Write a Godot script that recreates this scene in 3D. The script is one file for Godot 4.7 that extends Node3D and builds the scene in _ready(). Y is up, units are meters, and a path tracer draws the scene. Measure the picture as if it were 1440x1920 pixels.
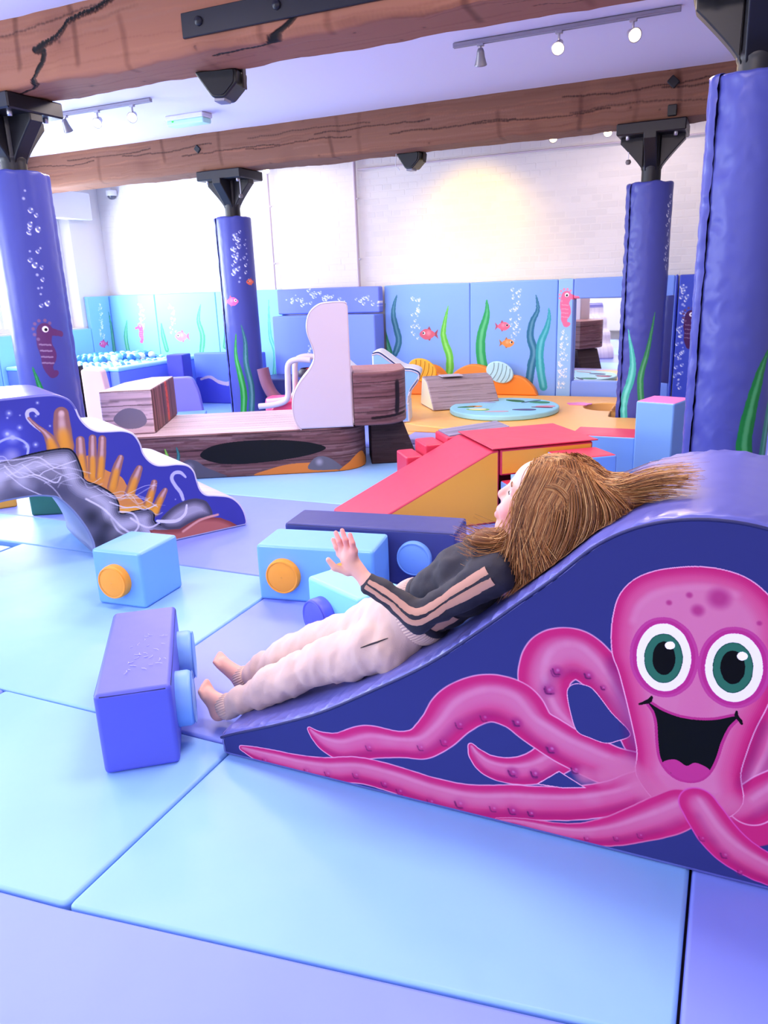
extends Node3D

# ---------------------------------------------------------------- mesh builder
class MB:
	var v := PackedVector3Array()
	var n := PackedVector3Array()
	var uv := PackedVector2Array()
	var c := PackedColorArray()
	var ix := PackedInt32Array()
	var colored := false
	func vert(p: Vector3, nm: Vector3, t := Vector2.ZERO, col := Color.WHITE) -> int:
		v.append(p); n.append(nm); uv.append(t); c.append(col)
		return v.size() - 1
	func tri(a: int, b: int, d: int) -> void:
		var f := (v[b] - v[a]).cross(v[d] - v[a])
		if f.dot(n[a] + n[b] + n[d]) > 0.0:
			ix.append(a); ix.append(d); ix.append(b)
		else:
			ix.append(a); ix.append(b); ix.append(d)
	func quad(a: int, b: int, d: int, e: int) -> void:
		tri(a, b, d); tri(a, d, e)
	func grid(rows: Array, closed := false) -> void:  # rows of equally long index arrays
		for i in rows.size() - 1:
			var r0: PackedInt32Array = rows[i]
			var r1: PackedInt32Array = rows[i + 1]
			var m := r0.size()
			for k in (m if closed else m - 1):
				quad(r0[k], r0[(k + 1) % m], r1[(k + 1) % m], r1[k])
	func mesh() -> ArrayMesh:
		var a := []
		a.resize(Mesh.ARRAY_MAX)
		a[Mesh.ARRAY_VERTEX] = v; a[Mesh.ARRAY_NORMAL] = n; a[Mesh.ARRAY_TEX_UV] = uv; a[Mesh.ARRAY_INDEX] = ix
		if colored:
			a[Mesh.ARRAY_COLOR] = c
		var m := ArrayMesh.new()
		m.add_surface_from_arrays(Mesh.PRIMITIVE_TRIANGLES, a)
		return m
	func join(o: MB, t := Transform3D()) -> void:
		var base := v.size()
		for i in o.v.size():
			vert(t * o.v[i], (t.basis * o.n[i]).normalized(), o.uv[i], o.c[i])
		for i in o.ix:
			ix.append(base + i)
	# a rounded foam box about its own centre, its faces slightly puffed
	func soft_box(size: Vector3, r := 0.012, puff := 0.004, t := Transform3D()) -> void:
		var h := size / 2.0
		r = minf(r, minf(h.x, minf(h.y, h.z)) * 0.99)
		for ax in 3:
			for s in [-1.0, 1.0]:
				var a1 := (ax + 1) % 3
				var a2 := (ax + 2) % 3
				var steps := []
				for a in [a1, a2]:
					var e := r / h[a]
					steps.append([-1.0, -1.0 + e * 0.35, -1.0 + e, -0.5 * (1 - e), 0.0, 0.5 * (1 - e), 1.0 - e, 1.0 - e * 0.35, 1.0])
				var rows := []
				for i in 9:
					var row := PackedInt32Array()
					for k in 9:
						var p := Vector3.ZERO
						p[ax] = s * h[ax]
						p[a1] = steps[0][i] * h[a1]
						p[a2] = steps[1][k] * h[a2]
						var q := p.clamp(-h + Vector3(r, r, r), h - Vector3(r, r, r))
						var d := (p - q).normalized()
						var x: float = steps[0][i]
						var y: float = steps[1][k]
						var pos := q + d * r
						pos[ax] += s * puff * (1 - x * x) * (1 - y * y)
						row.append(vert(t * pos, (t.basis * d).normalized(), Vector2(x * 0.5 + 0.5, 0.5 - y * 0.5)))
					rows.append(row)
				grid(rows)
	# a plain box, chamfered
	func box(size: Vector3, t := Transform3D(), r := 0.003) -> void:
		var h := size / 2.0
		for ax in 3:
			for s in [-1.0, 1.0]:
				var a1 := (ax + 1) % 3
				var a2 := (ax + 2) % 3
				var row := PackedInt32Array()
				var nm := Vector3.ZERO
				nm[ax] = s
				for k in 4:
					var p := Vector3.ZERO
					p[ax] = s * h[ax]
					p[a1] = (h[a1] - r) * (-1.0 if k == 0 or k == 3 else 1.0)
					p[a2] = (h[a2] - r) * (-1.0 if k < 2 else 1.0)
					row.append(vert(t * p, t.basis * nm, Vector2(p[a1], p[a2])))
				quad(row[0], row[1], row[2], row[3])
		for ax in 3:  # chamfers along each axis
			var a1 := (ax + 1) % 3
			var a2 := (ax + 2) % 3
			for s1 in [-1.0, 1.0]:
				for s2 in [-1.0, 1.0]:
					var nm := Vector3.ZERO
					nm[a1] = s1; nm[a2] = s2
					nm = nm.normalized()
					var row := PackedInt32Array()
					for k in 4:
						var p := Vector3.ZERO
						p[ax] = (h[ax] - r) * (-1.0 if k == 0 or k == 3 else 1.0)
						p[a1] = s1 * (h[a1] - (0.0 if k < 2 else r))
						p[a2] = s2 * (h[a2] - (r if k < 2 else 0.0))
						row.append(vert(t * p, t.basis * nm))
					quad(row[0], row[1], row[2], row[3])
	# a profile of (radius, height) turned about y
	func lathe(prof: Array, segs := 24, t := Transform3D()) -> void:
		var rows := []
		var m := prof.size()
		for i in m:
			var a: Vector2 = prof[maxi(i - 1, 0)]
			var b: Vector2 = prof[mini(i + 1, m - 1)]
			var d := (b - a).normalized()
			var row := PackedInt32Array()
			for k in segs + 1:
				var an := TAU * k / segs
				var nm := Vector3(cos(an) * d.y, -d.x, sin(an) * d.y)
				var p: Vector2 = prof[i]
				row.append(vert(t * Vector3(cos(an) * p.x, p.y, sin(an) * p.x), (t.basis * nm).normalized(), Vector2(float(k) / segs, p.y)))
			rows.append(row)
		grid(rows)
	# a tube along points with a radius at each
	func tube(pts: Array, radii: Array, segs := 8, col := Color.WHITE, cap := true) -> void:
		var rows := []
		var up := Vector3.UP
		var m := pts.size()
		for i in m:
			var d: Vector3 = (pts[mini(i + 1, m - 1)] - pts[maxi(i - 1, 0)]).normalized()
			if absf(d.dot(up)) > 0.95:
				up = Vector3.RIGHT if absf(d.x) < 0.9 else Vector3.FORWARD
			var s := d.cross(up).normalized()
			up = s.cross(d).normalized()
			var row := PackedInt32Array()
			var r: float = radii[i] if i < radii.size() else radii[-1]
			for k in segs:
				var an := TAU * k / segs
				var nm := s * cos(an) + up * sin(an)
				row.append(vert(pts[i] + nm * r, nm, Vector2(float(k) / segs, float(i) / m), col))
			rows.append(row)
		grid(rows, true)
		if cap:
			for e in [0, m - 1]:
				var d: Vector3 = (pts[e] - pts[1 if e == 0 else m - 2]).normalized()
				var ce := vert(pts[e], d, Vector2.ZERO, col)
				var row2 := PackedInt32Array()
				for k in segs:
					row2.append(vert(v[rows[e][k]], d, Vector2.ZERO, col))
				for k in segs:
					tri(ce, row2[k], row2[(k + 1) % segs])
	# an outline in x, y drawn out along z from 0 to depth, rounded by b at both ends. Which: 1 front cap, 2 sides, 4 back cap
	func prism(poly: PackedVector2Array, depth: float, b := 0.01, which := 7, t := Transform3D(), uvo := Vector2.ZERO, uvs := Vector2.ONE) -> void:
		if Geometry2D.is_polygon_clockwise(poly):
			poly = poly.duplicate(); poly.reverse()
		var clean := PackedVector2Array()
		for p in poly:
			if clean.is_empty() or clean[-1].distance_to(p) > 2e-5:
				clean.append(p)
		if clean[0].distance_to(clean[-1]) < 2e-5:
			clean.remove_at(clean.size() - 1)
		poly = clean
		var m := poly.size()
		var en := []
		for i in m:
			var e := (poly[(i + 1) % m] - poly[i]).normalized()
			en.append(Vector2(e.y, -e.x))
		var vn := []
		var mi := []
		for i in m:
			var a: Vector2 = en[(i + m - 1) % m]
			var d: Vector2 = en[i]
			var s := (a + d).normalized()
			vn.append([s, s] if a.dot(d) > 0.75 else [a, d])
			mi.append(s / maxf(0.35, s.dot(a)))
		var K := 4
		var rings := []
		for k in K + 1:
			var an := PI / 2 * k / K
			rings.append([b * (1 - sin(an)), b * (1 - cos(an)), sin(an), -cos(an)])
		for k in K + 1:
			var an := PI / 2 * (K - k) / K
			rings.append([b * (1 - sin(an)), depth - b * (1 - cos(an)), sin(an), cos(an)])
		if which & 2:
			var per := 0.0
			for i in m:
				var j := (i + 1) % m
				var l := poly[i].distance_to(poly[j])
				var rows := []
				for rg in rings:
					var row := PackedInt32Array()
					for q in 2:
						var id: int = i if q == 0 else j
						var nn: Vector2 = vn[id][1 if q == 0 else 0]
						var p: Vector2 = poly[id] - mi[id] * rg[0]
						row.append(vert(t * Vector3(p.x, p.y, rg[1]), (t.basis * Vector3(nn.x * rg[2], nn.y * rg[2], rg[3])).normalized(), Vector2(per + (0.0 if q == 0 else l), rg[1])))
					rows.append(row)
				grid(rows)
				per += l
		var ins := PackedVector2Array()
		for i in m:
			ins.append(poly[i] - mi[i] * b)
		var idx := Geometry2D.triangulate_polygon(ins)
		if idx.is_empty():  # the inset outline crosses itself at a tight corner
			for g in Geometry2D.offset_polygon(poly, -b):
				ins = g
				idx = Geometry2D.triangulate_polygon(ins)
				break
		if idx.is_empty():
			ins = poly
			idx = Geometry2D.triangulate_polygon(ins)
		for side in 2:
			if not (which & (1 if side == 0 else 4)):
				continue
			var base := v.size()
			for p in ins:
				vert(t * Vector3(p.x, p.y, depth if side == 0 else 0.0), (t.basis * Vector3(0, 0, 1 if side == 0 else -1)).normalized(), Vector2((p.x - uvo.x) * uvs.x, (uvo.y - p.y) * uvs.y))
			for k in range(0, idx.size(), 3):
				tri(base + idx[k], base + idx[k + 1], base + idx[k + 2])

# ---------------------------------------------------------------- print canvas: paints flat prints (metres in, pixels out)
var brushes := {}

func brush(col: Color, hard: float, r: int) -> Image:
	var key := "%s %.2f" % [col.to_html(), hard]
	if not brushes.has(key):
		var by := PackedByteArray()
		by.resize(64 * 64 * 4)
		for y in 64:
			for x in 64:
				var d := Vector2(x - 31.5, y - 31.5).length() / 31.5
				var a := clampf((1.0 - d) / maxf(1.0 - hard, 0.03), 0, 1)
				a = a * a * (3 - 2 * a)
				var o := (y * 64 + x) * 4
				by[o] = col.r8; by[o + 1] = col.g8; by[o + 2] = col.b8; by[o + 3] = int(255 * a * col.a)
		brushes[key] = {0: Image.create_from_data(64, 64, false, Image.FORMAT_RGBA8, by)}
	if not brushes[key].has(r):
		var im: Image = brushes[key][0].duplicate()
		im.resize(2 * r + 1, 2 * r + 1, Image.INTERPOLATE_BILINEAR)
		brushes[key][r] = im
	return brushes[key][r]

class Cv:
	var im: Image
	var o: Vector2  # left, top in metres
	var s: float
	var w: int
	var h: int
	var host
	func _init(hst, x0: float, y0: float, x1: float, y1: float, px_per_m: float, base: Color) -> void:
		host = hst
		o = Vector2(x0, y1); s = px_per_m
		w = int(ceil((x1 - x0) * s)); h = int(ceil((y1 - y0) * s))
		im = Image.create(w, h, false, Image.FORMAT_RGBA8)
		im.fill(base)
	func px(p: Vector2) -> Vector2:
		return Vector2((p.x - o.x) * s, (o.y - p.y) * s)
	func uvs() -> Vector2:
		return Vector2(s / w, s / h)
	func dab(x: float, y: float, r: float, col: Color, hard := 0.5) -> void:
		var p := px(Vector2(x, y))
		var ri := maxi(1, int(round(r * s)))
		var b: Image = host.brush(col, hard, ri)
		im.blend_rect(b, Rect2i(0, 0, b.get_width(), b.get_height()), Vector2i(int(round(p.x)) - ri, int(round(p.y)) - ri))
	func rect(x0: float, y0: float, x1: float, y1: float, col: Color) -> void:
		var a := px(Vector2(x0, y1))
		var b := px(Vector2(x1, y0))
		im.fill_rect(Rect2i(int(a.x), int(a.y), maxi(1, int(b.x - a.x)), maxi(1, int(b.y - a.y))), col)
	func poly(pts: Array, col: Color, smooth := true) -> void:
		var q := PackedVector2Array()
		for p in (host.curve2(pts, true, 6) if smooth else pts):
			q.append(px(Vector2(p[0], p[1])))
		var lo := 1e9
		var hi := -1e9
		for p in q:
			lo = minf(lo, p.y); hi = maxf(hi, p.y)
		for y in range(maxi(0, int(lo)), mini(h, int(hi) + 1)):
			var xs := PackedFloat32Array()
			var yy := y + 0.5
			for i in q.size():
				var a := q[i]
				var b := q[(i + 1) % q.size()]
				if (a.y > yy) != (b.y > yy):
					xs.append(a.x + (yy - a.y) / (b.y - a.y) * (b.x - a.x))
			xs.sort()
			for k in range(0, xs.size() - 1, 2):
				var x0 := clampi(int(round(xs[k])), 0, w)
				var x1 := clampi(int(round(xs[k + 1])), 0, w)
				if x1 > x0:
					im.fill_rect(Rect2i(x0, y, x1 - x0, 1), col)
	# pts: [x, y, r]; k scales the radius, grow adds metres, off moves each dab along y by off * r
	func stroke(pts: Array, col: Color, hard := 0.9, k := 1.0, grow := 0.0, off := 0.0, smooth := true) -> void:
		var q: Array = host.curve2(pts, false, 8) if smooth else pts
		for i in q.size() - 1:
			var a: Array = q[i]
			var b: Array = q[i + 1]
			var l := Vector2(b[0] - a[0], b[1] - a[1]).length()
			var st := maxf(1.2 / s, minf(a[2], b[2]) * k * 0.18)
			var m := maxi(1, int(l / st))
			for j in m:
				var f := float(j) / m
				var r: float = lerpf(a[2], b[2], f)
				dab(lerpf(a[0], b[0], f), lerpf(a[1], b[1], f) + off * r, r * k + grow, col, hard)
	func line(pts: Array, r: float, col: Color, hard := 0.8, smooth := true) -> void:
		var q := []
		for p in pts:
			q.append([p[0], p[1], r])
		stroke(q, col, hard, 1.0, 0.0, 0.0, smooth)
	func tex() -> ImageTexture:
		return ImageTexture.create_from_image(im)

func curve2(pts: Array, closed: bool, sub: int) -> Array:  # Catmull-Rom through points of any width
	var out := []
	var m := pts.size()
	if m < 3:
		return pts
	for i in (m if closed else m - 1):
		var p0: Array = pts[(i - 1 + m) % m] if closed or i > 0 else pts[0]
		var p1: Array = pts[i]
		var p2: Array = pts[(i + 1) % m]
		var p3: Array = pts[(i + 2) % m] if closed or i + 2 < m else pts[m - 1]
		for k in sub:
			var t := float(k) / sub
			var r := []
			for c in p1.size():
				var a: float = p0[c]
				var b: float = p1[c]
				var d: float = p2[c]
				var e: float = p3[c]
				r.append(0.5 * (2 * b + (d - a) * t + (2 * a - 5 * b + 4 * d - e) * t * t + (3 * b - a - 3 * d + e) * t * t * t))
			out.append(r)
	if not closed:
		out.append(pts[m - 1])
	return out

func curve3(pts: Array, sub: int) -> Array:
	var out := []
	for p in curve2(pts, false, sub):
		out.append(Vector3(p[0], p[1], p[2]))
	return out

func to2(pts: Array) -> PackedVector2Array:
	var q := PackedVector2Array()
	for p in pts:
		q.append(Vector2(p[0], p[1]))
	return q

func fillet(poly: PackedVector2Array, r: float, seg := 4) -> PackedVector2Array:
	var out := PackedVector2Array()
	var m := poly.size()
	for i in m:
		var p := poly[i]
		var a := poly[(i + m - 1) % m] - p
		var b := poly[(i + 1) % m] - p
		var l := minf(r, minf(a.length(), b.length()) * 0.45)
		var p0 := p + a.normalized() * l
		var p1 := p + b.normalized() * l
		for k in seg + 1:
			var t := float(k) / seg
			out.append(p0.lerp(p, t).lerp(p.lerp(p1, t), t))
	return out

# ---------------------------------------------------------------- scene tree helpers
var used := {}

func numbered(called: String) -> String:
	used[called] = used.get(called, -1) + 1
	return called if used[called] == 0 else "%s_%03d" % [called, used[called]]

func tag(o: Node3D, label: String, category: String, group := "", kind := "") -> Node3D:
	o.set_meta("label", label)
	o.set_meta("category", category)
	if group:
		o.set_meta("group", group)
	if kind:
		o.set_meta("kind", kind)
	return o

func thing(called: String, label: String, category: String, at := Vector3.ZERO, turn := 0.0, group := "") -> Node3D:
	var o := Node3D.new()
	o.name = numbered(called)
	add_child(o)
	o.position = at
	o.rotation.y = turn
	return tag(o, label, category, group)

func part(called: String, m, material: Material, parent: Node3D = null, at := Transform3D()) -> MeshInstance3D:
	var o := MeshInstance3D.new()
	o.name = called if parent else numbered(called)
	o.mesh = m.mesh() if m is MB else m
	o.material_override = material
	o.transform = at
	(parent if parent else self).add_child(o, true)
	return o

func struct(called: String, m, material: Material, label: String, at := Transform3D()) -> MeshInstance3D:
	var o := part(called, m, material, null, at)
	o.set_meta("kind", "structure")
	o.set_meta("label", label)
	return o

func copy(o: Node3D, called: String, label: String, at: Vector3, turn := 0.0, group := "") -> Node3D:
	var c := o.duplicate()
	c.name = numbered(called)
	add_child(c)
	c.position = at
	c.rotation.y = turn
	c.set_meta("label", label)
	if group:
		c.set_meta("group", group)
	return c

func T(x: float, y: float, z: float) -> Transform3D:
	return Transform3D(Basis(), Vector3(x, y, z))

func TR(x: float, y: float, z: float, yaw: float) -> Transform3D:
	return Transform3D(Basis(Vector3.UP, yaw), Vector3(x, y, z))

# ---------------------------------------------------------------- materials
var M := {}
var vinyl_normal: NoiseTexture2D
var fine_normal: NoiseTexture2D

func noise_tex(freq: float, size: int, as_normal: bool, bump := 4.0, sd := 1, oct := 4) -> NoiseTexture2D:
	var f := FastNoiseLite.new()
	f.seed = sd
	f.frequency = freq
	f.fractal_octaves = oct
	f.noise_type = FastNoiseLite.TYPE_SIMPLEX_SMOOTH
	var t := NoiseTexture2D.new()
	t.width = size; t.height = size
	t.seamless = true
	t.as_normal_map = as_normal
	t.bump_strength = bump
	t.noise = f
	return t

func flat_mat(col: Color, rough := 0.5, metal := 0.0) -> StandardMaterial3D:
	var m := StandardMaterial3D.new()
	m.albedo_color = col
	m.roughness = rough
	m.metallic = metal
	return m

func vinyl(col: Color, rough := 0.45) -> StandardMaterial3D:  # PVC-coated cloth: a little gloss, soft dents
	var m := flat_mat(col, rough)
	m.normal_enabled = true
	m.normal_texture = vinyl_normal
	m.normal_scale = 0.10
	m.uv1_triplanar = true
	m.uv1_world_triplanar = true
	m.uv1_scale = Vector3(1.1, 1.1, 1.1)
	return m

func printed(t: Texture2D, rough := 0.45) -> StandardMaterial3D:
	var m := flat_mat(Color.WHITE, rough)
	m.albedo_texture = t
	m.metallic_specular = 0.35
	m.texture_repeat = false
	return m


# ---------------------------------------------------------------- the scene
const LB := Color(0.53, 0.72, 0.96)     # light blue vinyl
const PW := Color(0.50, 0.57, 0.93)     # periwinkle vinyl
const NAVY := Color(0.21, 0.23, 0.50)
const MID := Color(0.48, 0.68, 0.96)    # mid blue vinyl

func _ready() -> void:
	camera_and_light()
	materials()
	room()
	beams()
	columns()
	mats()
	wall_padding()
	octopus_slide()
	reef_slide()
	ship()
	ramp_set()
	blocks()
	island()
	ball_pit()
	far_toys()
	fittings()
	panels()
	child()

func camera_and_light() -> void:
	var cam := Camera3D.new()
	cam.name = "camera"
	cam.fov = 67.344
	cam.keep_aspect = Camera3D.KEEP_HEIGHT
	cam.near = 0.05
	cam.far = 60.0
	cam.transform = Transform3D(Basis(Vector3(0.913430, -0.036807, -0.405329), Vector3(-0.083494, 0.957774, -0.275131), Vector3(0.398340, 0.285156, 0.871786)), Vector3(0, 1.45, 0))
	add_child(cam)
	cam.current = true
	var we := WorldEnvironment.new()
	we.name = "environment"
	var e := Environment.new()
	e.background_mode = Environment.BG_COLOR
	e.background_color = Color(0.93, 0.97, 1.0)
	e.background_energy_multiplier = 2.5
	e.tonemap_mode = Environment.TONE_MAPPER_LINEAR
	e.tonemap_exposure = 1.20
	e.sdfgi_enabled = true
	e.ssao_enabled = true
	e.ssil_enabled = true
	we.environment = e
	add_child(we)
	# daylight through the windows of the left wall
	for z in WINZ:
		daylight(Vector3(-8.42, 1.75, z), -PI / 2, Vector2(2.2, 1.45), 15.0, Color(0.89, 0.94, 1.0))
	# daylight through the windows behind the photographer
	for x in WINX:
		daylight(Vector3(x, 1.85, 3.92), 0.0, Vector2(2.0, 1.6), 2.5, Color(0.98, 0.94, 1.0))
	# light panels on the ceiling overhead, out of the photograph
	for p in PANELS:
		panel_light(p)

func daylight(at: Vector3, turn: float, size: Vector2, energy: float, col: Color) -> void:
	var l := AreaLight3D.new()
	l.name = "window_daylight"
	add_child(l, true)
	l.position = at
	l.rotation.y = turn
	l.area_size = size
	l.area_normalize_energy = true
	l.light_energy = energy
	l.light_color = col
	l.shadow_enabled = true
	l.area_range = 40.0
	l.area_attenuation = 2.0

const PANELS := [Vector3(-0.8, 3.099, -2.45), Vector3(-3.6, 3.099, -2.45), Vector3(-1.0, 3.099, 0.7), Vector3(-4.2, 3.099, 0.7), Vector3(-1.1, 3.099, -5.15), Vector3(-3.5, 3.099, -5.15), Vector3(-6.3, 3.099, -5.15), Vector3(-0.9, 3.099, -8.42), Vector3(-5.2, 3.099, -8.42)]

func panel_light(at: Vector3) -> void:
	var l := AreaLight3D.new()
	l.name = "panel_light"
	add_child(l, true)
	l.position = at + Vector3(0, -0.058, 0)
	l.rotation.x = -PI / 2
	l.area_size = Vector2(1.18, 0.58)
	l.area_normalize_energy = true
	l.light_energy = 0.6 if at.z < -8.0 else (2.6 if at.z > 0.0 else (3.2 if at.x < -3.0 and at.z > -4.0 else 5.0))
	l.light_color = Color(1.0, 0.93, 0.90)
	l.shadow_enabled = true
	l.area_range = 40.0
	l.area_attenuation = 2.0

func panels() -> void:
	for i in PANELS.size():
		var o := thing("panel_lamp", ["flat white light panel on the ceiling above the octopus slide", "flat white light panel on the ceiling above the foam cube", "flat white light panel on the ceiling behind the photographer, right one", "flat white light panel on the ceiling behind the photographer, left one", "flat white light panel hidden behind the near beam, above the ramp", "flat white light panel hidden behind the near beam, above the ship", "flat white light panel hidden behind the near beam, above the ball pit side", "flat white light panel hidden behind the far beam, above the mirror", "flat white light panel hidden behind the far beam, above the foam bench"][i], "ceiling light", PANELS[i])
		var b := MB.new()
		b.box(Vector3(1.2, 0.045, 0.6), T(0, -0.0225, 0), 0.005)
		part("housing", b, M.plastic, o)
		var d := MB.new()
		d.box(Vector3(1.16, 0.006, 0.56), T(0, -0.048, 0), 0.001)
		var m := flat_mat(Color(0.95, 0.95, 0.95), 0.5)
		m.emission_enabled = true
		m.emission = Color(1.0, 0.95, 0.98)
		m.emission_energy_multiplier = 2.0
		part("lamp_diffuser", d, m, o)

const WINZ := [-7.35, -3.9, -0.4, 2.4]
const WINX := [-5.2, -1.6, 1.6]

func materials() -> void:
	vinyl_normal = noise_tex(0.012, 256, true, 6.0, 3, 3)
	fine_normal = noise_tex(0.08, 256, true, 3.0, 5, 4)
	M.lb = vinyl(LB)
	M.pw = vinyl(PW)
	M.navy = vinyl(NAVY)
	M.mid = vinyl(MID)
	M.cyan = vinyl(Color(0.55, 0.87, 0.97))
	M.orange = vinyl(Color(0.96, 0.62, 0.16))
	M.red = vinyl(Color(0.80, 0.19, 0.32))
	M.block = vinyl(Color(0.45, 0.68, 0.96))
	M.yellow = vinyl(Color(0.96, 0.68, 0.22))
	M.pink = vinyl(Color(0.95, 0.50, 0.78))
	M.sand = vinyl(Color(1.0, 0.75, 0.40))
	M.white_vinyl = vinyl(Color(0.80, 0.74, 0.78))
	M.run = vinyl(Color(0.38, 0.39, 0.70), 0.30)
	M.lav = vinyl(Color(0.62, 0.60, 0.82))
	M.seam = flat_mat(Color(0.60, 0.80, 0.97), 0.5)
	M.dark_seam = flat_mat(Color(0.12, 0.13, 0.36), 0.6)
	M.wall = flat_mat(Color(0.90, 0.87, 0.85), 0.75)
	M.ceiling = flat_mat(Color(0.86, 0.83, 0.90), 0.85)
	M.iron = flat_mat(Color(0.10, 0.095, 0.12), 0.42, 0.3)
	M.black = flat_mat(Color(0.03, 0.03, 0.04), 0.4)
	M.plastic = flat_mat(Color(0.88, 0.87, 0.90), 0.4)
	M.metal = flat_mat(Color(0.72, 0.70, 0.72), 0.35, 0.8)

func wall_box(called: String, lo: Vector3, hi: Vector3, m: Material, label: String, parent: Node3D = null) -> MeshInstance3D:
	var b := MB.new()
	b.box(hi - lo, Transform3D(), 0.002)
	var o := part(called, b, m, parent, Transform3D(Basis(), (lo + hi) / 2))
	if parent == null:
		o.set_meta("kind", "structure")
		o.set_meta("label", label)
	return o

func room() -> void:
	wall_box("floor", Vector3(-8.9, -0.30, -9.6), Vector3(3.8, -0.052, 4.4), flat_mat(Color(0.35, 0.33, 0.36), 0.8), "grey floor under the play mats")
	wall_box("ceiling", Vector3(-8.9, 3.10, -9.6), Vector3(3.8, 3.35, 4.4), M.ceiling, "white plaster ceiling between the timber beams")
	var wb := wall_box("wall_back", Vector3(-8.9, -0.05, -9.45), Vector3(3.8, 3.10, -9.16), M.wall, "white painted brick wall above the blue pads")
	bricks(wb)
	wall_box("wall_right", Vector3(3.5, -0.05, -9.16), Vector3(3.8, 3.10, 4.4), M.wall, "white wall to the right, out of view")
	# wall to the left with deep window openings
	var wl := Node3D.new()
	wl.name = "wall_left"
	add_child(wl)
	wl.set_meta("kind", "structure")
	wl.set_meta("label", "white left wall with deep bright windows")
	wall_box("lower_wall", Vector3(-8.9, -0.05, -9.16), Vector3(-8.5, 1.0, 4.4), M.wall, "", wl)
	wall_box("upper_wall", Vector3(-8.9, 2.5, -9.16), Vector3(-8.5, 3.10, 4.4), M.wall, "", wl)
	var zs := [-9.16]
	for z in WINZ:
		zs.append(z - 1.2); zs.append(z + 1.2)
	zs.append(4.4)
	for k in range(0, zs.size(), 2):
		if zs[k + 1] > zs[k]:
			wall_box("pier", Vector3(-8.9, 1.0, zs[k]), Vector3(-8.5, 2.5, zs[k + 1]), M.wall, "", wl)
	var wf := Node3D.new()
	wf.name = "wall_front"
	add_child(wf)
	wf.set_meta("kind", "structure")
	wf.set_meta("label", "white wall behind the photographer, with windows")
	wall_box("lower_wall", Vector3(-8.5, -0.05, 4.0), Vector3(3.5, 1.0, 4.4), M.wall, "", wf)
	wall_box("upper_wall", Vector3(-8.5, 2.7, 4.0), Vector3(3.5, 3.10, 4.4), M.wall, "", wf)
	var xs := [-8.5]
	for x in WINX:
		xs.append(x - 1.1); xs.append(x + 1.1)
	xs.append(3.5)
	for k in range(0, xs.size(), 2):
		wall_box("pier", Vector3(xs[k], 1.0, 4.0), Vector3(xs[k + 1], 2.7, 4.4), M.wall, "", wf)
	var glass := flat_mat(Color(0.95, 0.98, 1.0, 0.08), 0.02)
	glass.transparency = BaseMaterial3D.TRANSPARENCY_ALPHA
	var n := 1
	for z in WINZ:
		window("window_%d" % n, Vector3(-8.72, 1.75, z), PI / 2, 2.4, 1.5, glass, "bright window in the left wall, number %s from the far corner" % ["first", "second", "third", "fourth"][n - 1])
		n += 1
	for x in WINX:
		window("window_%d" % n, Vector3(x, 1.85, 4.22), 0.0, 2.2, 1.7, glass, "window behind the photographer")
		n += 1

func window(called: String, at: Vector3, turn: float, w: float, h: float, glass: Material, label: String) -> void:
	var o := Node3D.new()
	o.name = called
	add_child(o)
	o.set_meta("kind", "structure")
	o.set_meta("label", label)
	o.position = at
	o.rotation.y = turn
	var f := MB.new()
	for s in [-1.0, 1.0]:
		f.box(Vector3(0.06, h, 0.07), T(s * (w / 2 - 0.03), 0, 0))
		f.box(Vector3(w - 0.12, 0.06, 0.07), T(0, s * (h / 2 - 0.03), 0))
	f.box(Vector3(0.05, h - 0.12, 0.06))
	part("window_frame", f, M.plastic, o)
	for s in [-1.0, 1.0]:
		var p := MB.new()
		p.box(Vector3(w / 2 - 0.09, h - 0.12, 0.008), T(s * (w / 4 - 0.015), 0, 0), 0.001)
		part("pane", p, glass, o)

func bricks(wall: MeshInstance3D) -> void:
	# the courses that the lamp on the wall lets one tell apart, each brick its own piece
	var a := MB.new()
	a.box(Vector3(0.217, 0.066, 0.02), Transform3D(), 0.004)
	var long := a.mesh()
	var b := MB.new()
	b.box(Vector3(0.104, 0.066, 0.02), Transform3D(), 0.004)
	var short := b.mesh()
	var paint := []
	for k in 3:
		paint.append(flat_mat(Color(0.90, 0.87, 0.85).darkened(0.012 * k), 0.7))
	var rng := RandomNumberGenerator.new()
	rng.seed = 11
	var off := wall.position
	var rest := MB.new()
	var n := 0
	var y := 1.395
	var row := 0
	while y < 3.06:
		var x := -8.47
		var header := row % 4 == 3
		x += [0.0, 0.1125, 0.0, 0.05][row % 4]
		while x < 0.9:
			var wd := 0.1125 if header else 0.225
			var zj := -9.1688 + rng.randf_range(-0.0006, 0.0006)
			var t := Transform3D(Basis(), Vector3(x + wd / 2, y + 0.0375, zj) - off)
			if x > -4.35 and x < -0.6 and y > 1.39 and y < 2.66 and n < 300:
				part("brick", short if header else long, paint[rng.randi() % 3], wall, t)
				n += 1
			else:
				rest.box(Vector3(0.104 if header else 0.217, 0.066, 0.02), t, 0.004)
			x += wd
		y += 0.075
		row += 1
	var o := part("brickwork", rest, paint[0], wall)
	o.set_meta("kind", "stuff")

func beams() -> void:
	beam("timber_beam", -4.26, 0.44, 21, "rough brown timber beam with an iron strap, nearest overhead")
	beam("timber_beam", -7.92, 0.42, 22, "rough brown timber beam farther back, under the white ceiling")

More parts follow.
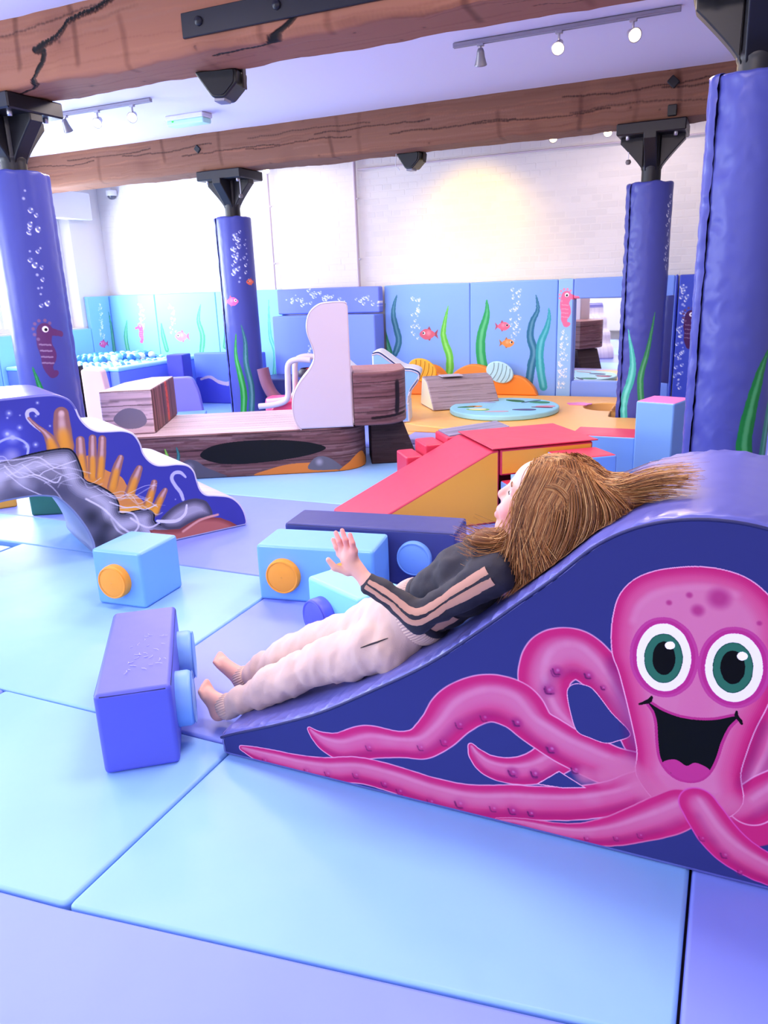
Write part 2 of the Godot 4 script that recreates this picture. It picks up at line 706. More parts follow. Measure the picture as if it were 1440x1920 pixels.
func beam(called: String, z: float, wd: float, sd: int, label: String) -> void:
	var near := sd == 21
	var rng := RandomNumberGenerator.new()
	rng.seed = sd
	var L := 12.0
	var cv := Cv.new(self, 0, 0, L, 1.5, 160, Color(0.60, 0.39, 0.30) if near else Color(0.50, 0.34, 0.27))
	for k in 900:  # grain
		var x := rng.randf() * L
		var y := rng.randf() * 1.5
		var l := rng.randf_range(0.3, 1.8)
		var d := rng.randf()
		var c := Color(0.74, 0.49, 0.36) if d < 0.4 else Color(0.40, 0.24, 0.19) if d < 0.75 else Color(0.66, 0.50, 0.44)
		c.a = rng.randf_range(0.03, 0.10)
		cv.line([[x, y], [x + l * 0.3, y + rng.randf_range(-.012, .012)], [x + l * 0.7, y + rng.randf_range(-.015, .015)], [x + l, y + rng.randf_range(-.02, .02)]], rng.randf_range(0.004, 0.016), c, 0.2)
	for k in 150:  # stains across the grain, knots
		var x := rng.randf() * L
		var y := rng.randf() * 1.5
		var c := Color(0.24, 0.12, 0.09, rng.randf_range(0.03, 0.10))
		if k % 5 == 0:
			cv.dab(x, y, rng.randf_range(0.08, 0.22), Color(0.30, 0.15, 0.12, 0.16), 0.0)
		elif k % 5 == 1:
			cv.dab(x, y, rng.randf_range(0.08, 0.2), Color(0.74, 0.52, 0.38, 0.14), 0.0)
		elif k % 5 == 2:
			cv.line([[x, y - 0.1], [x + rng.randf_range(-.03, .03), y + 0.15], [x + rng.randf_range(-.05, .05), y + 0.3]], 0.03, c, 0.1)
		else:
			cv.dab(x, y, rng.randf_range(0.02, 0.05), c, 0.3)
			cv.dab(x, y, 0.010, Color(0.16, 0.08, 0.06, 0.35), 0.2)
	for k in 24:  # shakes along the grain
		var x := rng.randf() * L
		var y := rng.randf() * 1.5
		var l := rng.randf_range(0.4, 1.6)
		cv.line([[x, y], [x + l * 0.4, y + rng.randf_range(-.03, .03)], [x + l, y + rng.randf_range(-.05, .05)]], rng.randf_range(0.003, 0.006), Color(0.12, 0.06, 0.05, 0.25), 0.4)
	var black := Color(0.05, 0.025, 0.02)
	if near:  # the long open shakes; x here runs from the left end, y up the front face from 0.5
		for q in SHAKES:
			cv.stroke(widened(q, 0.0045, 0.010), black, 0.7, 1.0, 0.0, 0.0, false)
			var th := []
			for p in q:
				th.append([p[0] + 0.01, p[1] - 0.012])
			cv.line(th, 0.006, Color(0.20, 0.10, 0.07, 0.8), 0.4, false)
	else:
		for k in 14:
			var x := 0.6 + k * 0.85
			var y := 0.62 + 0.2 * rng.randf()
			var q := []
			for i in 9:
				q.append([x + i * 0.16, y + 0.01 * sin(i * 0.8 + k) + rng.randf_range(-.004, .004)])
			cv.stroke(widened(q, 0.001, 0.005), Color(0.10, 0.05, 0.04, 0.45), 0.4)
	var m := printed(cv.tex(), 0.75)
	m.heightmap_enabled = true
	m.heightmap_texture = m.albedo_texture
	m.heightmap_scale = 1.2
	var f := FastNoiseLite.new()
	f.seed = sd
	f.frequency = 0.9
	var b := MB.new()
	var rows := []
	var hh := 0.385
	var sect := []  # front top, front bottom, back bottom, back top; v along the section
	var r := 0.022
	for p in [[1, 1, 0.90], [1, 0.66, 0.77], [1, 0.33, 0.65], [1, r / hh, 0.52], [1 - r / wd * 0.6, r / hh * 0.3, 0.51], [1 - 2 * r / wd, 0, 0.50], [0.66, 0, 0.36], [0.33, 0, 0.23], [2 * r / wd, 0, 0.11], [0, r / hh, 0.09], [0, 0.5, 0.05], [0, 1, 0.0]]:
		sect.append(p)
	for i in 241:
		var x := -9.0 + L * i / 240.0
		var row := PackedInt32Array()
		for k in sect.size():
			var p: Array = sect[k]
			var w1 := f.get_noise_3d(x * 1.2, p[1] * 2, p[0] * 2 + z) * 0.022
			var w2 := f.get_noise_3d(x * 4, p[1] * 5 + 9, p[0] * 3 + z) * 0.012
			var y: float = 2.72 + p[1] * hh + ((w1 + w2) if p[1] < 0.9 else 0.0)
			var zz: float = z - wd / 2 + p[0] * wd + (w1 + w2) * (1 if p[0] > 0.5 else -1)
			var nm := Vector3(0, -1 if k in [5, 6, 7, 8] else 0, 1 if k < 4 else -1 if k > 8 else 0)
			if k == 4:
				nm = Vector3(0, -1, 1)
			if k in [3, 9]:
				nm.y = -0.5
			row.append(b.vert(Vector3(x, y, zz), nm.normalized(), Vector2(i / 240.0, 1.0 - p[2] / 1.5)))
		rows.append(row)
	b.grid(rows)
	var o := part(called, b, m)
	tag(o, label, "beam")
	if near:
		var s := MB.new()
		s.box(Vector3(2.4, 0.125, 0.02), T(-1.76, 2.862, -4.025), 0.004)
		part("iron_strap", s, M.iron, o)
		for x in [-2.84, -2.34, -1.74, -1.1]:
			var q := MB.new()
			q.lathe([Vector2(0.001, 0.022), Vector2(0.02, 0.018), Vector2(0.026, 0.006), Vector2(0.026, 0)], 8, Transform3D(Basis(Vector3.RIGHT, PI / 2), Vector3(x, 2.868, -4.016)))
			part("bolt", q, M.iron, o)
	else:
		for p in [[-0.66, 3.0, PI / 4, 0.07], [-0.655, 2.78, 0.0, 0.075], [-5.62, 2.95, PI / 4, 0.06]]:
			var q := MB.new()
			q.box(Vector3(p[3], p[3] * 1.2, 0.03), Transform3D(Basis(Vector3(0, 0, 1), p[2]), Vector3(p[0], p[1], -7.70)), 0.006)
			part("iron_plate", q, M.black, o)

# the open cracks of the near beam, in metres along it from its left end and up its front face from 0.52
const SHAKES := [
	[[4.30, 0.30], [4.55, 0.40], [4.78, 0.47], [4.86, 0.52], [4.92, 0.60], [4.98, 0.70], [4.90, 0.71], [5.10, 0.76], [5.20, 0.82], [5.40, 0.85], [5.60, 0.90]],
	[[6.15, 0.42], [6.40, 0.46], [6.60, 0.51], [6.72, 0.58], [6.80, 0.66], [6.84, 0.74]],
]


func widened(q: Array, a: float, b: float) -> Array:  # a crack: fine at its ends, open in the middle
	var out := []
	for i in q.size():
		out.append([q[i][0], q[i][1], lerpf(a, b, sin(PI * i / maxf(1, q.size() - 1)))])
	return out


func columns() -> void:
	iron_column(Vector3(-4.66, 0, -4.26), "black cast iron column under the near beam, left of the photo")
	iron_column(Vector3(-0.01, 0, -4.26), "black cast iron column under the near beam, right of the photo")
	iron_column(Vector3(-5.37, 0, -7.91), "black cast iron column under the far beam, left one")
	iron_column(Vector3(-0.82, 0, -7.91), "black cast iron column under the far beam, right one")
	# angle 0 looks along +z (towards the photographer), growing towards +x
	column_pad(Vector3(-4.66, 0, -4.26), 2.26, 31, 2.6, "blue column pad with a purple seahorse and bubbles, beside the coral slide", 0)
	column_pad(Vector3(-0.01, 0, -4.26), 2.27, 32, -0.95, "wrinkled blue column pad behind the octopus slide, with tall green weed", 1)
	column_pad(Vector3(-5.37, 0, -7.91), 2.22, 33, -1.1, "blue column pad with a pink fish and green weed, behind the ship deck", 2)
	column_pad(Vector3(-0.82, 0, -7.91), 2.22, 34, -1.0, "blue column pad with turquoise weed, in front of the wall mirror", 3)

func iron_column(at: Vector3, label: String) -> void:
	var o := thing("iron_column", label, "column", at)
	var s := MB.new()
	s.lathe([Vector2(0.001, 0), Vector2(0.10, 0), Vector2(0.09, 0.05), Vector2(0.085, 2.0), Vector2(0.085, 2.34), Vector2(0.092, 2.355), Vector2(0.092, 2.375), Vector2(0.085, 2.39), Vector2(0.085, 2.64)], 28)
	part("shaft", s, M.iron, o)
	var wing := PackedVector2Array([Vector2(0.07, 2.625), Vector2(0.07, 2.33)])
	for k in 7:
		wing.append(Vector2(0.085 + 0.19 * (k / 6.0), 2.36 + 0.215 * pow(k / 6.0, 0.9)))
	wing.append(Vector2(0.275, 2.625))
	for k in 4:
		var b := MB.new()
		var turn := Transform3D(Basis(Vector3.UP, PI / 2 * k), Vector3.ZERO)
		b.prism(wing, 0.11, 0.01, 7, turn * T(0, 0, -0.055))
		part("bracket", b, M.iron, o)
	var p := MB.new()
	p.box(Vector3(0.58, 0.10, 0.47), T(0, 2.668, 0), 0.01)
	part("head_plate", p, M.iron, o)
	for sx in [-1, 1]:
		for sz in [-1, 1]:
			var q := MB.new()
			q.lathe([Vector2(0.001, -0.02), Vector2(0.016, -0.018), Vector2(0.018, 0.0), Vector2(0.018, 0.012)], 8, T(sx * 0.2, 2.608, sz * 0.15))
			part("bolt", q, M.metal, o)

func bubbles(cv: Cv, x0: float, y0: float, x1: float, y1: float, n: int, rmax: float, rng: RandomNumberGenerator, spread := 0.04) -> void:
	for k in n:
		var f := float(k) / n
		var x := lerpf(x0, x1, f) + rng.randf_range(-spread, spread)
		var y := lerpf(y0, y1, f) + rng.randf_range(-spread, spread)
		var r := rng.randf_range(0.35, 1.0) * rmax
		if r > 0.6 * rmax:
			cv.dab(x, y, r, Color(0.85, 0.90, 1.0, 0.22), 0.6)
			cv.line([[x - r * 0.8, y], [x - r * 0.55, y - r * 0.6], [x, y - r * 0.8]], r * 0.22, Color(1, 1, 1, 0.55), 0.3)
			cv.dab(x + r * 0.35, y + r * 0.4, r * 0.25, Color(1, 1, 1, 0.9), 0.4)
		else:
			cv.dab(x, y, r, Color(0.95, 0.96, 1.0, 0.6), 0.3)

func weed(cv: Cv, pts: Array, w: float, col: Color) -> void:  # a painted blade from its root to its tip
	var q := []
	for i in pts.size():
		var f := float(i) / (pts.size() - 1)
		q.append([pts[i][0], pts[i][1], w * (0.75 + 0.5 * f - 1.22 * f * f) + 0.002])
	cv.stroke(q, col.darkened(0.12), 0.85, 1.0)
	var l := col.lightened(0.25)
	l.a = 0.5
	cv.stroke(q, l, 0.1, 0.5)

func fish(cv: Cv, x: float, y: float, l: float, col: Color, right := 1.0) -> void:
	var d := col.darkened(0.25)
	cv.poly([[x - right * l * 0.35, y], [x - right * l * 0.62, y + l * 0.26], [x - right * l * 0.55, y], [x - right * l * 0.62, y - l * 0.26]], d, false)
	cv.poly([[x, y + l * 0.24], [x - right * l * 0.12, y + l * 0.42], [x - right * l * 0.25, y + l * 0.16]], d, false)
	cv.poly([[x, y - l * 0.24], [x - right * l * 0.12, y - l * 0.36], [x - right * l * 0.25, y - l * 0.16]], d, false)
	cv.poly([[x + right * l * 0.45, y], [x + right * l * 0.15, y + l * 0.27], [x - right * l * 0.2, y + l * 0.22], [x - right * l * 0.45, y], [x - right * l * 0.2, y - l * 0.22], [x + right * l * 0.15, y - l * 0.27]], col)
	cv.dab(x - right * l * 0.05, y + l * 0.08, l * 0.2, Color(1, 0.85, 0.85, 0.35), 0.1)
	cv.dab(x + right * l * 0.22, y + l * 0.07, l * 0.09, Color(1, 1, 1), 0.8)
	cv.dab(x + right * l * 0.24, y + l * 0.07, l * 0.045, Color(0.05, 0.05, 0.1), 0.8)

func seahorse(cv: Cv, x: float, y: float, h: float, col: Color, face := 1.0) -> void:
	cv.stroke([[x + face * h * 0.02, y + h * 0.32, h * 0.13], [x - face * h * 0.02, y + h * 0.12, h * 0.12], [x + face * h * 0.02, y - h * 0.08, h * 0.13], [x - face * h * 0.02, y - h * 0.26, h * 0.08], [x + face * h * 0.03, y - h * 0.40, h * 0.06], [x + face * h * 0.10, y - h * 0.38, h * 0.045]], col, 0.85)
	cv.stroke([[x + face * h * 0.06, y + h * 0.31, h * 0.07], [x + face * h * 0.25, y + h * 0.26, h * 0.045], [x + face * h * 0.3, y + h * 0.25, h * 0.05]], col, 0.85)
	for k in 7:
		var a := -0.9 + k * 0.55
		cv.dab(x - face * h * 0.16 * cos(a) , y + h * 0.32 + h * 0.17 * sin(a), h * 0.03, col.lightened(0.2), 0.6)
	for k in 4:
		cv.line([[x - h * 0.09, y + h * (0.1 - 0.1 * k)], [x + h * 0.09, y + h * (0.08 - 0.1 * k)]], h * 0.012, col.lightened(0.35), 0.4)
	cv.dab(x + face * h * 0.03, y + h * 0.34, h * 0.055, Color(1, 0.97, 0.97), 0.8)
	cv.dab(x + face * h * 0.035, y + h * 0.335, h * 0.022, Color(0.05, 0.02, 0.05), 0.8)

func column_pad(at: Vector3, h: float, sd: int, seam: float, label: String, which: int) -> void:
	var rng := RandomNumberGenerator.new()
	rng.seed = sd
	var R := 0.20
	# print: x is the angle in radians times R (0 faces the photographer), y the height
	var cv := Cv.new(self, -PI * R, 0, PI * R, h, 300, Color(0.28, 0.30, 0.60))
	var green := Color(0.10, 0.55, 0.26)
	var teal := Color(0.28, 0.75, 0.68)
	if which == 0:
		bubbles(cv, 0.235, 2.10, 0.20, 1.35, 22, 0.024, rng, 0.05)
		seahorse(cv, 0.185, 1.08, 0.43, Color(0.38, 0.20, 0.40), 1.0)
		weed(cv, [[0.13, 0.40], [0.12, 0.65], [0.10, 0.82], [0.07, 0.97]], 0.03, green)
		cv.stroke([[-0.21, 0.0, 0.02], [-0.21, 1.2, 0.025], [-0.22, 2.0, 0.01]], Color(0.62, 0.85, 0.95, 0.5), 0.1)
	elif which == 1:
		weed(cv, [[0.145, 0.40], [0.10, 0.62], [0.115, 0.80], [0.15, 0.98], [0.185, 1.08]], 0.05, green)
		weed(cv, [[0.215, 0.35], [0.25, 0.70], [0.285, 1.0], [0.30, 1.3]], 0.05, teal.darkened(0.15))
		bubbles(cv, 0.29, 2.15, 0.26, 1.45, 20, 0.03, rng, 0.04)
	elif which == 2:
		bubbles(cv, 0.15, 2.05, 0.09, 1.55, 26, 0.032, rng, 0.05)
		bubbles(cv, 0.23, 2.0, 0.22, 1.5, 10, 0.025, rng, 0.02)
		fish(cv, 0.02, 1.31, 0.17, Color(0.95, 0.38, 0.60), 1.0)
		fish(cv, 0.26, 1.52, 0.12, Color(0.95, 0.45, 0.35), -1.0)
		weed(cv, [[0.03, 0.0], [0.06, 0.25], [0.03, 0.5], [0.0, 0.7], [0.03, 0.95]], 0.05, Color(0.16, 0.60, 0.22))
		weed(cv, [[0.13, 0.0], [0.16, 0.3], [0.12, 0.6], [0.13, 0.85], [0.10, 1.05]], 0.045, Color(0.22, 0.50, 0.52))
	else:
		weed(cv, [[-0.10, 0.0], [-0.13, 0.25], [-0.06, 0.5], [-0.06, 0.7], [-0.12, 0.95]], 0.055, teal)
		weed(cv, [[0.05, 0.25], [0.03, 0.5], [0.08, 0.75], [0.13, 1.1]], 0.035, Color(0.25, 0.62, 0.38))
		bubbles(cv, 0.24, 2.1, 0.24, 1.45, 20, 0.026, rng, 0.03)
	var m := printed(cv.tex(), 0.32)
	m.normal_enabled = true
	m.normal_texture = vinyl_normal
	m.normal_scale = 0.08
	m.uv1_scale = Vector3.ONE
	var f := FastNoiseLite.new()
	f.seed = sd
	f.frequency = 1.0
	f.fractal_octaves = 3
	var wr := 0.55 if which in [1, 3] else 0.25
	var b := MB.new()
	var rows := []
	var NA := 88
	var NY := 110
	var ys := []
	for i in NY + 1:
		ys.append(h * i / NY)
	for lay in [-2, -1]:
		ys.push_front(lay)
	for lay in [1, 2, 3]:
		ys.append(h + lay)
	for i in ys.size():
		var row := PackedInt32Array()
		for k in NA + 1:
			var an := seam + 0.02 + (TAU + 0.10) * k / NA  # the wrap laps over its own start
			var lap := smoothstep(TAU - 0.35, TAU - 0.05, an - seam) * 0.026
			var y: float = ys[i]
			var inw := 0.0
			if y < 0:
				inw = 0.04 if y < -1.5 else 0.012
				y = 0.0
			elif y > h:
				inw = [0.006, 0.022, 0.05][int(y - h + 0.5) - 1]
				y = h + [0.010, 0.015, 0.012][int(y - h + 0.5) - 1]
			var w := f.get_noise_3d(cos(an) * 1.2, y * 6.5 + an * 0.7, sin(an) * 1.2)
			var fold := absf(w)
			var near_seam := exp(-pow(minf(fposmod(an - seam, TAU), TAU - fposmod(an - seam, TAU)) / 0.75, 2))
			var rr := R - inw + lap - fold * 0.034 * wr * (0.25 + 0.9 * near_seam) + 0.006 * f.get_noise_2d(an * 0.6, y * 1.2) * wr
			if k == 0 or k == NA:
				rr -= 0.014
			var dir := Vector3(sin(an), 0, cos(an))
			row.append(b.vert(Vector3(dir.x * rr, y + (0.012 * f.get_noise_2d(an * 0.8, 5.0) if i > NY else 0.0), dir.z * rr), dir, Vector2(fposmod(an + PI, TAU) / TAU, 1.0 - clampf(y / h, 0.002, 0.998))))
		rows.append(row)
	b.grid(rows)
	regular(b, rows)
	# the texture coordinate jumps at the back; mend the quads that straddle it
	var o := thing("column_pad", label, "column pad", at)
	part("padded_wrap", split_uv(b), m, o)
	var lace := MB.new()
	var pts := []
	for i in 24:
		pts.append(Vector3(sin(seam) * (R + 0.004), 0.02 + (h - 0.05) * i / 23.0, cos(seam) * (R + 0.004)))
	lace.tube(pts, [0.007], 6)
	part("closing_seam", lace, M.dark_seam, o)

func regular(b: MB, rows: Array) -> void:  # normals from the shape of a grid
	var acc := PackedVector3Array()
	acc.resize(b.v.size())
	for k in range(0, b.ix.size(), 3):
		var f := (b.v[b.ix[k + 2]] - b.v[b.ix[k]]).cross(b.v[b.ix[k + 1]] - b.v[b.ix[k]])
		for j in 3:
			acc[b.ix[k + j]] += f
	for i in b.v.size():
		if acc[i].length_squared() > 0.0:
			b.n[i] = acc[i].normalized()

func split_uv(b: MB) -> MB:
	for k in range(0, b.ix.size(), 3):
		var lo := 9.0
		var hi := -9.0
		for j in 3:
			lo = minf(lo, b.uv[b.ix[k + j]].x); hi = maxf(hi, b.uv[b.ix[k + j]].x)
		if hi - lo > 0.5:
			for j in 3:
				var i := b.ix[k + j]
				if b.uv[i].x < 0.5:
					b.ix[k + j] = b.vert(b.v[i], b.n[i], Vector2(0.999, b.uv[i].y))
	return b

func mat_slab(pts: Array, m: Material, label: String, thick := 0.05, y := 0.0) -> Node3D:
	var q := PackedVector2Array()
	var ce := Vector2.ZERO
	for p in pts:
		ce += Vector2(p[0], -p[1]) / pts.size()
	for p in pts:
		q.append(Vector2(p[0], -p[1]) - ce)
	var b := MB.new()
	b.prism(fillet(q, 0.02, 3), thick, 0.012, 7, Transform3D(Basis(Vector3.RIGHT, -PI / 2), Vector3.ZERO))
	var o := thing("floor_mat", label, "floor mat", Vector3(ce.x, y - thick, -ce.y))
	part("cover", b, m, o)
	return o

func mats() -> void:
	var g := 0.003
	mat_slab([[-1.4 + g, -1.075], [0.01 - g, -1.26], [0.01 - g, -2.6], [-1.4 + g, -2.6]], M.lb, "large light blue floor mat lying in front of the octopus")
	mat_slab([[-2.46, -0.965], [-1.4, -1.069], [0.01 - g, -1.254], [0.01 - g, 0.3], [-2.46, 0.3]], M.pw, "periwinkle floor mat nearest the photographer, along the bottom edge")
	mat_slab([[0.01 + g, -3.2], [1.5, -3.2], [1.5, 0.3], [0.01 + g, 0.3]], M.pw, "periwinkle floor mat to the right, under the octopus face")
	mat_slab([[-2.46, -0.972], [-1.4 - g, -1.075], [-1.4 - g, -1.81 + g], [-2.46, -1.81 + g]], M.lb, "light blue floor mat in front of the dark blue block")
	mat_slab([[-3.9, 0.3], [-2.466, 0.3], [-2.466, -1.81 + g], [-3.9, -1.81 + g]], M.pw, "periwinkle floor mat at the left edge, only a sliver showing")
	mat_slab([[-3.9, -1.81 - g], [-2.0 - g, -1.81 - g], [-2.0 - g, -3.17 + g], [-3.9, -3.17 + g]], M.lb, "light blue floor mat under the cube with the orange knob")
	mat_slab([[-2.0 + g, -1.81 - g], [-1.4 - g, -1.81 - g], [-1.4 - g, -2.6 - g], [0.004, -2.6 - g], [0.004, -3.17 + g], [-2.0 + g, -3.17 + g]], M.pw, "periwinkle floor mat beneath the feet of the child")
	mat_slab([[-3.3, -3.17 - g], [0.004, -3.17 - g], [0.004, -4.52 + g], [-3.3, -4.52 + g]], M.pw, "periwinkle floor mat at the right end of the coral slide")
	mat_slab([[-4.9, -3.17 - g], [-3.306, -3.17 - g], [-3.306, -3.62], [-4.9, -3.62]], M.lb, "light blue floor mat showing through the arch of the coral slide")
	mat_slab([[-4.9, -3.626], [-3.306, -3.626], [-3.306, -4.52 + g], [-4.9, -4.52 + g]], M.pw, "periwinkle floor mat seen deep inside the coral slide arch")
	mat_slab([[-4.9, -4.52 - g], [-1.2, -4.52 - g], [-1.2, -6.3], [-4.9, -6.3]], M.lb, "light blue floor mat in front of the pirate ship hull")
	mat_slab([[-1.194, -4.52 - g], [1.5, -4.52 - g], [1.5, -6.3], [-1.194, -6.3]], M.navy, "dark blue floor mat behind the ramp steps")
	mat_slab([[-8.4, -4.52], [-4.906, -4.52], [-4.906, -6.3], [-8.4, -6.3]], M.lb, "light blue floor mat to the left of the ship bow")
	mat_slab([[-8.4, -6.306], [-3.9, -6.306], [-3.9, -8.9], [-8.4, -8.9]], M.lb, "light blue floor mat behind the ship, by the ball pit")
	mat_slab([[-3.894, -6.306], [1.5, -6.306], [1.5, -9.0], [-3.894, -9.0]], M.pw, "periwinkle floor mat beneath the sandy island")
	mat_slab([[-8.4, 0.3], [-3.906, 0.3], [-3.906, -3.1], [-8.4, -3.1]], M.lb, "light blue floor mat beyond the left edge")
	mat_slab([[-8.4, -3.12], [-4.906, -3.12], [-4.906, -4.51], [-8.4, -4.51]], M.pw, "periwinkle floor mat beneath the left column pad")

func wall_padding() -> void:
	var rng := RandomNumberGenerator.new()
	rng.seed = 77
	var weed_a := [[-3.973, 0.617], [-4.019, 0.754], [-4.063, 0.914], [-4.084, 1.027], [-4.042, 1.139], [-4.014, 1.205]]
	var weed_b := [[-3.898, 0.594], [-3.841, 0.753], [-3.874, 0.912], [-3.906, 1.069], [-3.888, 1.202], [-3.847, 1.311]]
	var weed_c := [[-3.212, 0.256], [-3.173, 0.415], [-3.176, 0.572], [-3.222, 0.706], [-3.251, 0.839], [-3.225, 0.992], [-3.182, 1.164]]
	var weed_d := [[-2.702, 0.32], [-2.76, 0.485], [-2.783, 0.683], [-2.76, 0.856], [-2.714, 1.005], [-2.699, 1.111], [-2.708, 1.227]]
	var weed_e := [[-2.191, 0.229], [-2.162, 0.446], [-2.132, 0.617], [-2.179, 0.787], [-2.16, 0.954], [-2.098, 1.098], [-2.123, 1.263]]
	var weed_f := [[-2.014, 0.21], [-2.051, 0.404], [-2.066, 0.596], [-2.048, 0.744], [-1.997, 0.869], [-1.968, 0.993], [-1.971, 1.116]]
	var weed_g := [[-8.548, 0.651], [-8.509, 0.924], [-8.539, 1.155], [-8.518, 1.383]]
	var weed_h := [[-7.481, 0.643], [-7.519, 0.839], [-7.529, 1.026]]
	var weed_i := [[-6.873, 0.613], [-6.826, 0.834], [-6.871, 1.053], [-6.808, 1.267]]
	var weed_j := [[-6.465, 0.686], [-6.423, 0.903], [-6.451, 1.117]]
	var weed_k := [[-8.201, 0.643], [-8.207, 0.844], [-8.148, 1.073]]
	var fishes := [[-3.456, 0.829], [-2.496, 0.913], [-2.443, 0.718], [-7.197, 0.829], [-7.912, 0.88], [-7.91, 0.705], [-8.87, 0.834], [-8.836, 0.675]]
	var bubcols := [[-3.603, 1.283], [-3.615, 0.819], [-2.35, 1.331], [-2.365, 0.746], [-7.845, 1.292], [-7.845, 0.993], [-7.321, 1.279], [-7.327, 0.912], [-8.778, 1.314], [-8.82, 0.927]]
	var bubcols2 := [[-5.509, 1.343], [-4.929, 1.163], [-5.174, 1.035], [-5.222, 0.628]]
	var cv := Cv.new(self, -8.6, 0.0, 1.0, 1.45, 210, Color(0.52, 0.69, 0.98))
	cv.rect(-8.6, 0, -5.5, 1.45, Color(0.56, 0.80, 0.97))
	cv.rect(-8.6, 0, -7.9, 1.45, Color(0.52, 0.75, 0.97))
	cv.rect(-1.86, 0, 1.0, 1.45, Color(0.52, 0.65, 0.97))
	cv.rect(-0.62, 0, 1.0, 1.45, Color(0.26, 0.33, 0.78))
	cv.rect(-1.86, 0, -1.70, 1.45, Color(0.60, 0.78, 0.98))
	weed(cv, weed_a, 0.045, Color(0.22, 0.62, 0.45)); weed(cv, weed_b, 0.05, Color(0.20, 0.50, 0.62))
	weed(cv, weed_c, 0.06, Color(0.45, 0.88, 0.30)); weed(cv, weed_d, 0.075, Color(0.20, 0.72, 0.40))
	weed(cv, weed_e, 0.06, Color(0.20, 0.50, 0.66)); weed(cv, weed_f, 0.06, Color(0.24, 0.72, 0.78))
	for wd in [weed_g, weed_h, weed_i, weed_j, weed_k]:
		weed(cv, wd, 0.05, Color(0.35, 0.75, 0.55))
	for k in [[-5.95, 0.35, 0.8], [-5.70, 0.3, 1.0], [-6.35, 0.4, 0.9]]:
		weed(cv, [[k[0], k[1]], [k[0] + 0.04, k[1] + 0.3], [k[0] - 0.02, k[1] + 0.55], [k[0], k[1] + k[2]]], 0.04, Color(0.40, 0.82, 0.70))
	for k in 5:
		var a: Array = bubcols[2 * k]
		var b: Array = bubcols[2 * k + 1]
		bubbles(cv, a[0], a[1], b[0], b[1], 34 if k == 1 else 24, 0.026, rng, 0.055)
	fish(cv, fishes[0][0], fishes[0][1], 0.23, Color(0.85, 0.40, 0.48), -1.0)
	fish(cv, fishes[1][0], fishes[1][1], 0.17, Color(0.95, 0.42, 0.55), 1.0)
	fish(cv, fishes[2][0], fishes[2][1], 0.17, Color(0.98, 0.58, 0.30), 1.0)
	fish(cv, fishes[3][0], fishes[3][1], 0.24, Color(0.95, 0.55, 0.72), -1.0)
	seahorse(cv, fishes[4][0], fishes[4][1], 0.30, Color(0.92, 0.40, 0.66), -1.0)
	fish(cv, fishes[6][0], fishes[6][1], 0.15, Color(0.95, 0.40, 0.62), -1.0)
	fish(cv, fishes[7][0], fishes[7][1], 0.14, Color(0.95, 0.35, 0.55), -1.0)
	seahorse(cv, -1.785, 1.10, 0.44, Color(0.95, 0.45, 0.62), 1.0)
	bubbles(cv, -1.78, 0.85, -1.80, 0.2, 60, 0.018, rng, 0.045)
	bubbles(cv, -0.52, 1.32, -0.55, 0.2, 40, 0.03, rng, 0.04)
	seahorse(cv, -0.46, 0.86, 0.45, Color(0.30, 0.13, 0.34), 1.0)
	# sand painted along the foot of the pads
	cv.poly([[-3.75, 0.0], [-3.74, 0.42], [-3.6, 0.47], [-3.3, 0.44], [-3.1, 0.2], [-3.0, 0.0]], Color(0.97, 0.62, 0.30))
	var art := printed(cv.tex(), 0.4)
	art.normal_enabled = true
	art.normal_texture = vinyl_normal
	art.normal_scale = 0.06
	var seams := [[-8.5, -7.60, "light blue wall pad in the far left corner, with green weed"], [-7.60, -6.55, "light blue wall pad with a pale pink fish above the ball pit"], [-6.55, -5.50, "light blue wall pad behind the column with the pink fish"],
		[-4.02, -2.91, "blue wall pad with one red fish and bright lime weed"], [-2.91, -1.87, "blue wall pad with two small fish in a bubble column"]]
	for sm in seams:
		wall_pad(sm[0], sm[1], 0.08, 1.42, art, sm[2])
	# the pad with the mirror: frame of padding round a real mirror
	var fr := thing("mirror_pad", "blue padded panel with a pink seahorse, framing the wall mirror", "wall pad", Vector3(-1.24, 0, -9.1))
	var x0 := -1.87
	var x1 := -0.60
	for q in [[x0, 0.10, -1.695, 1.42], [-0.632, 0.10, x1, 1.42], [-1.695, 0.10, -0.632, 0.285], [-1.695, 1.205, -0.632, 1.42]]:
		part("frame_pad", pad_mesh(q[0], q[1], q[2], q[3], Vector3(-1.24, 0, -9.1)), art, fr)
	var mi := MB.new()
	mi.box(Vector3(1.075, 0.94, 0.012), TR(0.075, 0.745, 0.004, -0.075), 0.002)
	part("mirror", mi, flat_mat(Color(0.95, 0.95, 0.95), 0.02, 1.0), fr)
	wall_pad(-0.59, 1.0, 0.08, 1.42, art, "darker blue wall pad with bubbles and a purple seahorse, beside the mirror")
	# deeper blue block pads in the recess behind the sail
	var cu := Cv.new(self, -0.73, -0.2, 0.73, 0.2, 300, Color(0.46, 0.53, 0.93))
	for k in [[-0.42, 0.05], [-0.1, 0.1], [0.1, 0.05], [0.58, 0.02]]:
		bubbles(cu, k[0] - 0.15, k[1] + 0.04, k[0] + 0.15, k[1] - 0.08, 14, 0.035, rng, 0.07)
	var hd := thing("header_pad", "blue padded bolster printed with bubbles, above the sail", "wall pad", Vector3(-4.76, 1.262, -8.98))
	part("cover", front_printed(Vector3(1.46, 0.31, 0.12)), printed(cu.tex(), 0.4), hd)
	var lo := thing("block_pad", "tall periwinkle block pad against the wall behind the sail", "wall pad", Vector3(-4.76, 0.545, -8.9))
	var cl := Cv.new(self, -0.73, -0.55, 0.73, 0.55, 200, Color(0.48, 0.58, 0.96))
	bubbles(cl, -0.17, 0.4, -0.14, -0.15, 34, 0.03, rng, 0.06)
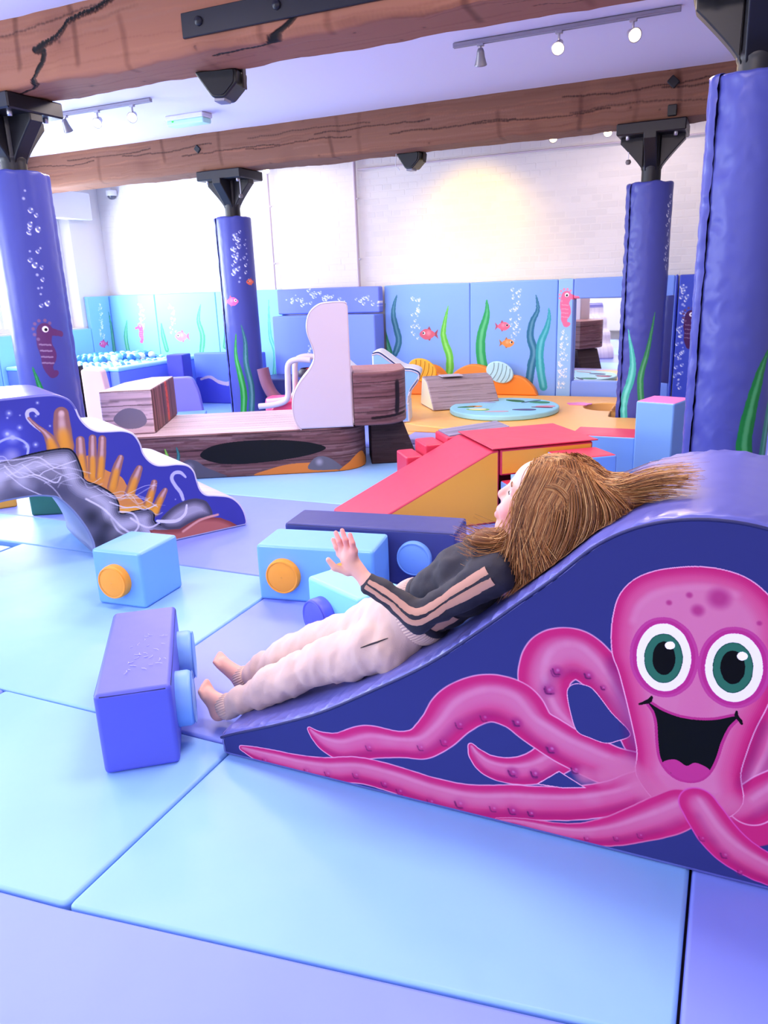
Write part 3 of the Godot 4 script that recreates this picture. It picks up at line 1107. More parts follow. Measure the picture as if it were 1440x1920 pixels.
	bubbles(cl, 0.5, -0.1, 0.52, -0.3, 10, 0.03, rng, 0.06)
	part("cover", front_printed(Vector3(1.46, 1.09, 0.28)), printed(cl.tex(), 0.4), lo)
	var be := MB.new()
	be.soft_box(Vector3(1.44, 0.36, 0.5), 0.02, 0.01)
	var bn := thing("foam_bench", "dark blue foam bench at the foot of the block pad", "bench", Vector3(-4.78, 0.18, -8.48))
	part("cover", be, M.navy, bn)
	# left wall
	var cw := Cv.new(self, -9.2, 0.0, -2.0, 1.45, 160, Color(0.56, 0.79, 0.97))
	bubbles(cw, -8.85, 1.30, -8.80, 0.8, 24, 0.026, rng, 0.04)
	fish(cw, -8.8, 0.75, 0.17, Color(0.95, 0.40, 0.62), 1.0)
	fish(cw, -8.82, 0.55, 0.16, Color(0.95, 0.35, 0.55), 1.0)
	weed(cw, [[-9.0, 0.45], [-9.02, 0.8], [-9.0, 1.2]], 0.05, Color(0.35, 0.75, 0.55))
	bubbles(cw, -4.6, 1.2, -4.5, 0.5, 60, 0.02, rng, 0.3)
	cw.poly([[-5.9, 0.0], [-5.4, 0.45], [-4.6, 0.30], [-3.9, 0.5], [-3.2, 0.0]], Color(0.65, 0.85, 0.98))
	fish(cw, -4.9, 0.55, 0.2, Color(0.95, 0.5, 0.6), 1.0)
	var lart := printed(cw.tex(), 0.4)
	for q in [[-9.04, -8.62, 1.42, "light blue wall pad beside the far window, in the corner"], [-8.61, -7.0, 0.985, "low light blue wall pad under the far window"], [-6.99, -5.5, 0.985, "low light blue wall pad left of the far column"], [-5.49, -3.6, 0.985, "light blue wall pad with bubbles at the left edge, behind the column pad"], [-3.59, -2.05, 0.985, "light blue wall pad on the left wall, nearest the photographer"]]:
		var p := thing("wall_pad", q[3], "wall pad", Vector3(-8.5, 0, (q[0] + q[1]) / 2))
		var poly := PackedVector2Array([Vector2(-q[1], 0.03), Vector2(-q[0], 0.03), Vector2(-q[0], q[2]), Vector2(-q[1], q[2])])
		var b := MB.new()
		# local x runs along -z of the room, so that the print reads from inside
		b.prism(poly, 0.07, 0.012, 7, Transform3D(Basis(Vector3(0, 0, -1), Vector3.UP, Vector3(1, 0, 0)), Vector3(0.005, 0, -(q[0] + q[1]) / 2)))
		for i in b.uv.size():
			var w := b.v[i] + p.position
			b.uv[i] = Vector2((w.z + 9.2) / 7.2, 1.0 - w.y / 1.45)
		part("cover", b, lart, p)

func front_printed(size: Vector3) -> MB:  # a soft box whose print is laid flat across x and y
	var b := MB.new()
	b.soft_box(size, 0.018, 0.006)
	for i in b.uv.size():
		b.uv[i] = Vector2(clampf(b.v[i].x / size.x + 0.5, 0.01, 0.99), clampf(0.5 - b.v[i].y / size.y, 0.01, 0.99))
	return b

func pad_mesh(x0: float, y0: float, x1: float, y1: float, off: Vector3) -> MB:
	var b := MB.new()
	b.soft_box(Vector3(x1 - x0 - 0.004, y1 - y0, 0.08), 0.015, 0.006, Transform3D(Basis(), Vector3((x0 + x1) / 2, (y0 + y1) / 2, -9.09) - off))
	for i in b.uv.size():
		var w := b.v[i] + off
		b.uv[i] = Vector2((w.x + 8.6) / 9.6, 1.0 - w.y / 1.45)
	return b

func wall_pad(x0: float, x1: float, y0: float, y1: float, m: Material, label: String) -> void:
	var at := Vector3((x0 + x1) / 2, 0, -9.1)
	var o := thing("wall_pad", label, "wall pad", at)
	part("cover", pad_mesh(x0, y0, x1, y1, at), m, o)


# ---------------------------------------------------------------- the octopus slide
const WAVE := [[-1.41, 0.075], [-1.353, 0.102], [-1.2, 0.166], [-1.033, 0.246], [-0.86, 0.352], [-0.69, 0.465], [-0.54, 0.591], [-0.443, 0.679], [-0.352, 0.761], [-0.266, 0.846], [-0.185, 0.899], [-0.095, 0.93], [0.0, 0.94]]
const SLIDE_F := -1.75
const SLIDE_B := -2.46

func wave_y(x: float) -> float:
	x = -absf(x)
	if x < -1.41:
		return 0.0
	for i in WAVE.size() - 1:
		if x <= WAVE[i + 1][0]:
			return lerpf(WAVE[i][1], WAVE[i + 1][1], (x - WAVE[i][0]) / (WAVE[i + 1][0] - WAVE[i][0]))
	return 0.94

func octopus_slide() -> void:
	var top := []
	for p in WAVE:
		top.append(p)
	for i in range(WAVE.size() - 2, -1, -1):
		top.append([-WAVE[i][0], WAVE[i][1]])
	var outline := PackedVector2Array()
	for p in curve2(top, false, 5):
		outline.append(Vector2(p[0], p[1]))
	outline.append(Vector2(1.41, 0.001))
	outline.append(Vector2(-1.41, 0.001))
	outline = fillet_ends(outline)
	var o := thing("octopus_slide", "dark blue wave slide with a laughing pink octopus printed on its side", "slide", Vector3(0, 0, SLIDE_B))
	var depth := SLIDE_F - SLIDE_B
	var cv := octopus_print()
	var side := MB.new()
	side.prism(outline, depth, 0.014, 1, Transform3D(), cv.o, cv.uvs())
	var pm := printed(cv.tex(), 0.6)
	pm.metallic_specular = 0.25
	part("printed_side", side, pm, o)
	var back := MB.new()
	back.prism(outline, depth, 0.014, 4)
	part("back_side", back, M.navy, o)
	var run := slide_run(outline, depth)
	part("sliding_surface", run, M.run, o)
	var seam := MB.new()
	var pts := []
	for p in curve2(top, false, 5):
		pts.append(Vector3(p[0], p[1] - 0.012, depth - 0.002))
	seam.tube(pts, [0.0045], 6)
	part("piped_edge", seam, M.dark_seam, o)

func fillet_ends(p: PackedVector2Array) -> PackedVector2Array:
	var q := PackedVector2Array()
	for i in p.size():
		if i >= p.size() - 2 or i == 0 or (p[i].y < 0.06 and absf(p[i].x) > 1.4):
			var a := p[(i + p.size() - 1) % p.size()]
			var b := p[(i + 1) % p.size()]
			var l := minf(0.018, minf(a.distance_to(p[i]), b.distance_to(p[i])) * 0.45)
			var p0 := p[i] + (a - p[i]).normalized() * l
			var p1 := p[i] + (b - p[i]).normalized() * l
			for k in 4:
				var t := k / 3.0
				q.append(p0.lerp(p[i], t).lerp(p[i].lerp(p1, t), t))
		else:
			q.append(p[i])
	return q

func slide_run(outline: PackedVector2Array, depth: float) -> MB:  # the top cover, puckered where it is sewn to the sides
	var f := FastNoiseLite.new()
	f.seed = 5
	f.frequency = 1.0
	var b := MB.new()
	var q := PackedVector2Array()
	var m := outline.size()
	for i in m:
		var a := outline[i]
		var c := outline[(i + 1) % m]
		var k := maxi(1, int(a.distance_to(c) / 0.012))
		if a.y < 0.004 and c.y < 0.004:
			k = 1
		for j in k:
			q.append(a.lerp(c, float(j) / k))
	if Geometry2D.is_polygon_clockwise(q):
		q.reverse()
	m = q.size()
	var zs := [0.0, 0.004, 0.014, 0.04, 0.08, 0.14, 0.22, 0.35, 0.5, 0.58, 0.63, 0.66, 0.68, 0.697, 0.706, depth]
	var rows := []
	for z in zs:
		var row := PackedInt32Array()
		var e: float = minf(z, depth - z)
		var ins := 0.014 * (1.0 - sqrt(maxf(0.0, 1.0 - pow(maxf(0.0, 0.014 - e) / 0.014, 2))))
		for i in m + 1:
			var p := q[i % m]
			var t := (q[(i + 1) % m] - q[(i + m - 1) % m]).normalized()
			var nm := Vector2(t.y, -t.x)
			var d := 0.0
			if p.y > 0.03:
				var pk := pow(absf(f.get_noise_2d(i * 0.35, z * 6.0)), 1.0)
				d = 0.017 * exp(-pow((e - 0.035) / 0.03, 2)) * (f.get_noise_2d(i * 0.55, z * 14.0)) - 0.007 * exp(-pow((e - 0.02) / 0.012, 2)) * pk
				d += 0.003 * f.get_noise_2d(i * 0.03, z * 4.0)
			var pp := p + nm * (d - ins)
			row.append(b.vert(Vector3(pp.x, pp.y, z), Vector3(nm.x, nm.y, 0)))
		rows.append(row)
	b.grid(rows)
	regular(b, rows)
	return b

func octopus_print() -> Cv:
	var t_upper := [[-0.278, 0.331, 0.03], [-0.336, 0.37, 0.056], [-0.367, 0.435, 0.064], [-0.371, 0.487, 0.067], [-0.345, 0.538, 0.073], [-0.295, 0.556, 0.067], [-0.249, 0.53, 0.059], [-0.212, 0.486, 0.05], [-0.179, 0.432, 0.044], [-0.149, 0.376, 0.041], [-0.13, 0.339, 0.041]]
	var t_mid := [[-1.073, 0.169, 0.007], [-1.05, 0.15, 0.02], [-1.015, 0.135, 0.035], [-0.963, 0.135, 0.047], [-0.876, 0.172, 0.054], [-0.777, 0.187, 0.042], [-0.713, 0.205, 0.048], [-0.658, 0.262, 0.058], [-0.605, 0.335, 0.068], [-0.525, 0.386, 0.069], [-0.447, 0.382, 0.073]]
	var t_mid_b := [[-0.397, 0.336, 0.058], [-0.353, 0.312, 0.058], [-0.305, 0.29, 0.058], [-0.248, 0.273, 0.061], [-0.183, 0.257, 0.06], [-0.121, 0.256, 0.058]]
	var t_low := [[-1.331, 0.044, 0.008], [-1.282, 0.037, 0.022], [-1.206, 0.034, 0.031], [-1.122, 0.033, 0.036], [-1.021, 0.041, 0.042], [-0.915, 0.066, 0.045], [-0.806, 0.065, 0.048], [-0.678, 0.051, 0.052], [-0.562, 0.054, 0.054]]
	var t_low_b := [[-0.448, 0.084, 0.053], [-0.378, 0.099, 0.052], [-0.281, 0.126, 0.05], [-0.188, 0.168, 0.048], [-0.119, 0.214, 0.049], [-0.059, 0.246, 0.048]]
	var t_small := [[-0.565, 0.23, 0.008], [-0.546, 0.202, 0.024], [-0.51, 0.18, 0.035], [-0.445, 0.182, 0.04], [-0.382, 0.21, 0.046], [-0.329, 0.262, 0.051]]
	var t_bot := [[-0.49, 0.013, 0.005], [-0.448, 0.022, 0.009], [-0.402, 0.024, 0.016], [-0.326, 0.025, 0.025], [-0.253, 0.038, 0.033], [-0.184, 0.067, 0.042], [-0.117, 0.11, 0.05], [-0.062, 0.15, 0.056], [-0.021, 0.186, 0.053]]
	var t_right_low := [[0.011, 0.206, 0.043], [0.035, 0.17, 0.047], [0.068, 0.126, 0.05], [0.112, 0.091, 0.049], [0.179, 0.064, 0.042], [0.252, 0.05, 0.027], [0.319, 0.062, 0.009]]
	var t_right := [[0.116, 0.271, 0.04], [0.144, 0.354, 0.048], [0.166, 0.447, 0.051], [0.204, 0.502, 0.045], [0.252, 0.499, 0.036], [0.275, 0.448, 0.028], [0.267, 0.394, 0.021]]
	var t_right_mid := [[0.124, 0.227, 0.05], [0.163, 0.273, 0.053], [0.217, 0.313, 0.051], [0.283, 0.316, 0.038], [0.347, 0.299, 0.025], [0.396, 0.322, 0.008]]
	var o_head := [[-0.132, 0.248], [-0.135, 0.317], [-0.155, 0.406], [-0.187, 0.521], [-0.205, 0.568], [-0.211, 0.626], [-0.207, 0.684], [-0.195, 0.729], [-0.166, 0.768], [-0.123, 0.794], [-0.072, 0.809], [-0.026, 0.816], [0.02, 0.814], [0.062, 0.803], [0.097, 0.781], [0.125, 0.75], [0.146, 0.705], [0.155, 0.649], [0.148, 0.584], [0.137, 0.507], [0.117, 0.436], [0.104, 0.369], [0.097, 0.307], [0.108, 0.233], [0.072, 0.18], [0.013, 0.185], [-0.021, 0.186], [-0.077, 0.182]]
	var o_eye_l := [[-0.031, 0.593], [-0.031, 0.57], [-0.035, 0.548], [-0.042, 0.528], [-0.054, 0.512], [-0.067, 0.5], [-0.083, 0.494], [-0.099, 0.494], [-0.114, 0.5], [-0.128, 0.512], [-0.14, 0.529], [-0.148, 0.549], [-0.151, 0.572], [-0.151, 0.595], [-0.146, 0.617], [-0.138, 0.636], [-0.127, 0.652], [-0.113, 0.663], [-0.097, 0.668], [-0.082, 0.668], [-0.067, 0.661], [-0.053, 0.65], [-0.043, 0.634], [-0.035, 0.614]]
	var o_iris_l := [[-0.05, 0.587], [-0.051, 0.571], [-0.054, 0.555], [-0.059, 0.541], [-0.067, 0.529], [-0.076, 0.521], [-0.087, 0.517], [-0.098, 0.517], [-0.108, 0.522], [-0.117, 0.53], [-0.125, 0.542], [-0.13, 0.556], [-0.132, 0.572], [-0.132, 0.589], [-0.128, 0.605], [-0.122, 0.619], [-0.115, 0.63], [-0.105, 0.637], [-0.095, 0.641], [-0.084, 0.641], [-0.074, 0.636], [-0.065, 0.628], [-0.058, 0.617], [-0.053, 0.602]]
	var o_pup_l := [[-0.065, 0.584], [-0.065, 0.573], [-0.067, 0.562], [-0.07, 0.553], [-0.075, 0.545], [-0.081, 0.539], [-0.087, 0.537], [-0.094, 0.537], [-0.1, 0.54], [-0.106, 0.546], [-0.111, 0.554], [-0.114, 0.564], [-0.115, 0.575], [-0.115, 0.587], [-0.113, 0.598], [-0.11, 0.607], [-0.105, 0.615], [-0.099, 0.62], [-0.093, 0.623], [-0.086, 0.622], [-0.08, 0.619], [-0.074, 0.613], [-0.07, 0.605], [-0.067, 0.595]]
	var o_glint_l := [[-0.068, 0.617], [-0.069, 0.611], [-0.073, 0.607], [-0.078, 0.605], [-0.084, 0.605], [-0.088, 0.608], [-0.09, 0.613], [-0.089, 0.619], [-0.085, 0.623], [-0.079, 0.625], [-0.074, 0.625], [-0.07, 0.622]]
	var o_eye_r := [[0.119, 0.593], [0.119, 0.571], [0.115, 0.55], [0.108, 0.53], [0.097, 0.514], [0.083, 0.502], [0.068, 0.496], [0.052, 0.496], [0.037, 0.502], [0.023, 0.513], [0.012, 0.53], [0.004, 0.55], [0, 0.572], [0.001, 0.594], [0.005, 0.616], [0.013, 0.635], [0.025, 0.651], [0.038, 0.662], [0.054, 0.667], [0.069, 0.667], [0.084, 0.661], [0.097, 0.649], [0.108, 0.634], [0.115, 0.615]]
	var o_iris_r := [[0.098, 0.59], [0.098, 0.574], [0.096, 0.558], [0.09, 0.544], [0.083, 0.533], [0.074, 0.525], [0.064, 0.52], [0.053, 0.52], [0.043, 0.525], [0.033, 0.533], [0.026, 0.545], [0.02, 0.559], [0.018, 0.575], [0.018, 0.591], [0.021, 0.607], [0.026, 0.62], [0.034, 0.632], [0.043, 0.639], [0.053, 0.643], [0.064, 0.643], [0.074, 0.638], [0.083, 0.63], [0.09, 0.619], [0.095, 0.605]]
	var o_pup_r := [[0.083, 0.588], [0.083, 0.577], [0.082, 0.566], [0.078, 0.557], [0.074, 0.549], [0.068, 0.544], [0.061, 0.541], [0.055, 0.541], [0.048, 0.545], [0.042, 0.55], [0.038, 0.558], [0.034, 0.568], [0.032, 0.578], [0.032, 0.589], [0.034, 0.6], [0.037, 0.609], [0.042, 0.617], [0.048, 0.622], [0.054, 0.624], [0.061, 0.624], [0.068, 0.621], [0.073, 0.615], [0.078, 0.608], [0.081, 0.598]]
	var o_glint_r := [[0.086, 0.616], [0.085, 0.61], [0.081, 0.606], [0.076, 0.603], [0.07, 0.604], [0.066, 0.607], [0.064, 0.612], [0.065, 0.618], [0.069, 0.623], [0.074, 0.625], [0.079, 0.624], [0.084, 0.621]]
	var o_mouth := [[-0.117, 0.456], [-0.085, 0.441], [-0.046, 0.432], [-0.005, 0.433], [0.034, 0.442], [0.077, 0.46], [0.061, 0.428], [0.049, 0.386], [0.042, 0.344], [0.031, 0.305], [0.014, 0.278], [-0.01, 0.265], [-0.039, 0.266], [-0.064, 0.284], [-0.081, 0.314], [-0.089, 0.359], [-0.094, 0.404], [-0.103, 0.435]]
	var o_tongue := [[-0.075, 0.3], [-0.057, 0.313], [-0.041, 0.314], [-0.021, 0.304], [-0.005, 0.316], [0.009, 0.316], [0.031, 0.304], [0.016, 0.278], [-0.01, 0.264], [-0.039, 0.266], [-0.062, 0.282]]
	var o_smile_l := [[-0.138, 0.449, 0.002], [-0.126, 0.456, 0.004], [-0.116, 0.463, 0.005], [-0.111, 0.475, 0.002]]
	var o_smile_r := [[0.075, 0.473, 0.002], [0.076, 0.461, 0.004], [0.083, 0.453, 0.004], [0.089, 0.443, 0.002]]
	var o_hole1 := [[-0.313, 0.441], [-0.308, 0.463], [-0.292, 0.475], [-0.272, 0.476], [-0.251, 0.47], [-0.228, 0.446], [-0.2, 0.411], [-0.153, 0.362], [-0.187, 0.332], [-0.214, 0.321], [-0.25, 0.327], [-0.285, 0.34], [-0.303, 0.39]]
	var o_hole2 := [[-0.386, 0.156], [-0.326, 0.213], [-0.254, 0.179], [-0.315, 0.162]]
	var o_spots := [[0.016, 0.748, 0.031], [-0.026, 0.712, 0.018], [-0.047, 0.747, 0.009], [-0.088, 0.722, 0.008], [0.101, 0.7, 0.007]]
	var o_suckers := [[-0.714, 0.191, 0.018], [-0.643, 0.224, 0.021], [-0.598, 0.289, 0.022], [-0.528, 0.326, 0.02], [-0.44, 0.331, 0.021], [-0.35, 0.273, 0.02], [-0.925, 0.046, 0.02], [-0.832, 0.04, 0.019], [-0.783, 0.027, 0.021], [-0.686, 0.018, 0.022], [-0.6, 0.035, 0.025], [-0.502, 0.047, 0.019], [-0.445, 0.174, 0.022], [-0.389, 0.184, 0.018], [-0.342, 0.496, 0.021], [-0.354, 0.446, 0.024], [-0.877, 0.152, 0.019], [-1.022, 0.027, 0.019], [-1.095, 0.018, 0.017], [-1.246, 0.018, 0.018], [-0.439, 0.331, 0.017], [-0.347, 0.272, 0.019], [-0.284, 0.226, 0.019], [-0.339, 0.501, 0.019], [-0.359, 0.442, 0.019], [-0.448, 0.055, 0.021], [-0.397, 0.061, 0.016], [0.029, 0.109, 0.014], [0.082, 0.076, 0.016], [0.121, 0.039, 0.012], [-0.248, 0.025, 0.012], [-0.173, 0.048, 0.014], [-0.115, 0.074, 0.015], [-0.262, 0.503, 0.016], [-0.225, 0.476, 0.01], [-0.45, 0.176, 0.02], [-0.389, 0.188, 0.019]]
	var navy := Color(0.18, 0.20, 0.46)
	var cv := Cv.new(self, -1.42, 0.0, 0.62, 0.96, 980, navy)
	var edge := Color(0.88, 0.62, 0.78)
	var rim := Color(0.74, 0.14, 0.44)
	var base := Color(0.79, 0.31, 0.54)
	var lilac := Color(0.80, 0.48, 0.65)
	var pale := Color(0.87, 0.66, 0.78)
	var shade := Color(0.42, 0.10, 0.42)
	var arms := [t_upper, t_small, t_mid + t_mid_b, t_low + t_low_b, t_right, t_right_mid, t_bot]
	cv.stroke([[0.15, 0.44, 0.06], [0.16, 0.34, 0.07], [0.16, 0.22, 0.07], [0.12, 0.16, 0.05]], rim, 0.9)
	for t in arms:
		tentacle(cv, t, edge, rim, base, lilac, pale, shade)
	cv.poly(o_hole1, edge)
	cv.poly(grown(o_hole1, -0.0025), navy)
	cv.poly(o_hole2, edge, false)
	cv.poly(grown(o_hole2, -0.003), navy, false)
	for s in o_suckers:
		sucker(cv, s)
	# dark airbrushing where the head lies over the arms
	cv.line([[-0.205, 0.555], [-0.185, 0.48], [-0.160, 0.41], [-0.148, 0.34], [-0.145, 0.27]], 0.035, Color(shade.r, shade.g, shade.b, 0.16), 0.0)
	# the head: a rim of deep pink that fades inwards
	cv.poly(grown(o_head, 0.003), edge)
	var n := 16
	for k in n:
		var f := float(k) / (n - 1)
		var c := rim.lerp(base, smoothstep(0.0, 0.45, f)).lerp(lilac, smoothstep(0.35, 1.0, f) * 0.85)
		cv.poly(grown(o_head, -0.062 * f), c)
	var hi := []
	for i in range(6, 14):
		var p: Array = o_head[i]
		hi.append([p[0] + (0.03 - p[0]) * 0.17, p[1] + (0.55 - p[1]) * 0.17, 0.018])
	cv.stroke(hi, Color(pale.r, pale.g, pale.b, 0.10), 0.0)
	cv.stroke([[0.0, 0.60, 0.05], [-0.02, 0.42, 0.05], [-0.06, 0.30, 0.05], [-0.02, 0.16, 0.06]], Color(0.80, 0.42, 0.62, 0.05), 0.0)
	# the jaw runs into the arms without a line
	for q in [[-0.16, 0.27, 0.05], [-0.13, 0.235, 0.06], [-0.08, 0.20, 0.07], [-0.02, 0.185, 0.06], [0.04, 0.19, 0.06], [0.09, 0.22, 0.05], [-0.19, 0.24, 0.05], [-0.22, 0.22, 0.04], [-0.26, 0.215, 0.04]]:
		for k in 3:
			cv.dab(q[0], q[1], q[2], Color(0.79, 0.42, 0.60, 0.5), 0.0)
	for q in arms.slice(6):
		tentacle(cv, q, Color(0.80, 0.40, 0.60), rim, base, lilac, pale, shade)
	cv.line([[0.135, 0.46], [0.115, 0.36], [0.10, 0.27]], 0.022, Color(0.42, 0.12, 0.40, 0.08), 0.0)
	for s in o_spots:
		cv.dab(s[0], s[1], s[2] * 1.15, Color(0.66, 0.18, 0.48, 0.85), 0.25)
	# face
	for e in [o_eye_l, o_eye_r]:
		cv.poly(grown(e, 0.016), Color(0.72, 0.24, 0.56))
		cv.poly(grown(e, 0.009), Color(0.70, 0.18, 0.52))
		cv.poly(e, Color(0.95, 0.93, 0.97))
	for e in [o_iris_l, o_iris_r]:
		cv.poly(grown(e, 0.0016), Color(0.10, 0.25, 0.20))
		cv.poly(e, Color(0.17, 0.42, 0.35))
	for e in [o_pup_l, o_pup_r]:
		cv.poly(e, Color(0.01, 0.015, 0.02))
	for e in [o_glint_l, o_glint_r]:
		cv.poly(e, Color(1, 0.97, 1))
	cv.poly(grown(o_mouth, 0.007), Color(0.70, 0.18, 0.50))
	cv.poly(o_mouth, Color(0.012, 0.03, 0.04))
	cv.poly(o_tongue, Color(0.72, 0.20, 0.52))
	cv.stroke(o_smile_l, Color(0.03, 0.01, 0.03), 0.8)
	cv.stroke(o_smile_r, Color(0.03, 0.01, 0.03), 0.8)
	# the arm that hangs before the body
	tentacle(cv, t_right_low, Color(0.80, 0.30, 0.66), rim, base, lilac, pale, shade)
	for s in o_suckers.slice(o_suckers.size() - 17):
		sucker(cv, s)
	return cv

func sucker(cv: Cv, s: Array) -> void:
	var r: float = s[2]
	cv.dab(s[0], s[1], r * 1.25, Color(0.60, 0.14, 0.46, 0.40), 0.0)
	cv.line([[s[0] - r * 0.6, s[1] + r * 0.2], [s[0] - r * 0.3, s[1] - r * 0.5], [s[0] + r * 0.4, s[1] - r * 0.4]], r * 0.16, Color(0.34, 0.10, 0.34, 0.30), 0.2)
	cv.dab(s[0] + r * 0.1, s[1] + r * 0.15, r * 0.30, Color(0.80, 0.55, 0.76, 0.4), 0.1)

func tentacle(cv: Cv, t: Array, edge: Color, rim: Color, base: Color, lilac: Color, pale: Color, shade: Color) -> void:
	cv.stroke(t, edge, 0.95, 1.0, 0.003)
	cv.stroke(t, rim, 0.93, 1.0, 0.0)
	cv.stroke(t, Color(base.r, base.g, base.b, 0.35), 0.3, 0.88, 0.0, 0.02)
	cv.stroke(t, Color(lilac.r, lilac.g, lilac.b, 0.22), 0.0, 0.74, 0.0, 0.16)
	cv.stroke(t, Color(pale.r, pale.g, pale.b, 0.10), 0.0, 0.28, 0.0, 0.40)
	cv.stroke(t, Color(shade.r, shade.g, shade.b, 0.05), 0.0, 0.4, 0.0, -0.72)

func grown(pts: Array, d: float) -> Array:  # an outline moved outwards by d
	var q := PackedVector2Array()
	for p in curve2(pts, true, 3) if pts.size() > 5 else pts:
		q.append(Vector2(p[0], p[1]))
	var r := Geometry2D.offset_polygon(q, d, Geometry2D.JOIN_ROUND)
	var best := PackedVector2Array()
	for g in r:
		if g.size() > best.size():
			best = g
	var out := []
	for p in best:
		out.append([p.x, p.y])
	return out

# ---------------------------------------------------------------- the coral slide
func reef_slide() -> void:
	var reef_outline := [[0.002, -0.011], [-0.01, 0.028], [0.004, 0.102], [0.04, 0.167], [0.096, 0.213], [0.183, 0.239], [0.245, 0.255], [0.276, 0.292], [0.29, 0.35], [0.302, 0.408], [0.337, 0.452], [0.401, 0.473], [0.476, 0.478], [0.528, 0.489], [0.567, 0.521], [0.592, 0.567], [0.601, 0.616], [0.621, 0.665], [0.647, 0.694], [0.695, 0.714], [0.764, 0.721], [0.826, 0.729], [0.866, 0.75], [0.895, 0.783], [0.913, 0.819], [0.924, 0.86], [0.943, 0.9], [0.971, 0.927], [1.023, 0.949], [1.093, 0.955], [1.18, 0.956], [1.291, 0.953], [1.413, 0.959], [1.555, 0.963]]
	var reef_arch := [[1.387, 0.371], [1.329, 0.408], [1.266, 0.421], [1.203, 0.418], [1.133, 0.403], [1.09, 0.382], [1.035, 0.31], [0.997, 0.24], [0.968, 0.171], [0.949, 0.098], [0.948, 0.049], [0.926, -0.021]]
	var reef_rock := [[1.594, 0.746], [1.426, 0.646], [1.344, 0.632], [1.256, 0.647], [1.166, 0.657], [1.075, 0.662], [1.003, 0.656], [0.973, 0.632], [0.956, 0.589], [0.94, 0.506], [0.936, 0.465], [0.864, 0.421], [0.794, 0.356], [0.771, 0.299], [0.769, 0.24], [0.686, 0.239], [0.614, 0.233], [0.576, 0.195], [0.572, 0.139], [0.448, 0.074], [0.459, -0.02], [0.928, -0.031], [1.081, -0.004], [1.7, 0.149]]
	var reef_sand := [[0.619, 0.103], [0.513, 0.082], [0.437, 0.071], [0.378, 0.092], [0.307, 0.112], [0.238, 0.105], [0.169, 0.086], [0.101, 0.045], [0.033, -0.011], [-0.007, -0.013], [0.476, -0.021], [0.572, -0.04]]
	var reef_stone := [[0.549, 0.146], [0.488, 0.199], [0.418, 0.23], [0.338, 0.242], [0.283, 0.228], [0.24, 0.195], [0.22, 0.111], [0.308, 0.106], [0.378, 0.092], [0.442, 0.072], [0.523, 0.09]]
	var reef_orange := [[0.959, 0.57], [0.879, 0.597], [0.823, 0.507], [0.741, 0.451], [0.709, 0.382], [0.674, 0.334], [0.62, 0.269], [0.573, 0.217], [0.687, 0.237], [0.768, 0.245], [0.775, 0.31], [0.83, 0.384], [0.927, 0.458], [0.94, 0.506]]
	var reef_coral0 := [[1.015, 0.667, 0.052], [1.015, 0.755, 0.051], [1.009, 0.832, 0.042], [1.006, 0.846, 0.037]]
	var reef_coral1 := [[0.944, 0.507, 0.029], [0.939, 0.606, 0.029], [0.931, 0.695, 0.025]]
	var reef_coral2 := [[0.895, 0.478, 0.026], [0.88, 0.587, 0.025], [0.865, 0.695, 0.021]]
	var reef_coral3 := [[0.857, 0.471, 0.026], [0.832, 0.579, 0.026], [0.813, 0.682, 0.022]]
	var reef_coral4 := [[0.798, 0.399, 0.03], [0.76, 0.496, 0.028], [0.726, 0.563, 0.018]]
	var reef_coral5 := [[0.709, 0.34, 0.031], [0.662, 0.427, 0.031], [0.629, 0.484, 0.021]]
	var reef_coral6 := [[0.609, 0.267, 0.028], [0.574, 0.336, 0.025], [0.554, 0.386, 0.019]]
	var reef_coral7 := [[0.573, 0.217, 0.026], [0.527, 0.284, 0.026], [0.495, 0.327, 0.017]]
	var reef_coral8 := [[1.075, 0.667, 0.037], [1.085, 0.717, 0.028], [1.106, 0.758, 0.015], [1.143, 0.801, 0.009], [1.172, 0.843, 0.007]]
	var reef_swirl0 := [[1.106, 0.758, 0.013], [1.152, 0.803, 0.011], [1.176, 0.843, 0.011], [1.171, 0.876, 0.011], [1.14, 0.881, 0.011], [1.122, 0.855, 0.009]]
	var reef_swirl1 := [[0.394, 0.247, 0.011], [0.405, 0.294, 0.013], [0.433, 0.343, 0.013], [0.449, 0.389, 0.013], [0.429, 0.418, 0.013], [0.391, 0.414, 0.012], [0.362, 0.38, 0.007]]
	var reef_swirl2 := [[0.376, 0.21, 0.007], [0.393, 0.158, 0.01], [0.441, 0.128, 0.011], [0.496, 0.131, 0.013], [0.57, 0.15, 0.009]]
	var reef_bubbles := [[1.261, 0.878, 0.026], [1.212, 0.862, 0.009], [1.223, 0.798, 0.023], [1.16, 0.699, 0.024], [1.117, 0.916, 0.016], [1.074, 0.787, 0.011], [1.287, 0.774, 0.035], [1.286, 0.459, 0.041], [1.273, 0.856, 0.011], [0.442, 0.259, 0.009], [1.204, 0.696, 0.027], [1.136, 0.848, 0.013], [1.265, 0.752, 0.053]]
	var reef_floorline := [[-0.007, -0.013], [0.476, -0.021], [0.926, -0.021]]
	var right := []
	for p in reef_outline:
		if p[0] < 1.29:
			right.append([-p[0], maxf(p[1], 0.001)])
	right[0] = [0.0, 0.001]
	var half := curve2(right, false, 5)
	var outline := PackedVector2Array()
	for p in half:
		outline.append(Vector2(p[0], p[1]))
	for i in range(half.size() - 1, -1, -1):  # the far half, mirrored about the crown
		outline.append(Vector2(-2.58 - half[i][0], half[i][1]))
	var arch := []
	for p in reef_arch:
		if p[0] < 1.28:
			arch.append([-p[0], p[1]])
	arch[-1][1] = 0.001
	var ac := curve2(arch, false, 5)
	for i in range(ac.size() - 1, -1, -1):
		outline.append(Vector2(-2.58 - ac[i][0], ac[i][1]))
	for p in ac:
		outline.append(Vector2(p[0], p[1]))
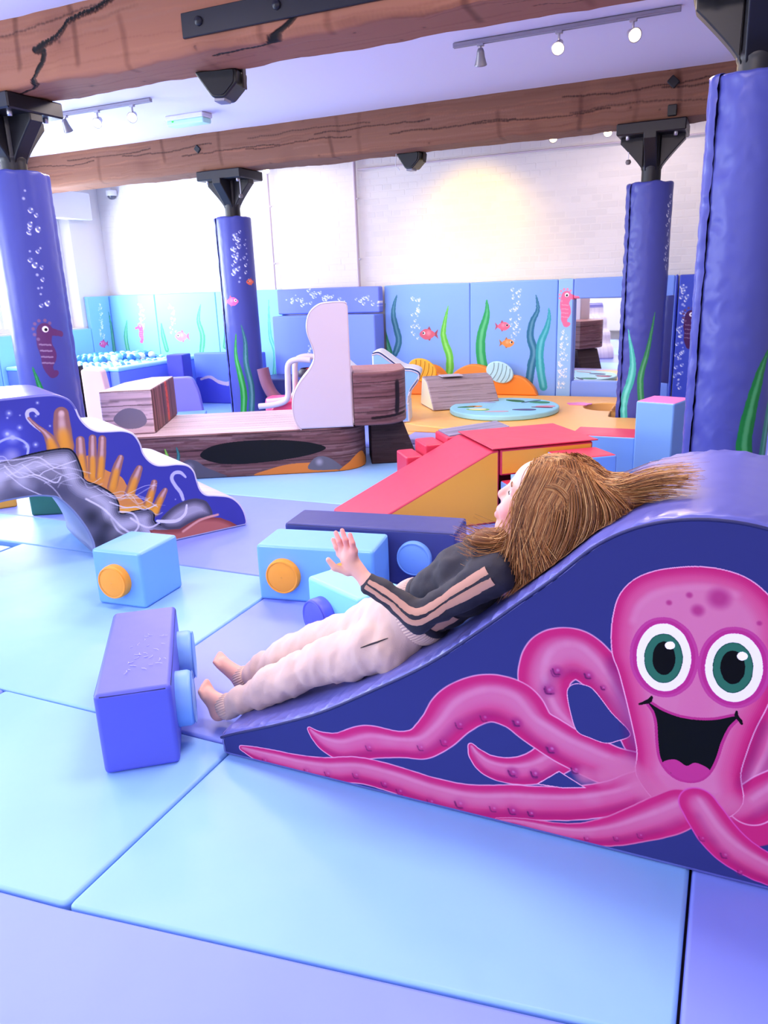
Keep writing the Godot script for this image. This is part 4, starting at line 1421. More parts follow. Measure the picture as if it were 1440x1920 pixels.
	var basis := Basis(Vector3(0.50771, 0, -0.86153), Vector3.UP, Vector3(0.86153, 0, 0.50771))
	var depth := 0.62
	var o := thing("coral_slide", "scalloped blue arch slide printed with grey rock, orange coral and sand", "slide", Vector3(-2.753, 0, -3.902) - basis.z * depth)
	o.transform.basis = basis
	var cv := Cv.new(self, -1.75, 0.0, 0.03, 0.98, 700, Color(0.24, 0.25, 0.62))
	var flip := func(a: Array) -> Array:
		var r := []
		for p in a:
			var q: Array = p.duplicate()
			q[0] = -q[0]
			r.append(q)
		return r
	cv.dab(-1.30, 0.75, 0.18, Color(0.35, 0.38, 0.85, 0.5), 0.0)
	for s in reef_bubbles:
		cv.dab(-s[0], s[1], s[2], Color(0.75, 0.78, 0.95, 0.5), 0.0)
		cv.dab(-s[0], s[1], s[2] * 0.35, Color(1, 1, 1, 0.55), 0.2)
	cv.line([[-1.32, 0.60], [-1.36, 0.66], [-1.34, 0.73], [-1.26, 0.75], [-1.20, 0.70], [-1.22, 0.62]], 0.008, Color(0.70, 0.72, 0.95, 0.5), 0.2)
	cv.stroke(flip.call(reef_swirl0), Color(0.78, 0.76, 0.88), 0.4)
	cv.stroke(flip.call(reef_swirl1), Color(0.74, 0.74, 0.90), 0.4)
	cv.poly(flip.call(reef_orange), Color(0.84, 0.54, 0.28))
	for c in [reef_coral0, reef_coral1, reef_coral2, reef_coral3, reef_coral4, reef_coral5, reef_coral6, reef_coral7, reef_coral8]:
		var f: Array = flip.call(c)
		cv.stroke(f, Color(0.60, 0.40, 0.38), 0.8)
		cv.stroke(f, Color(0.86, 0.70, 0.70, 0.30), 0.1, 0.6)
		cv.stroke([[f[0][0], f[0][1] - 0.02, f[0][2] * 1.2], [f[1][0], f[1][1], f[1][2] * 0.9]], Color(0.92, 0.60, 0.18, 0.35), 0.0)
		cv.dab(f[-1][0], f[-1][1] + 0.004, f[-1][2] * 0.5, Color(0.90, 0.75, 0.74, 0.7), 0.2)
	cv.line(flip.call([reef_orange[7], reef_orange[8], reef_orange[9]]), 0.05, Color(0.95, 0.66, 0.20, 0.5), 0.0)
	cv.poly(flip.call(reef_rock), Color(0.05, 0.05, 0.08))
	var inner := grown(flip.call(reef_rock), -0.008)
	cv.poly(inner, Color(0.36, 0.35, 0.42), false)
	for k in 10:
		cv.poly(grown(flip.call(reef_rock), -0.012 - 0.010 * k), Color(0.36, 0.35, 0.42).lerp(Color(0.72, 0.70, 0.78), sin(k * 0.3)), false)
	var rng := RandomNumberGenerator.new()
	rng.seed = 4
	for p in reef_arch:  # darker rock towards the arch
		cv.dab(-p[0] + 0.04, p[1] + 0.03, 0.11, Color(0.14, 0.14, 0.26, 0.35), 0.0)
	for k in 22:  # pale threads of anemone and rope drawn over the rock
		var x := rng.randf_range(-1.5, -0.75)
		var y: float = 0.60 + (x + 1.3) * (-0.55) * (1 if x > -1.2 else 0.1) + rng.randf_range(-.05, .05)
		var q := [[x, y]]
		for i in 4:
			q.append([q[-1][0] + rng.randf_range(0.03, 0.10), q[-1][1] + rng.randf_range(-0.075, 0.035)])
		cv.line(q, rng.randf_range(0.003, 0.006), Color(0.90, 0.87, 0.95, rng.randf_range(0.12, 0.4)), 0.2)
	for k in 22:
		cv.dab(-1.40 + rng.randf_range(-.10, .20), 0.57 + rng.randf_range(-.10, .10), 0.06, Color(0.82, 0.80, 0.90, 0.35), 0.0)
	for q in [[[-0.83, 0.22], [-0.80, 0.14], [-0.74, 0.10], [-0.68, 0.14], [-0.70, 0.22], [-0.78, 0.25]], [[-0.95, 0.36], [-0.86, 0.28], [-0.78, 0.16], [-0.70, 0.08]], [[-0.72, 0.20], [-0.62, 0.12], [-0.5, 0.16], [-0.40, 0.18]]]:
		cv.line(q, 0.008, Color(0.92, 0.89, 0.96, 0.30), 0.2)
	for q in [[-0.90, 0.10], [-0.86, 0.18], [-0.80, 0.08], [-0.93, 0.25], [-0.84, 0.03]]:
		cv.dab(q[0], q[1], 0.08, Color(0.05, 0.05, 0.08, 0.5), 0.0)
	var stone: Array = flip.call(reef_stone)
	cv.poly(stone, Color(0.30, 0.29, 0.36))
	for k in 6:
		cv.poly(grown(stone, -0.008 * (k + 1)), Color(0.30, 0.29, 0.36).lerp(Color(0.74, 0.72, 0.80), k / 6.0))
	cv.stroke(flip.call(reef_swirl2), Color(0.88, 0.86, 0.94), 0.4)
	var sand: Array = flip.call(reef_sand)
	cv.poly(sand, Color(0.56, 0.28, 0.26), false)
	for k in 5:
		cv.poly(grown(sand, -0.006 * (k + 1)), Color(0.56, 0.28, 0.26).lerp(Color(0.78, 0.46, 0.42), k / 5.0), false)
	cv.line([[-0.42, 0.05], [-0.3, 0.10], [-0.18, 0.11]], 0.012, Color(0.90, 0.66, 0.62, 0.6), 0.0)
	var face := MB.new()
	face.prism(outline, depth, 0.012, 1, Transform3D(), cv.o, cv.uvs())
	part("printed_side", face, printed(cv.tex(), 0.45), o)
	var back := MB.new()
	back.prism(outline, depth, 0.012, 4)
	part("back_side", back, M.navy, o)
	# the climbing surface: pale wood-print treads, periwinkle over the crown; grey under the arch
	var tread := Cv.new(self, 0, 0, 0.5, 0.5, 256, Color(0.78, 0.78, 0.86))
	for k in 40:
		var y := rng.randf() * 0.5
		tread.line([[0, y], [0.2, y + 0.01], [0.5, y + rng.randf_range(-.02, .02)]], 0.003, Color(0.70, 0.70, 0.80, 0.6), 0.3)
	var tm := printed(tread.tex(), 0.4)
	tm.texture_repeat = true
	tm.uv1_scale = Vector3(2, 2, 2)
	var sides := MB.new()
	sides.prism(outline, depth, 0.012, 2)
	var low := MB.new()
	var crown := MB.new()
	var under := MB.new()
	var lim := arch_start(outline)
	for k in range(0, sides.ix.size(), 3):
		var ce := (sides.v[sides.ix[k]] + sides.v[sides.ix[k + 1]] + sides.v[sides.ix[k + 2]]) / 3.0
		var nn := sides.n[sides.ix[k]] + sides.n[sides.ix[k + 1]] + sides.n[sides.ix[k + 2]]
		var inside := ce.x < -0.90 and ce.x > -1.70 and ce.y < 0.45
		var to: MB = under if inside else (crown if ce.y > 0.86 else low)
		for j in 3:
			var i := sides.ix[k + j]
			to.ix.append(to.vert(sides.v[i], sides.n[i], sides.uv[i]))
	part("treads", low, tm, o)
	part("crown_cover", crown, M.run, o)
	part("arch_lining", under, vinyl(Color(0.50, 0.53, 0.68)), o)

func arch_start(_o: PackedVector2Array) -> float:
	return -0.9

# ---------------------------------------------------------------- the pirate ship
const SHIP := Basis(Vector3(0.883, 0, -0.469), Vector3.UP, Vector3(0.469, 0, 0.883))

func wood_print(w: float, h: float, sd: int, px := 260, tone := Color(0.42, 0.27, 0.27)) -> Cv:
	var rng := RandomNumberGenerator.new()
	rng.seed = sd
	var cv := Cv.new(self, 0, 0, w, h, px, tone)
	for k in int(140 * w * maxf(h, 0.3) / 0.35):
		var x := rng.randf_range(-0.2, w)
		var y := rng.randf() * h
		var l := rng.randf_range(0.15, 0.7)
		var d := rng.randf()
		var c := tone.lightened(0.35) if d < 0.62 else tone.darkened(0.5)
		c.a = rng.randf_range(0.03, 0.10)
		cv.line([[x, y], [x + l / 2, y + rng.randf_range(-.012, .012)], [x + l, y + rng.randf_range(-.01, .01)]], rng.randf_range(0.004, 0.016), c, 0.05)
	var y2 := 0.11
	while y2 < h:  # plank lines
		cv.line([[0, y2], [w * 0.5, y2 + 0.006], [w, y2]], 0.004, Color(0.10, 0.05, 0.06, 0.25), 0.3)
		y2 += 0.115
	return cv

func ship() -> void:
	var org := Vector3(-4.40, 0, -4.545)
	# hull: the deck is its top
	var hull := PackedVector2Array()
	for p in [[-0.1, 0.0], [1.72, 0.0]]:
		hull.append(Vector2(p[0], p[1]))
	for k in 7:
		var a := PI / 2 * k / 6.0
		hull.append(Vector2(1.72 + 0.28 * sin(a), -0.28 * (1 - cos(a)) * -1.0))
	hull.append(Vector2(2.0, 1.0)); hull.append(Vector2(1.9, 1.08)); hull.append(Vector2(-0.1, 1.08))
	var o := thing("ship_hull", "long dark brown foam ship hull printed with rocks, sand and a black hole", "play ship", org)
	o.transform.basis = SHIP
	var deck := wood_print(2.2, 1.2, 8, 220, Color(0.80, 0.70, 0.73))
	var up := Transform3D(Basis(Vector3(1, 0, 0), Vector3(0, 0, -1), Vector3(0, 1, 0)), Vector3.ZERO)
	var d := MB.new()
	d.prism(hull, 0.36, 0.012, 1, up, Vector2(-0.1, 1.15), deck.uvs())
	part("deck", d, printed(deck.tex(), 0.5), o)
	# side print: s along the outline
	var cv := wood_print(2.6, 0.38, 9, 420, Color(0.43, 0.29, 0.30))
	cv.poly([[0.77, 0.19], [0.87, 0.26], [1.10, 0.29], [1.40, 0.285], [1.65, 0.25], [1.77, 0.20], [1.63, 0.15], [1.35, 0.115], [1.05, 0.105], [0.87, 0.13]], Color(0.02, 0.02, 0.035))
	cv.poly([[0.57, 0.0], [0.58, 0.09], [0.65, 0.155], [0.73, 0.15], [0.81, 0.09], [0.89, 0.05], [0.95, 0.0]], Color(0.33, 0.32, 0.38))
	cv.dab(0.67, 0.10, 0.06, Color(0.62, 0.60, 0.68, 0.8), 0.0)
	cv.poly([[1.20, 0.0], [1.33, 0.055], [1.50, 0.085], [1.70, 0.08], [1.81, 0.03], [1.83, 0.0]], Color(0.80, 0.47, 0.20))
	cv.poly([[1.63, 0.03], [1.65, 0.10], [1.71, 0.135], [1.79, 0.12], [1.87, 0.06], [1.88, 0.02]], Color(0.38, 0.37, 0.42))
	cv.dab(1.71, 0.09, 0.045, Color(0.66, 0.64, 0.70, 0.8), 0.0)
	cv.poly([[1.88, 0.0], [1.96, 0.07], [2.06, 0.13], [2.14, 0.12], [2.20, 0.0]], Color(0.82, 0.48, 0.18))
	weed(cv, [[0.55, 0.10], [0.52, 0.17], [0.50, 0.26]], 0.018, Color(0.50, 0.80, 0.25))
	weed(cv, [[0.58, 0.12], [0.60, 0.2], [0.59, 0.27]], 0.014, Color(0.16, 0.45, 0.45))
	var s := MB.new()
	s.prism(hull, 0.36, 0.012, 2, up)
	for i in s.uv.size():
		s.uv[i] = Vector2(clampf((s.uv[i].x + 0.0) / 2.6, 0, 1), 1.0 - s.uv[i].y / 0.38)
	part("printed_side", s, printed(cv.tex(), 0.55), o)
	# bow: a wedge block across the deck
	var wd := wood_print(1.0, 0.42, 12, 420, Color(0.86, 0.74, 0.77))
	wd.poly([[0.34, 0.12], [0.40, 0.19], [0.48, 0.21], [0.57, 0.18], [0.60, 0.10], [0.54, 0.05], [0.42, 0.05]], Color(0.50, 0.47, 0.54))
	var bow := thing("bow_block", "pale brown foam bow block with a grey knot, on the left of the deck", "play block", Vector3(-4.19, 0.362, -4.82))
	bow.transform.basis = SHIP
	var bp := PackedVector2Array([Vector2(0, 0), Vector2(0, 0.95), Vector2(-0.20, 0.95), Vector2(-0.36, 0.60), Vector2(-0.41, 0.0)])
	bp = fillet(bp, 0.02, 3)
	var b1 := MB.new()
	b1.prism(bp, 0.35, 0.014, 2, up)
	var wmat := printed(wd.tex(), 0.5)
	var darkw := wood_print(0.6, 1.0, 14, 300, Color(0.42, 0.26, 0.27))
	for i in b1.uv.size():
		b1.uv[i] = Vector2(fposmod(b1.v[i].x + 0.66, 0.99), 1.0 - clampf(b1.v[i].y, 0, 0.36) / 0.42)
	# the end that faces the deck carries boards and a red stripe
	var front := MB.new()
	var end := MB.new()
	for k in range(0, b1.ix.size(), 3):
		var nn := b1.n[b1.ix[k]] + b1.n[b1.ix[k + 1]] + b1.n[b1.ix[k + 2]]
		var to: MB = end if nn.normalized().x > 0.7 else front
		for j in 3:
			var i := b1.ix[k + j]
			to.ix.append(to.vert(b1.v[i], b1.n[i], Vector2(-b1.v[i].z / 0.98 if to == end else b1.uv[i].x, b1.uv[i].y)))
	part("printed_side", front, wmat, bow)
	var cve := Cv.new(self, 0, 0, 0.98, 0.42, 300, Color(0.43, 0.27, 0.28))
	var rng := RandomNumberGenerator.new()
	rng.seed = 6
	for k in 60:
		var x := rng.randf() * 0.98
		var c := Color(0.60, 0.42, 0.42) if k % 2 == 0 else Color(0.18, 0.10, 0.12)
		c.a = rng.randf_range(0.2, 0.5)
		cve.line([[x, 0], [x + rng.randf_range(-.01, .01), 0.2], [x, 0.42]], rng.randf_range(0.004, 0.012), c, 0.2)
	cve.line([[0.56, 0.04], [0.57, 0.2], [0.56, 0.34]], 0.06, Color(0.78, 0.30, 0.22, 0.75), 0.3)
	for k in 18:
		cve.dab(0.56 + rng.randf_range(-.04, .04), rng.randf_range(0.05, 0.33), 0.014, Color(0.45, 0.10, 0.12, 0.7), 0.2)
	cve.line([[0.40, 0], [0.41, 0.4]], 0.03, Color(0.25, 0.18, 0.22, 0.6), 0.1)
	part("printed_end", end, printed(cve.tex(), 0.5), bow)
	var b2 := MB.new()
	b2.prism(bp, 0.35, 0.014, 1, up, Vector2(-0.7, 1.05), deck.uvs())
	part("top_cover", b2, printed(deck.tex(), 0.45), bow)
	# sail
	var prof := [[0.0, 0.0], [0.0, 0.46], [0.0, 0.82], [0.0, 0.93], [-0.012, 0.955], [-0.04, 0.965], [-0.12, 0.967], [-0.22, 0.955], [-0.295, 0.90], [-0.325, 0.82], [-0.325, 0.74], [-0.30, 0.66], [-0.283, 0.59], [-0.29, 0.53], [-0.33, 0.46], [-0.40, 0.38], [-0.455, 0.29], [-0.478, 0.19], [-0.47, 0.09], [-0.44, 0.02], [-0.42, 0.0]]
	var sp := PackedVector2Array()
	var left: Array = curve2(prof.slice(4), false, 4)
	for p in [[0.0, 0.0], [0.0, 0.46], [0.0, 0.93]]:
		sp.append(Vector2(p[0], p[1]))
	for p in left:
		sp.append(Vector2(p[0], p[1]))
	var sail := thing("ship_sail", "tall white wavy foam sail standing on the ship deck", "play sail", Vector3(-2.72, 0.362, -5.432) - SHIP.z * 0.20)
	sail.transform.basis = SHIP
	var sm := MB.new()
	sm.prism(sp, 0.20, 0.014)
	part("cover", sm, M.white_vinyl, sail)
	var cre := MB.new()
	var cp := []
	for p in left:
		cp.append(Vector3(p[0] + 0.006, p[1] - 0.004, 0.198))
	cre.tube(cp, [0.004], 5)
	part("piping", cre, M.white_vinyl, sail)
	# stern block with its round end
	var st := thing("stern_block", "dark brown round-ended foam stern block to the right of the white sail", "play block", Vector3(-2.712, 0.364, -5.44))
	st.transform.basis = SHIP
	var pl := PackedVector2Array([Vector2(0.0, 0.0), Vector2(0.22, 0.0)])
	for k in 9:
		var a := PI / 2 * k / 8.0
		pl.append(Vector2(0.22 + 0.22 * sin(a), 0.30 * (1 - cos(a))))
	pl.append(Vector2(0.44, 0.62)); pl.append(Vector2(0.0, 0.62))
	var sw := wood_print(1.0, 0.5, 17, 380, Color(0.46, 0.31, 0.33))
	sw.line([[0.36, 0.10], [0.37, 0.2], [0.37, 0.34]], 0.035, Color(0.10, 0.07, 0.10, 0.75), 0.2)
	sw.line([[0.14, 0.06], [0.3, 0.07], [0.5, 0.08]], 0.012, Color(0.10, 0.06, 0.08, 0.7), 0.2)
	var s1 := MB.new()
	s1.prism(pl, 0.42, 0.014, 2, up)
	for i in s1.uv.size():
		s1.uv[i] = Vector2(clampf(s1.uv[i].x, 0, 1), 1.0 - s1.uv[i].y / 0.5)
	part("printed_side", s1, printed(sw.tex(), 0.5), st)
	var s2 := MB.new()
	s2.prism(pl, 0.42, 0.014, 1, up, Vector2(-0.3, 0.9), deck.uvs())
	part("top_cover", s2, printed(wood_print(2.2, 1.2, 19, 120, Color(0.62, 0.44, 0.44)).tex(), 0.5), st)
	# the sloping brown foot behind the hull
	var ft := thing("tapered_block", "dark brown foam piece with a sloping side, below the stern block", "play block", Vector3(-2.66, 0, -5.84))
	ft.transform.basis = SHIP
	var f1 := MB.new()
	f1.prism(PackedVector2Array([Vector2(-0.1, 0.0), Vector2(0.30, 0.0), Vector2(0.17, 0.355), Vector2(-0.1, 0.355)]), 0.42, 0.012, 7, T(0, 0, -0.30))
	var fw := wood_print(0.6, 0.5, 23, 300, Color(0.21, 0.13, 0.14))
	for i in f1.uv.size():
		f1.uv[i] = Vector2((f1.v[i].x + 0.2) / 0.6, 1.0 - f1.v[i].y / 0.5)
	part("cover", f1, printed(fw.tex(), 0.55), ft)


# ---------------------------------------------------------------- red and yellow ramp, steps
const RAMP := Basis(Vector3(0.784, 0, -0.62), Vector3.UP, Vector3(0.62, 0, 0.784))

func ramp_piece(called: String, label: String, org: Vector3, prof: Array, depth: float, top: Material, side: Material, holder := "") -> Node3D:
	var o := thing(called, label, "play block", org - RAMP.z * depth)
	o.transform.basis = RAMP
	var poly := fillet(to2(prof), 0.012, 3)
	for w in [1, 4]:
		var b := MB.new()
		b.prism(poly, depth, 0.012, w)
		part("side_cover", b, side, o)
	var s := MB.new()
	s.prism(poly, depth, 0.012, 2)
	part("top_cover", s, top, o)
	return o

func ramp_set() -> void:
	var F := Vector3(-1.237, 0.0, -4.421)
	ramp_piece("foam_ramp", "red topped foam ramp with yellow sides, sloping down to the left", F, [[-0.93, 0.0], [-0.93, 0.03], [-0.06, 0.455], [-0.003, 0.462], [-0.003, 0.0]], 0.60, M.red, M.yellow)
	ramp_piece("foam_bridge", "red topped yellow foam bridge block at the top of the ramp", F, [[0.003, 0.30], [0.003, 0.462], [0.62, 0.462], [0.62, 0.0], [0.40, 0.0], [0.36, 0.26], [0.30, 0.30]], 0.60, M.red, M.yellow)
	var flap := MB.new()
	flap.soft_box(Vector3(0.70, 0.008, 0.62), 0.004, 0.001, T(0.30, 0.472, -0.30))
	var fl := thing("cover_flap", "loose red vinyl flap lying over the joint of the ramp and the bridge", "cover", F)
	fl.transform.basis = RAMP
	part("flap", flap, M.red, fl)
	block3("foam_step", "light blue foam step with a red top, at the right end of the bridge", F + RAMP.x * 0.47 + RAMP.z * 0.135, Vector3(0.33, 0.43, 0.255), RAMP, M.mid, M.red)
	block3("foam_step", "small blue foam block with a red top, under the bridge", F + RAMP.x * 0.10 + RAMP.z * 0.10, Vector3(0.20, 0.275, 0.19), RAMP, M.mid, M.red)
	# grey wood print slope and pink stairs on the far side
	var wp := wood_print(0.8, 0.5, 41, 300, Color(0.52, 0.50, 0.62))
	var gw := ramp_piece("wood_print_block", "foam block with a grey wood print top, behind the red ramp", F - RAMP.z * 0.605, [[-0.13, 0.0], [-0.13, 0.44], [0.34, 0.47], [0.34, 0.0]], 0.26, M.red, M.red)
	var g := MB.new()
	g.prism(fillet(PackedVector2Array([Vector2(-0.11, -0.01), Vector2(0.33, -0.01), Vector2(0.33, -0.25), Vector2(-0.11, -0.25)]), 0.01), 0.012, 0.003, 7, Transform3D(Basis(Vector3(1, 0.064, 0).normalized(), Vector3(0, 0, -1), Vector3(-0.064, 1, 0).normalized()), Vector3(0, 0.447, 0)), Vector2(-0.2, 0.1), wp.uvs())
	part("wood_print_top", g, printed(wp.tex(), 0.5), gw)
	block3("pink_step", "red foam stair block peeping out behind the ramp, upper one", F + RAMP.x * -0.21 - RAMP.z * 0.74, Vector3(0.14, 0.40, 0.26), RAMP, M.red, M.red)
	block3("pink_step", "low red foam stair block peeping out behind the ramp, lower one", F + RAMP.x * -0.355 - RAMP.z * 0.74, Vector3(0.12, 0.33, 0.26), RAMP, M.red, M.red)
	# beyond: blocks beside the far column
	block3("foam_step", "low blue foam block with a red top, left of the pink topped block", Vector3(-0.84, 0, -5.98), Vector3(0.48, 0.30, 0.34), Basis(Vector3.UP, -0.04), M.mid, M.red)
	block3("foam_tower", "taller blue foam block with a pink top, beside the wrinkled column pad", Vector3(-0.42, 0, -5.70), Vector3(0.27, 0.60, 0.30), Basis(Vector3.UP, -0.30), M.mid, M.pink)
	block3("foam_tower", "white foam block with an orange edge, behind the wrinkled column pad at the right edge", Vector3(0.47, 0, -5.6), Vector3(0.40, 0.355, 0.40), Basis(), M.white_vinyl, M.sand)
	block3("foam_tower", "maroon foam block with a pink top, stacked behind the column pad at the right edge", Vector3(0.50, 0.367, -5.62), Vector3(0.34, 0.36, 0.34), Basis(), vinyl(Color(0.45, 0.10, 0.30)), M.pink)

func block3(called: String, label: String, at: Vector3, size: Vector3, bas: Basis, side: Material, top: Material) -> Node3D:
	var o := thing(called, label, "play block", at)
	o.transform.basis = bas
	var b := MB.new()
	b.soft_box(size, 0.014, 0.004, T(0, size.y / 2, 0))
	var s := MB.new()
	var t := MB.new()
	for k in range(0, b.ix.size(), 3):
		var nn := b.n[b.ix[k]] + b.n[b.ix[k + 1]] + b.n[b.ix[k + 2]]
		var to: MB = t if nn.normalized().y > 0.75 else s
		for j in 3:
			var i := b.ix[k + j]
			to.ix.append(to.vert(b.v[i], b.n[i], b.uv[i]))
	part("side_cover", s, side, o)
	part("top_cover", t, top, o)
	return o

# ---------------------------------------------------------------- loose building blocks
func foam_block(called: String, label: String, at: Vector3, size: Vector3, yaw: float, m: Material, seam: Material) -> Node3D:
	var o := thing(called, label, "foam block", at, yaw)
	var b := MB.new()
	b.soft_box(size, 0.016, 0.006, T(0, size.y / 2, 0))
	part("cover", b, m, o)
	var s := MB.new()
	var h := size / 2.0 - Vector3(0.004, 0, 0.004)
	var pts := []
	var c := 0.014
	for q in [[-1, 1], [1, 1], [1, -1], [-1, -1], [-1, 1], [1, 1]]:
		pts.append(Vector3(q[0] * h.x, size.y - 0.010, q[1] * h.z))
	var path := []
	for i in 4:
		var a: Vector3 = pts[i]
		var d: Vector3 = pts[i + 1]
		path.append(a.move_toward(d, c)); path.append(a.lerp(d, 0.5)); path.append(d.move_toward(a, c))
	path.append(path[0])
	s.tube(path, [0.0035], 5, Color.WHITE, false)
	part("seam", s, seam, o)
	return o

func knob(o: Node3D, at: Vector3, dir: Vector3, r: float, t: float, m: Material) -> void:
	var b := MB.new()
	var bas := Basis(Quaternion(Vector3.UP, dir.normalized()))
	b.lathe([Vector2(0.001, t + 0.004), Vector2(r * 0.5, t + 0.003), Vector2(r - 0.014, t), Vector2(r - 0.005, t - 0.004), Vector2(r, t - 0.014), Vector2(r, 0.0), Vector2(r - 0.002, -0.004)], 40, Transform3D(bas, at))
	b.lathe([Vector2(r - 0.012, t + 0.001), Vector2(r - 0.008, t + 0.0035), Vector2(r - 0.004, t + 0.001)], 40, Transform3D(bas, at))
	part("knob", b, m, o)

func blocks() -> void:
	# dark blue block at the feet; local x across, z along
	var yaw := atan2(-(-0.605), 0.796)
	var bx := Basis(Vector3.UP, yaw)
	var ctr := Vector3(-1.798, 0, -1.851)
	var scuffs := Cv.new(self, 0, 0, 1, 1, 10, Color.WHITE)
	var o := foam_block("knob_block", "long dark blue foam block with two light blue knobs, nearest the photographer", ctr, Vector3(0.232, 0.28, 0.65), yaw, vinyl(Color(0.34, 0.37, 0.84)), M.dark_seam)
	knob(o, Vector3(0.116, 0.145, 0.17), Vector3.RIGHT, 0.092, 0.055, M.mid)
	knob(o, Vector3(0.116, 0.145, -0.15), Vector3.RIGHT, 0.092, 0.055, M.mid)
	var sc := MB.new()
	var rng := RandomNumberGenerator.new()
	rng.seed = 9
	for k in 26:  # fine pale scuffs on the top
		var p := Vector3(rng.randf_range(-0.03, 0.09), 0.2865, rng.randf_range(-0.06, 0.20))
		var a := rng.randf() * TAU
		var l := rng.randf_range(0.008, 0.026)
		sc.tube([p, p + Vector3(cos(a) * l * 0.5, 0.0, sin(a) * l * 0.4 + 0.002), p + Vector3(cos(a + 0.4) * l, -0.0004, sin(a + 0.4) * l)], [0.0009], 4)
	part("scuffs", sc, flat_mat(Color(0.75, 0.75, 0.92), 0.6), o).set_meta("kind", "stuff")
	var c := foam_block("knob_block", "light blue foam cube with an orange knob, standing alone on the left", Vector3(-2.61, 0, -2.755), Vector3(0.282, 0.28, 0.30), 0.06, M.block, M.seam)
	knob(c, Vector3(-0.005, 0.135, 0.15), Vector3(0, 0, 1), 0.082, 0.045, M.orange)
	var l := foam_block("knob_block", "long light blue foam block with two orange knobs, beside the waving hand", Vector3(-1.735, 0, -3.075), Vector3(0.585, 0.28, 0.265), 0.0, M.block, M.seam)
	l.rotation.y = 0.15 * -1.0 + 0.30
	knob(l, Vector3(-0.155, 0.135, 0.1325), Vector3(0, 0, 1), 0.085, 0.035, M.orange)
	knob(l, Vector3(0.155, 0.135, 0.1325), Vector3(0, 0, 1), 0.085, 0.035, M.orange)
	var n := foam_block("knob_block", "long navy foam block with a light blue knob, behind the light blue one", Vector3(-1.605, 0, -3.40), Vector3(0.90, 0.29, 0.255), 0.12, M.navy, M.dark_seam)
	knob(n, Vector3(0.24, 0.15, 0.1275), Vector3(0, 0, 1), 0.088, 0.03, M.mid)
	knob(n, Vector3(-0.24, 0.15, 0.1275), Vector3(0, 0, 1), 0.088, 0.015, M.mid)
	var s := foam_block("knob_block", "small light blue foam block with a dark blue knob, behind the knees of the child", Vector3(-1.40, 0, -2.715), Vector3(0.36, 0.245, 0.22), 0.0, M.cyan, M.seam)
	s.rotation.y = -atan2(0.13, 0.27)
	knob(s, Vector3(-0.06, 0.10, 0.11), Vector3(0, 0, 1), 0.085, 0.06, vinyl(Color(0.33, 0.36, 0.85)))

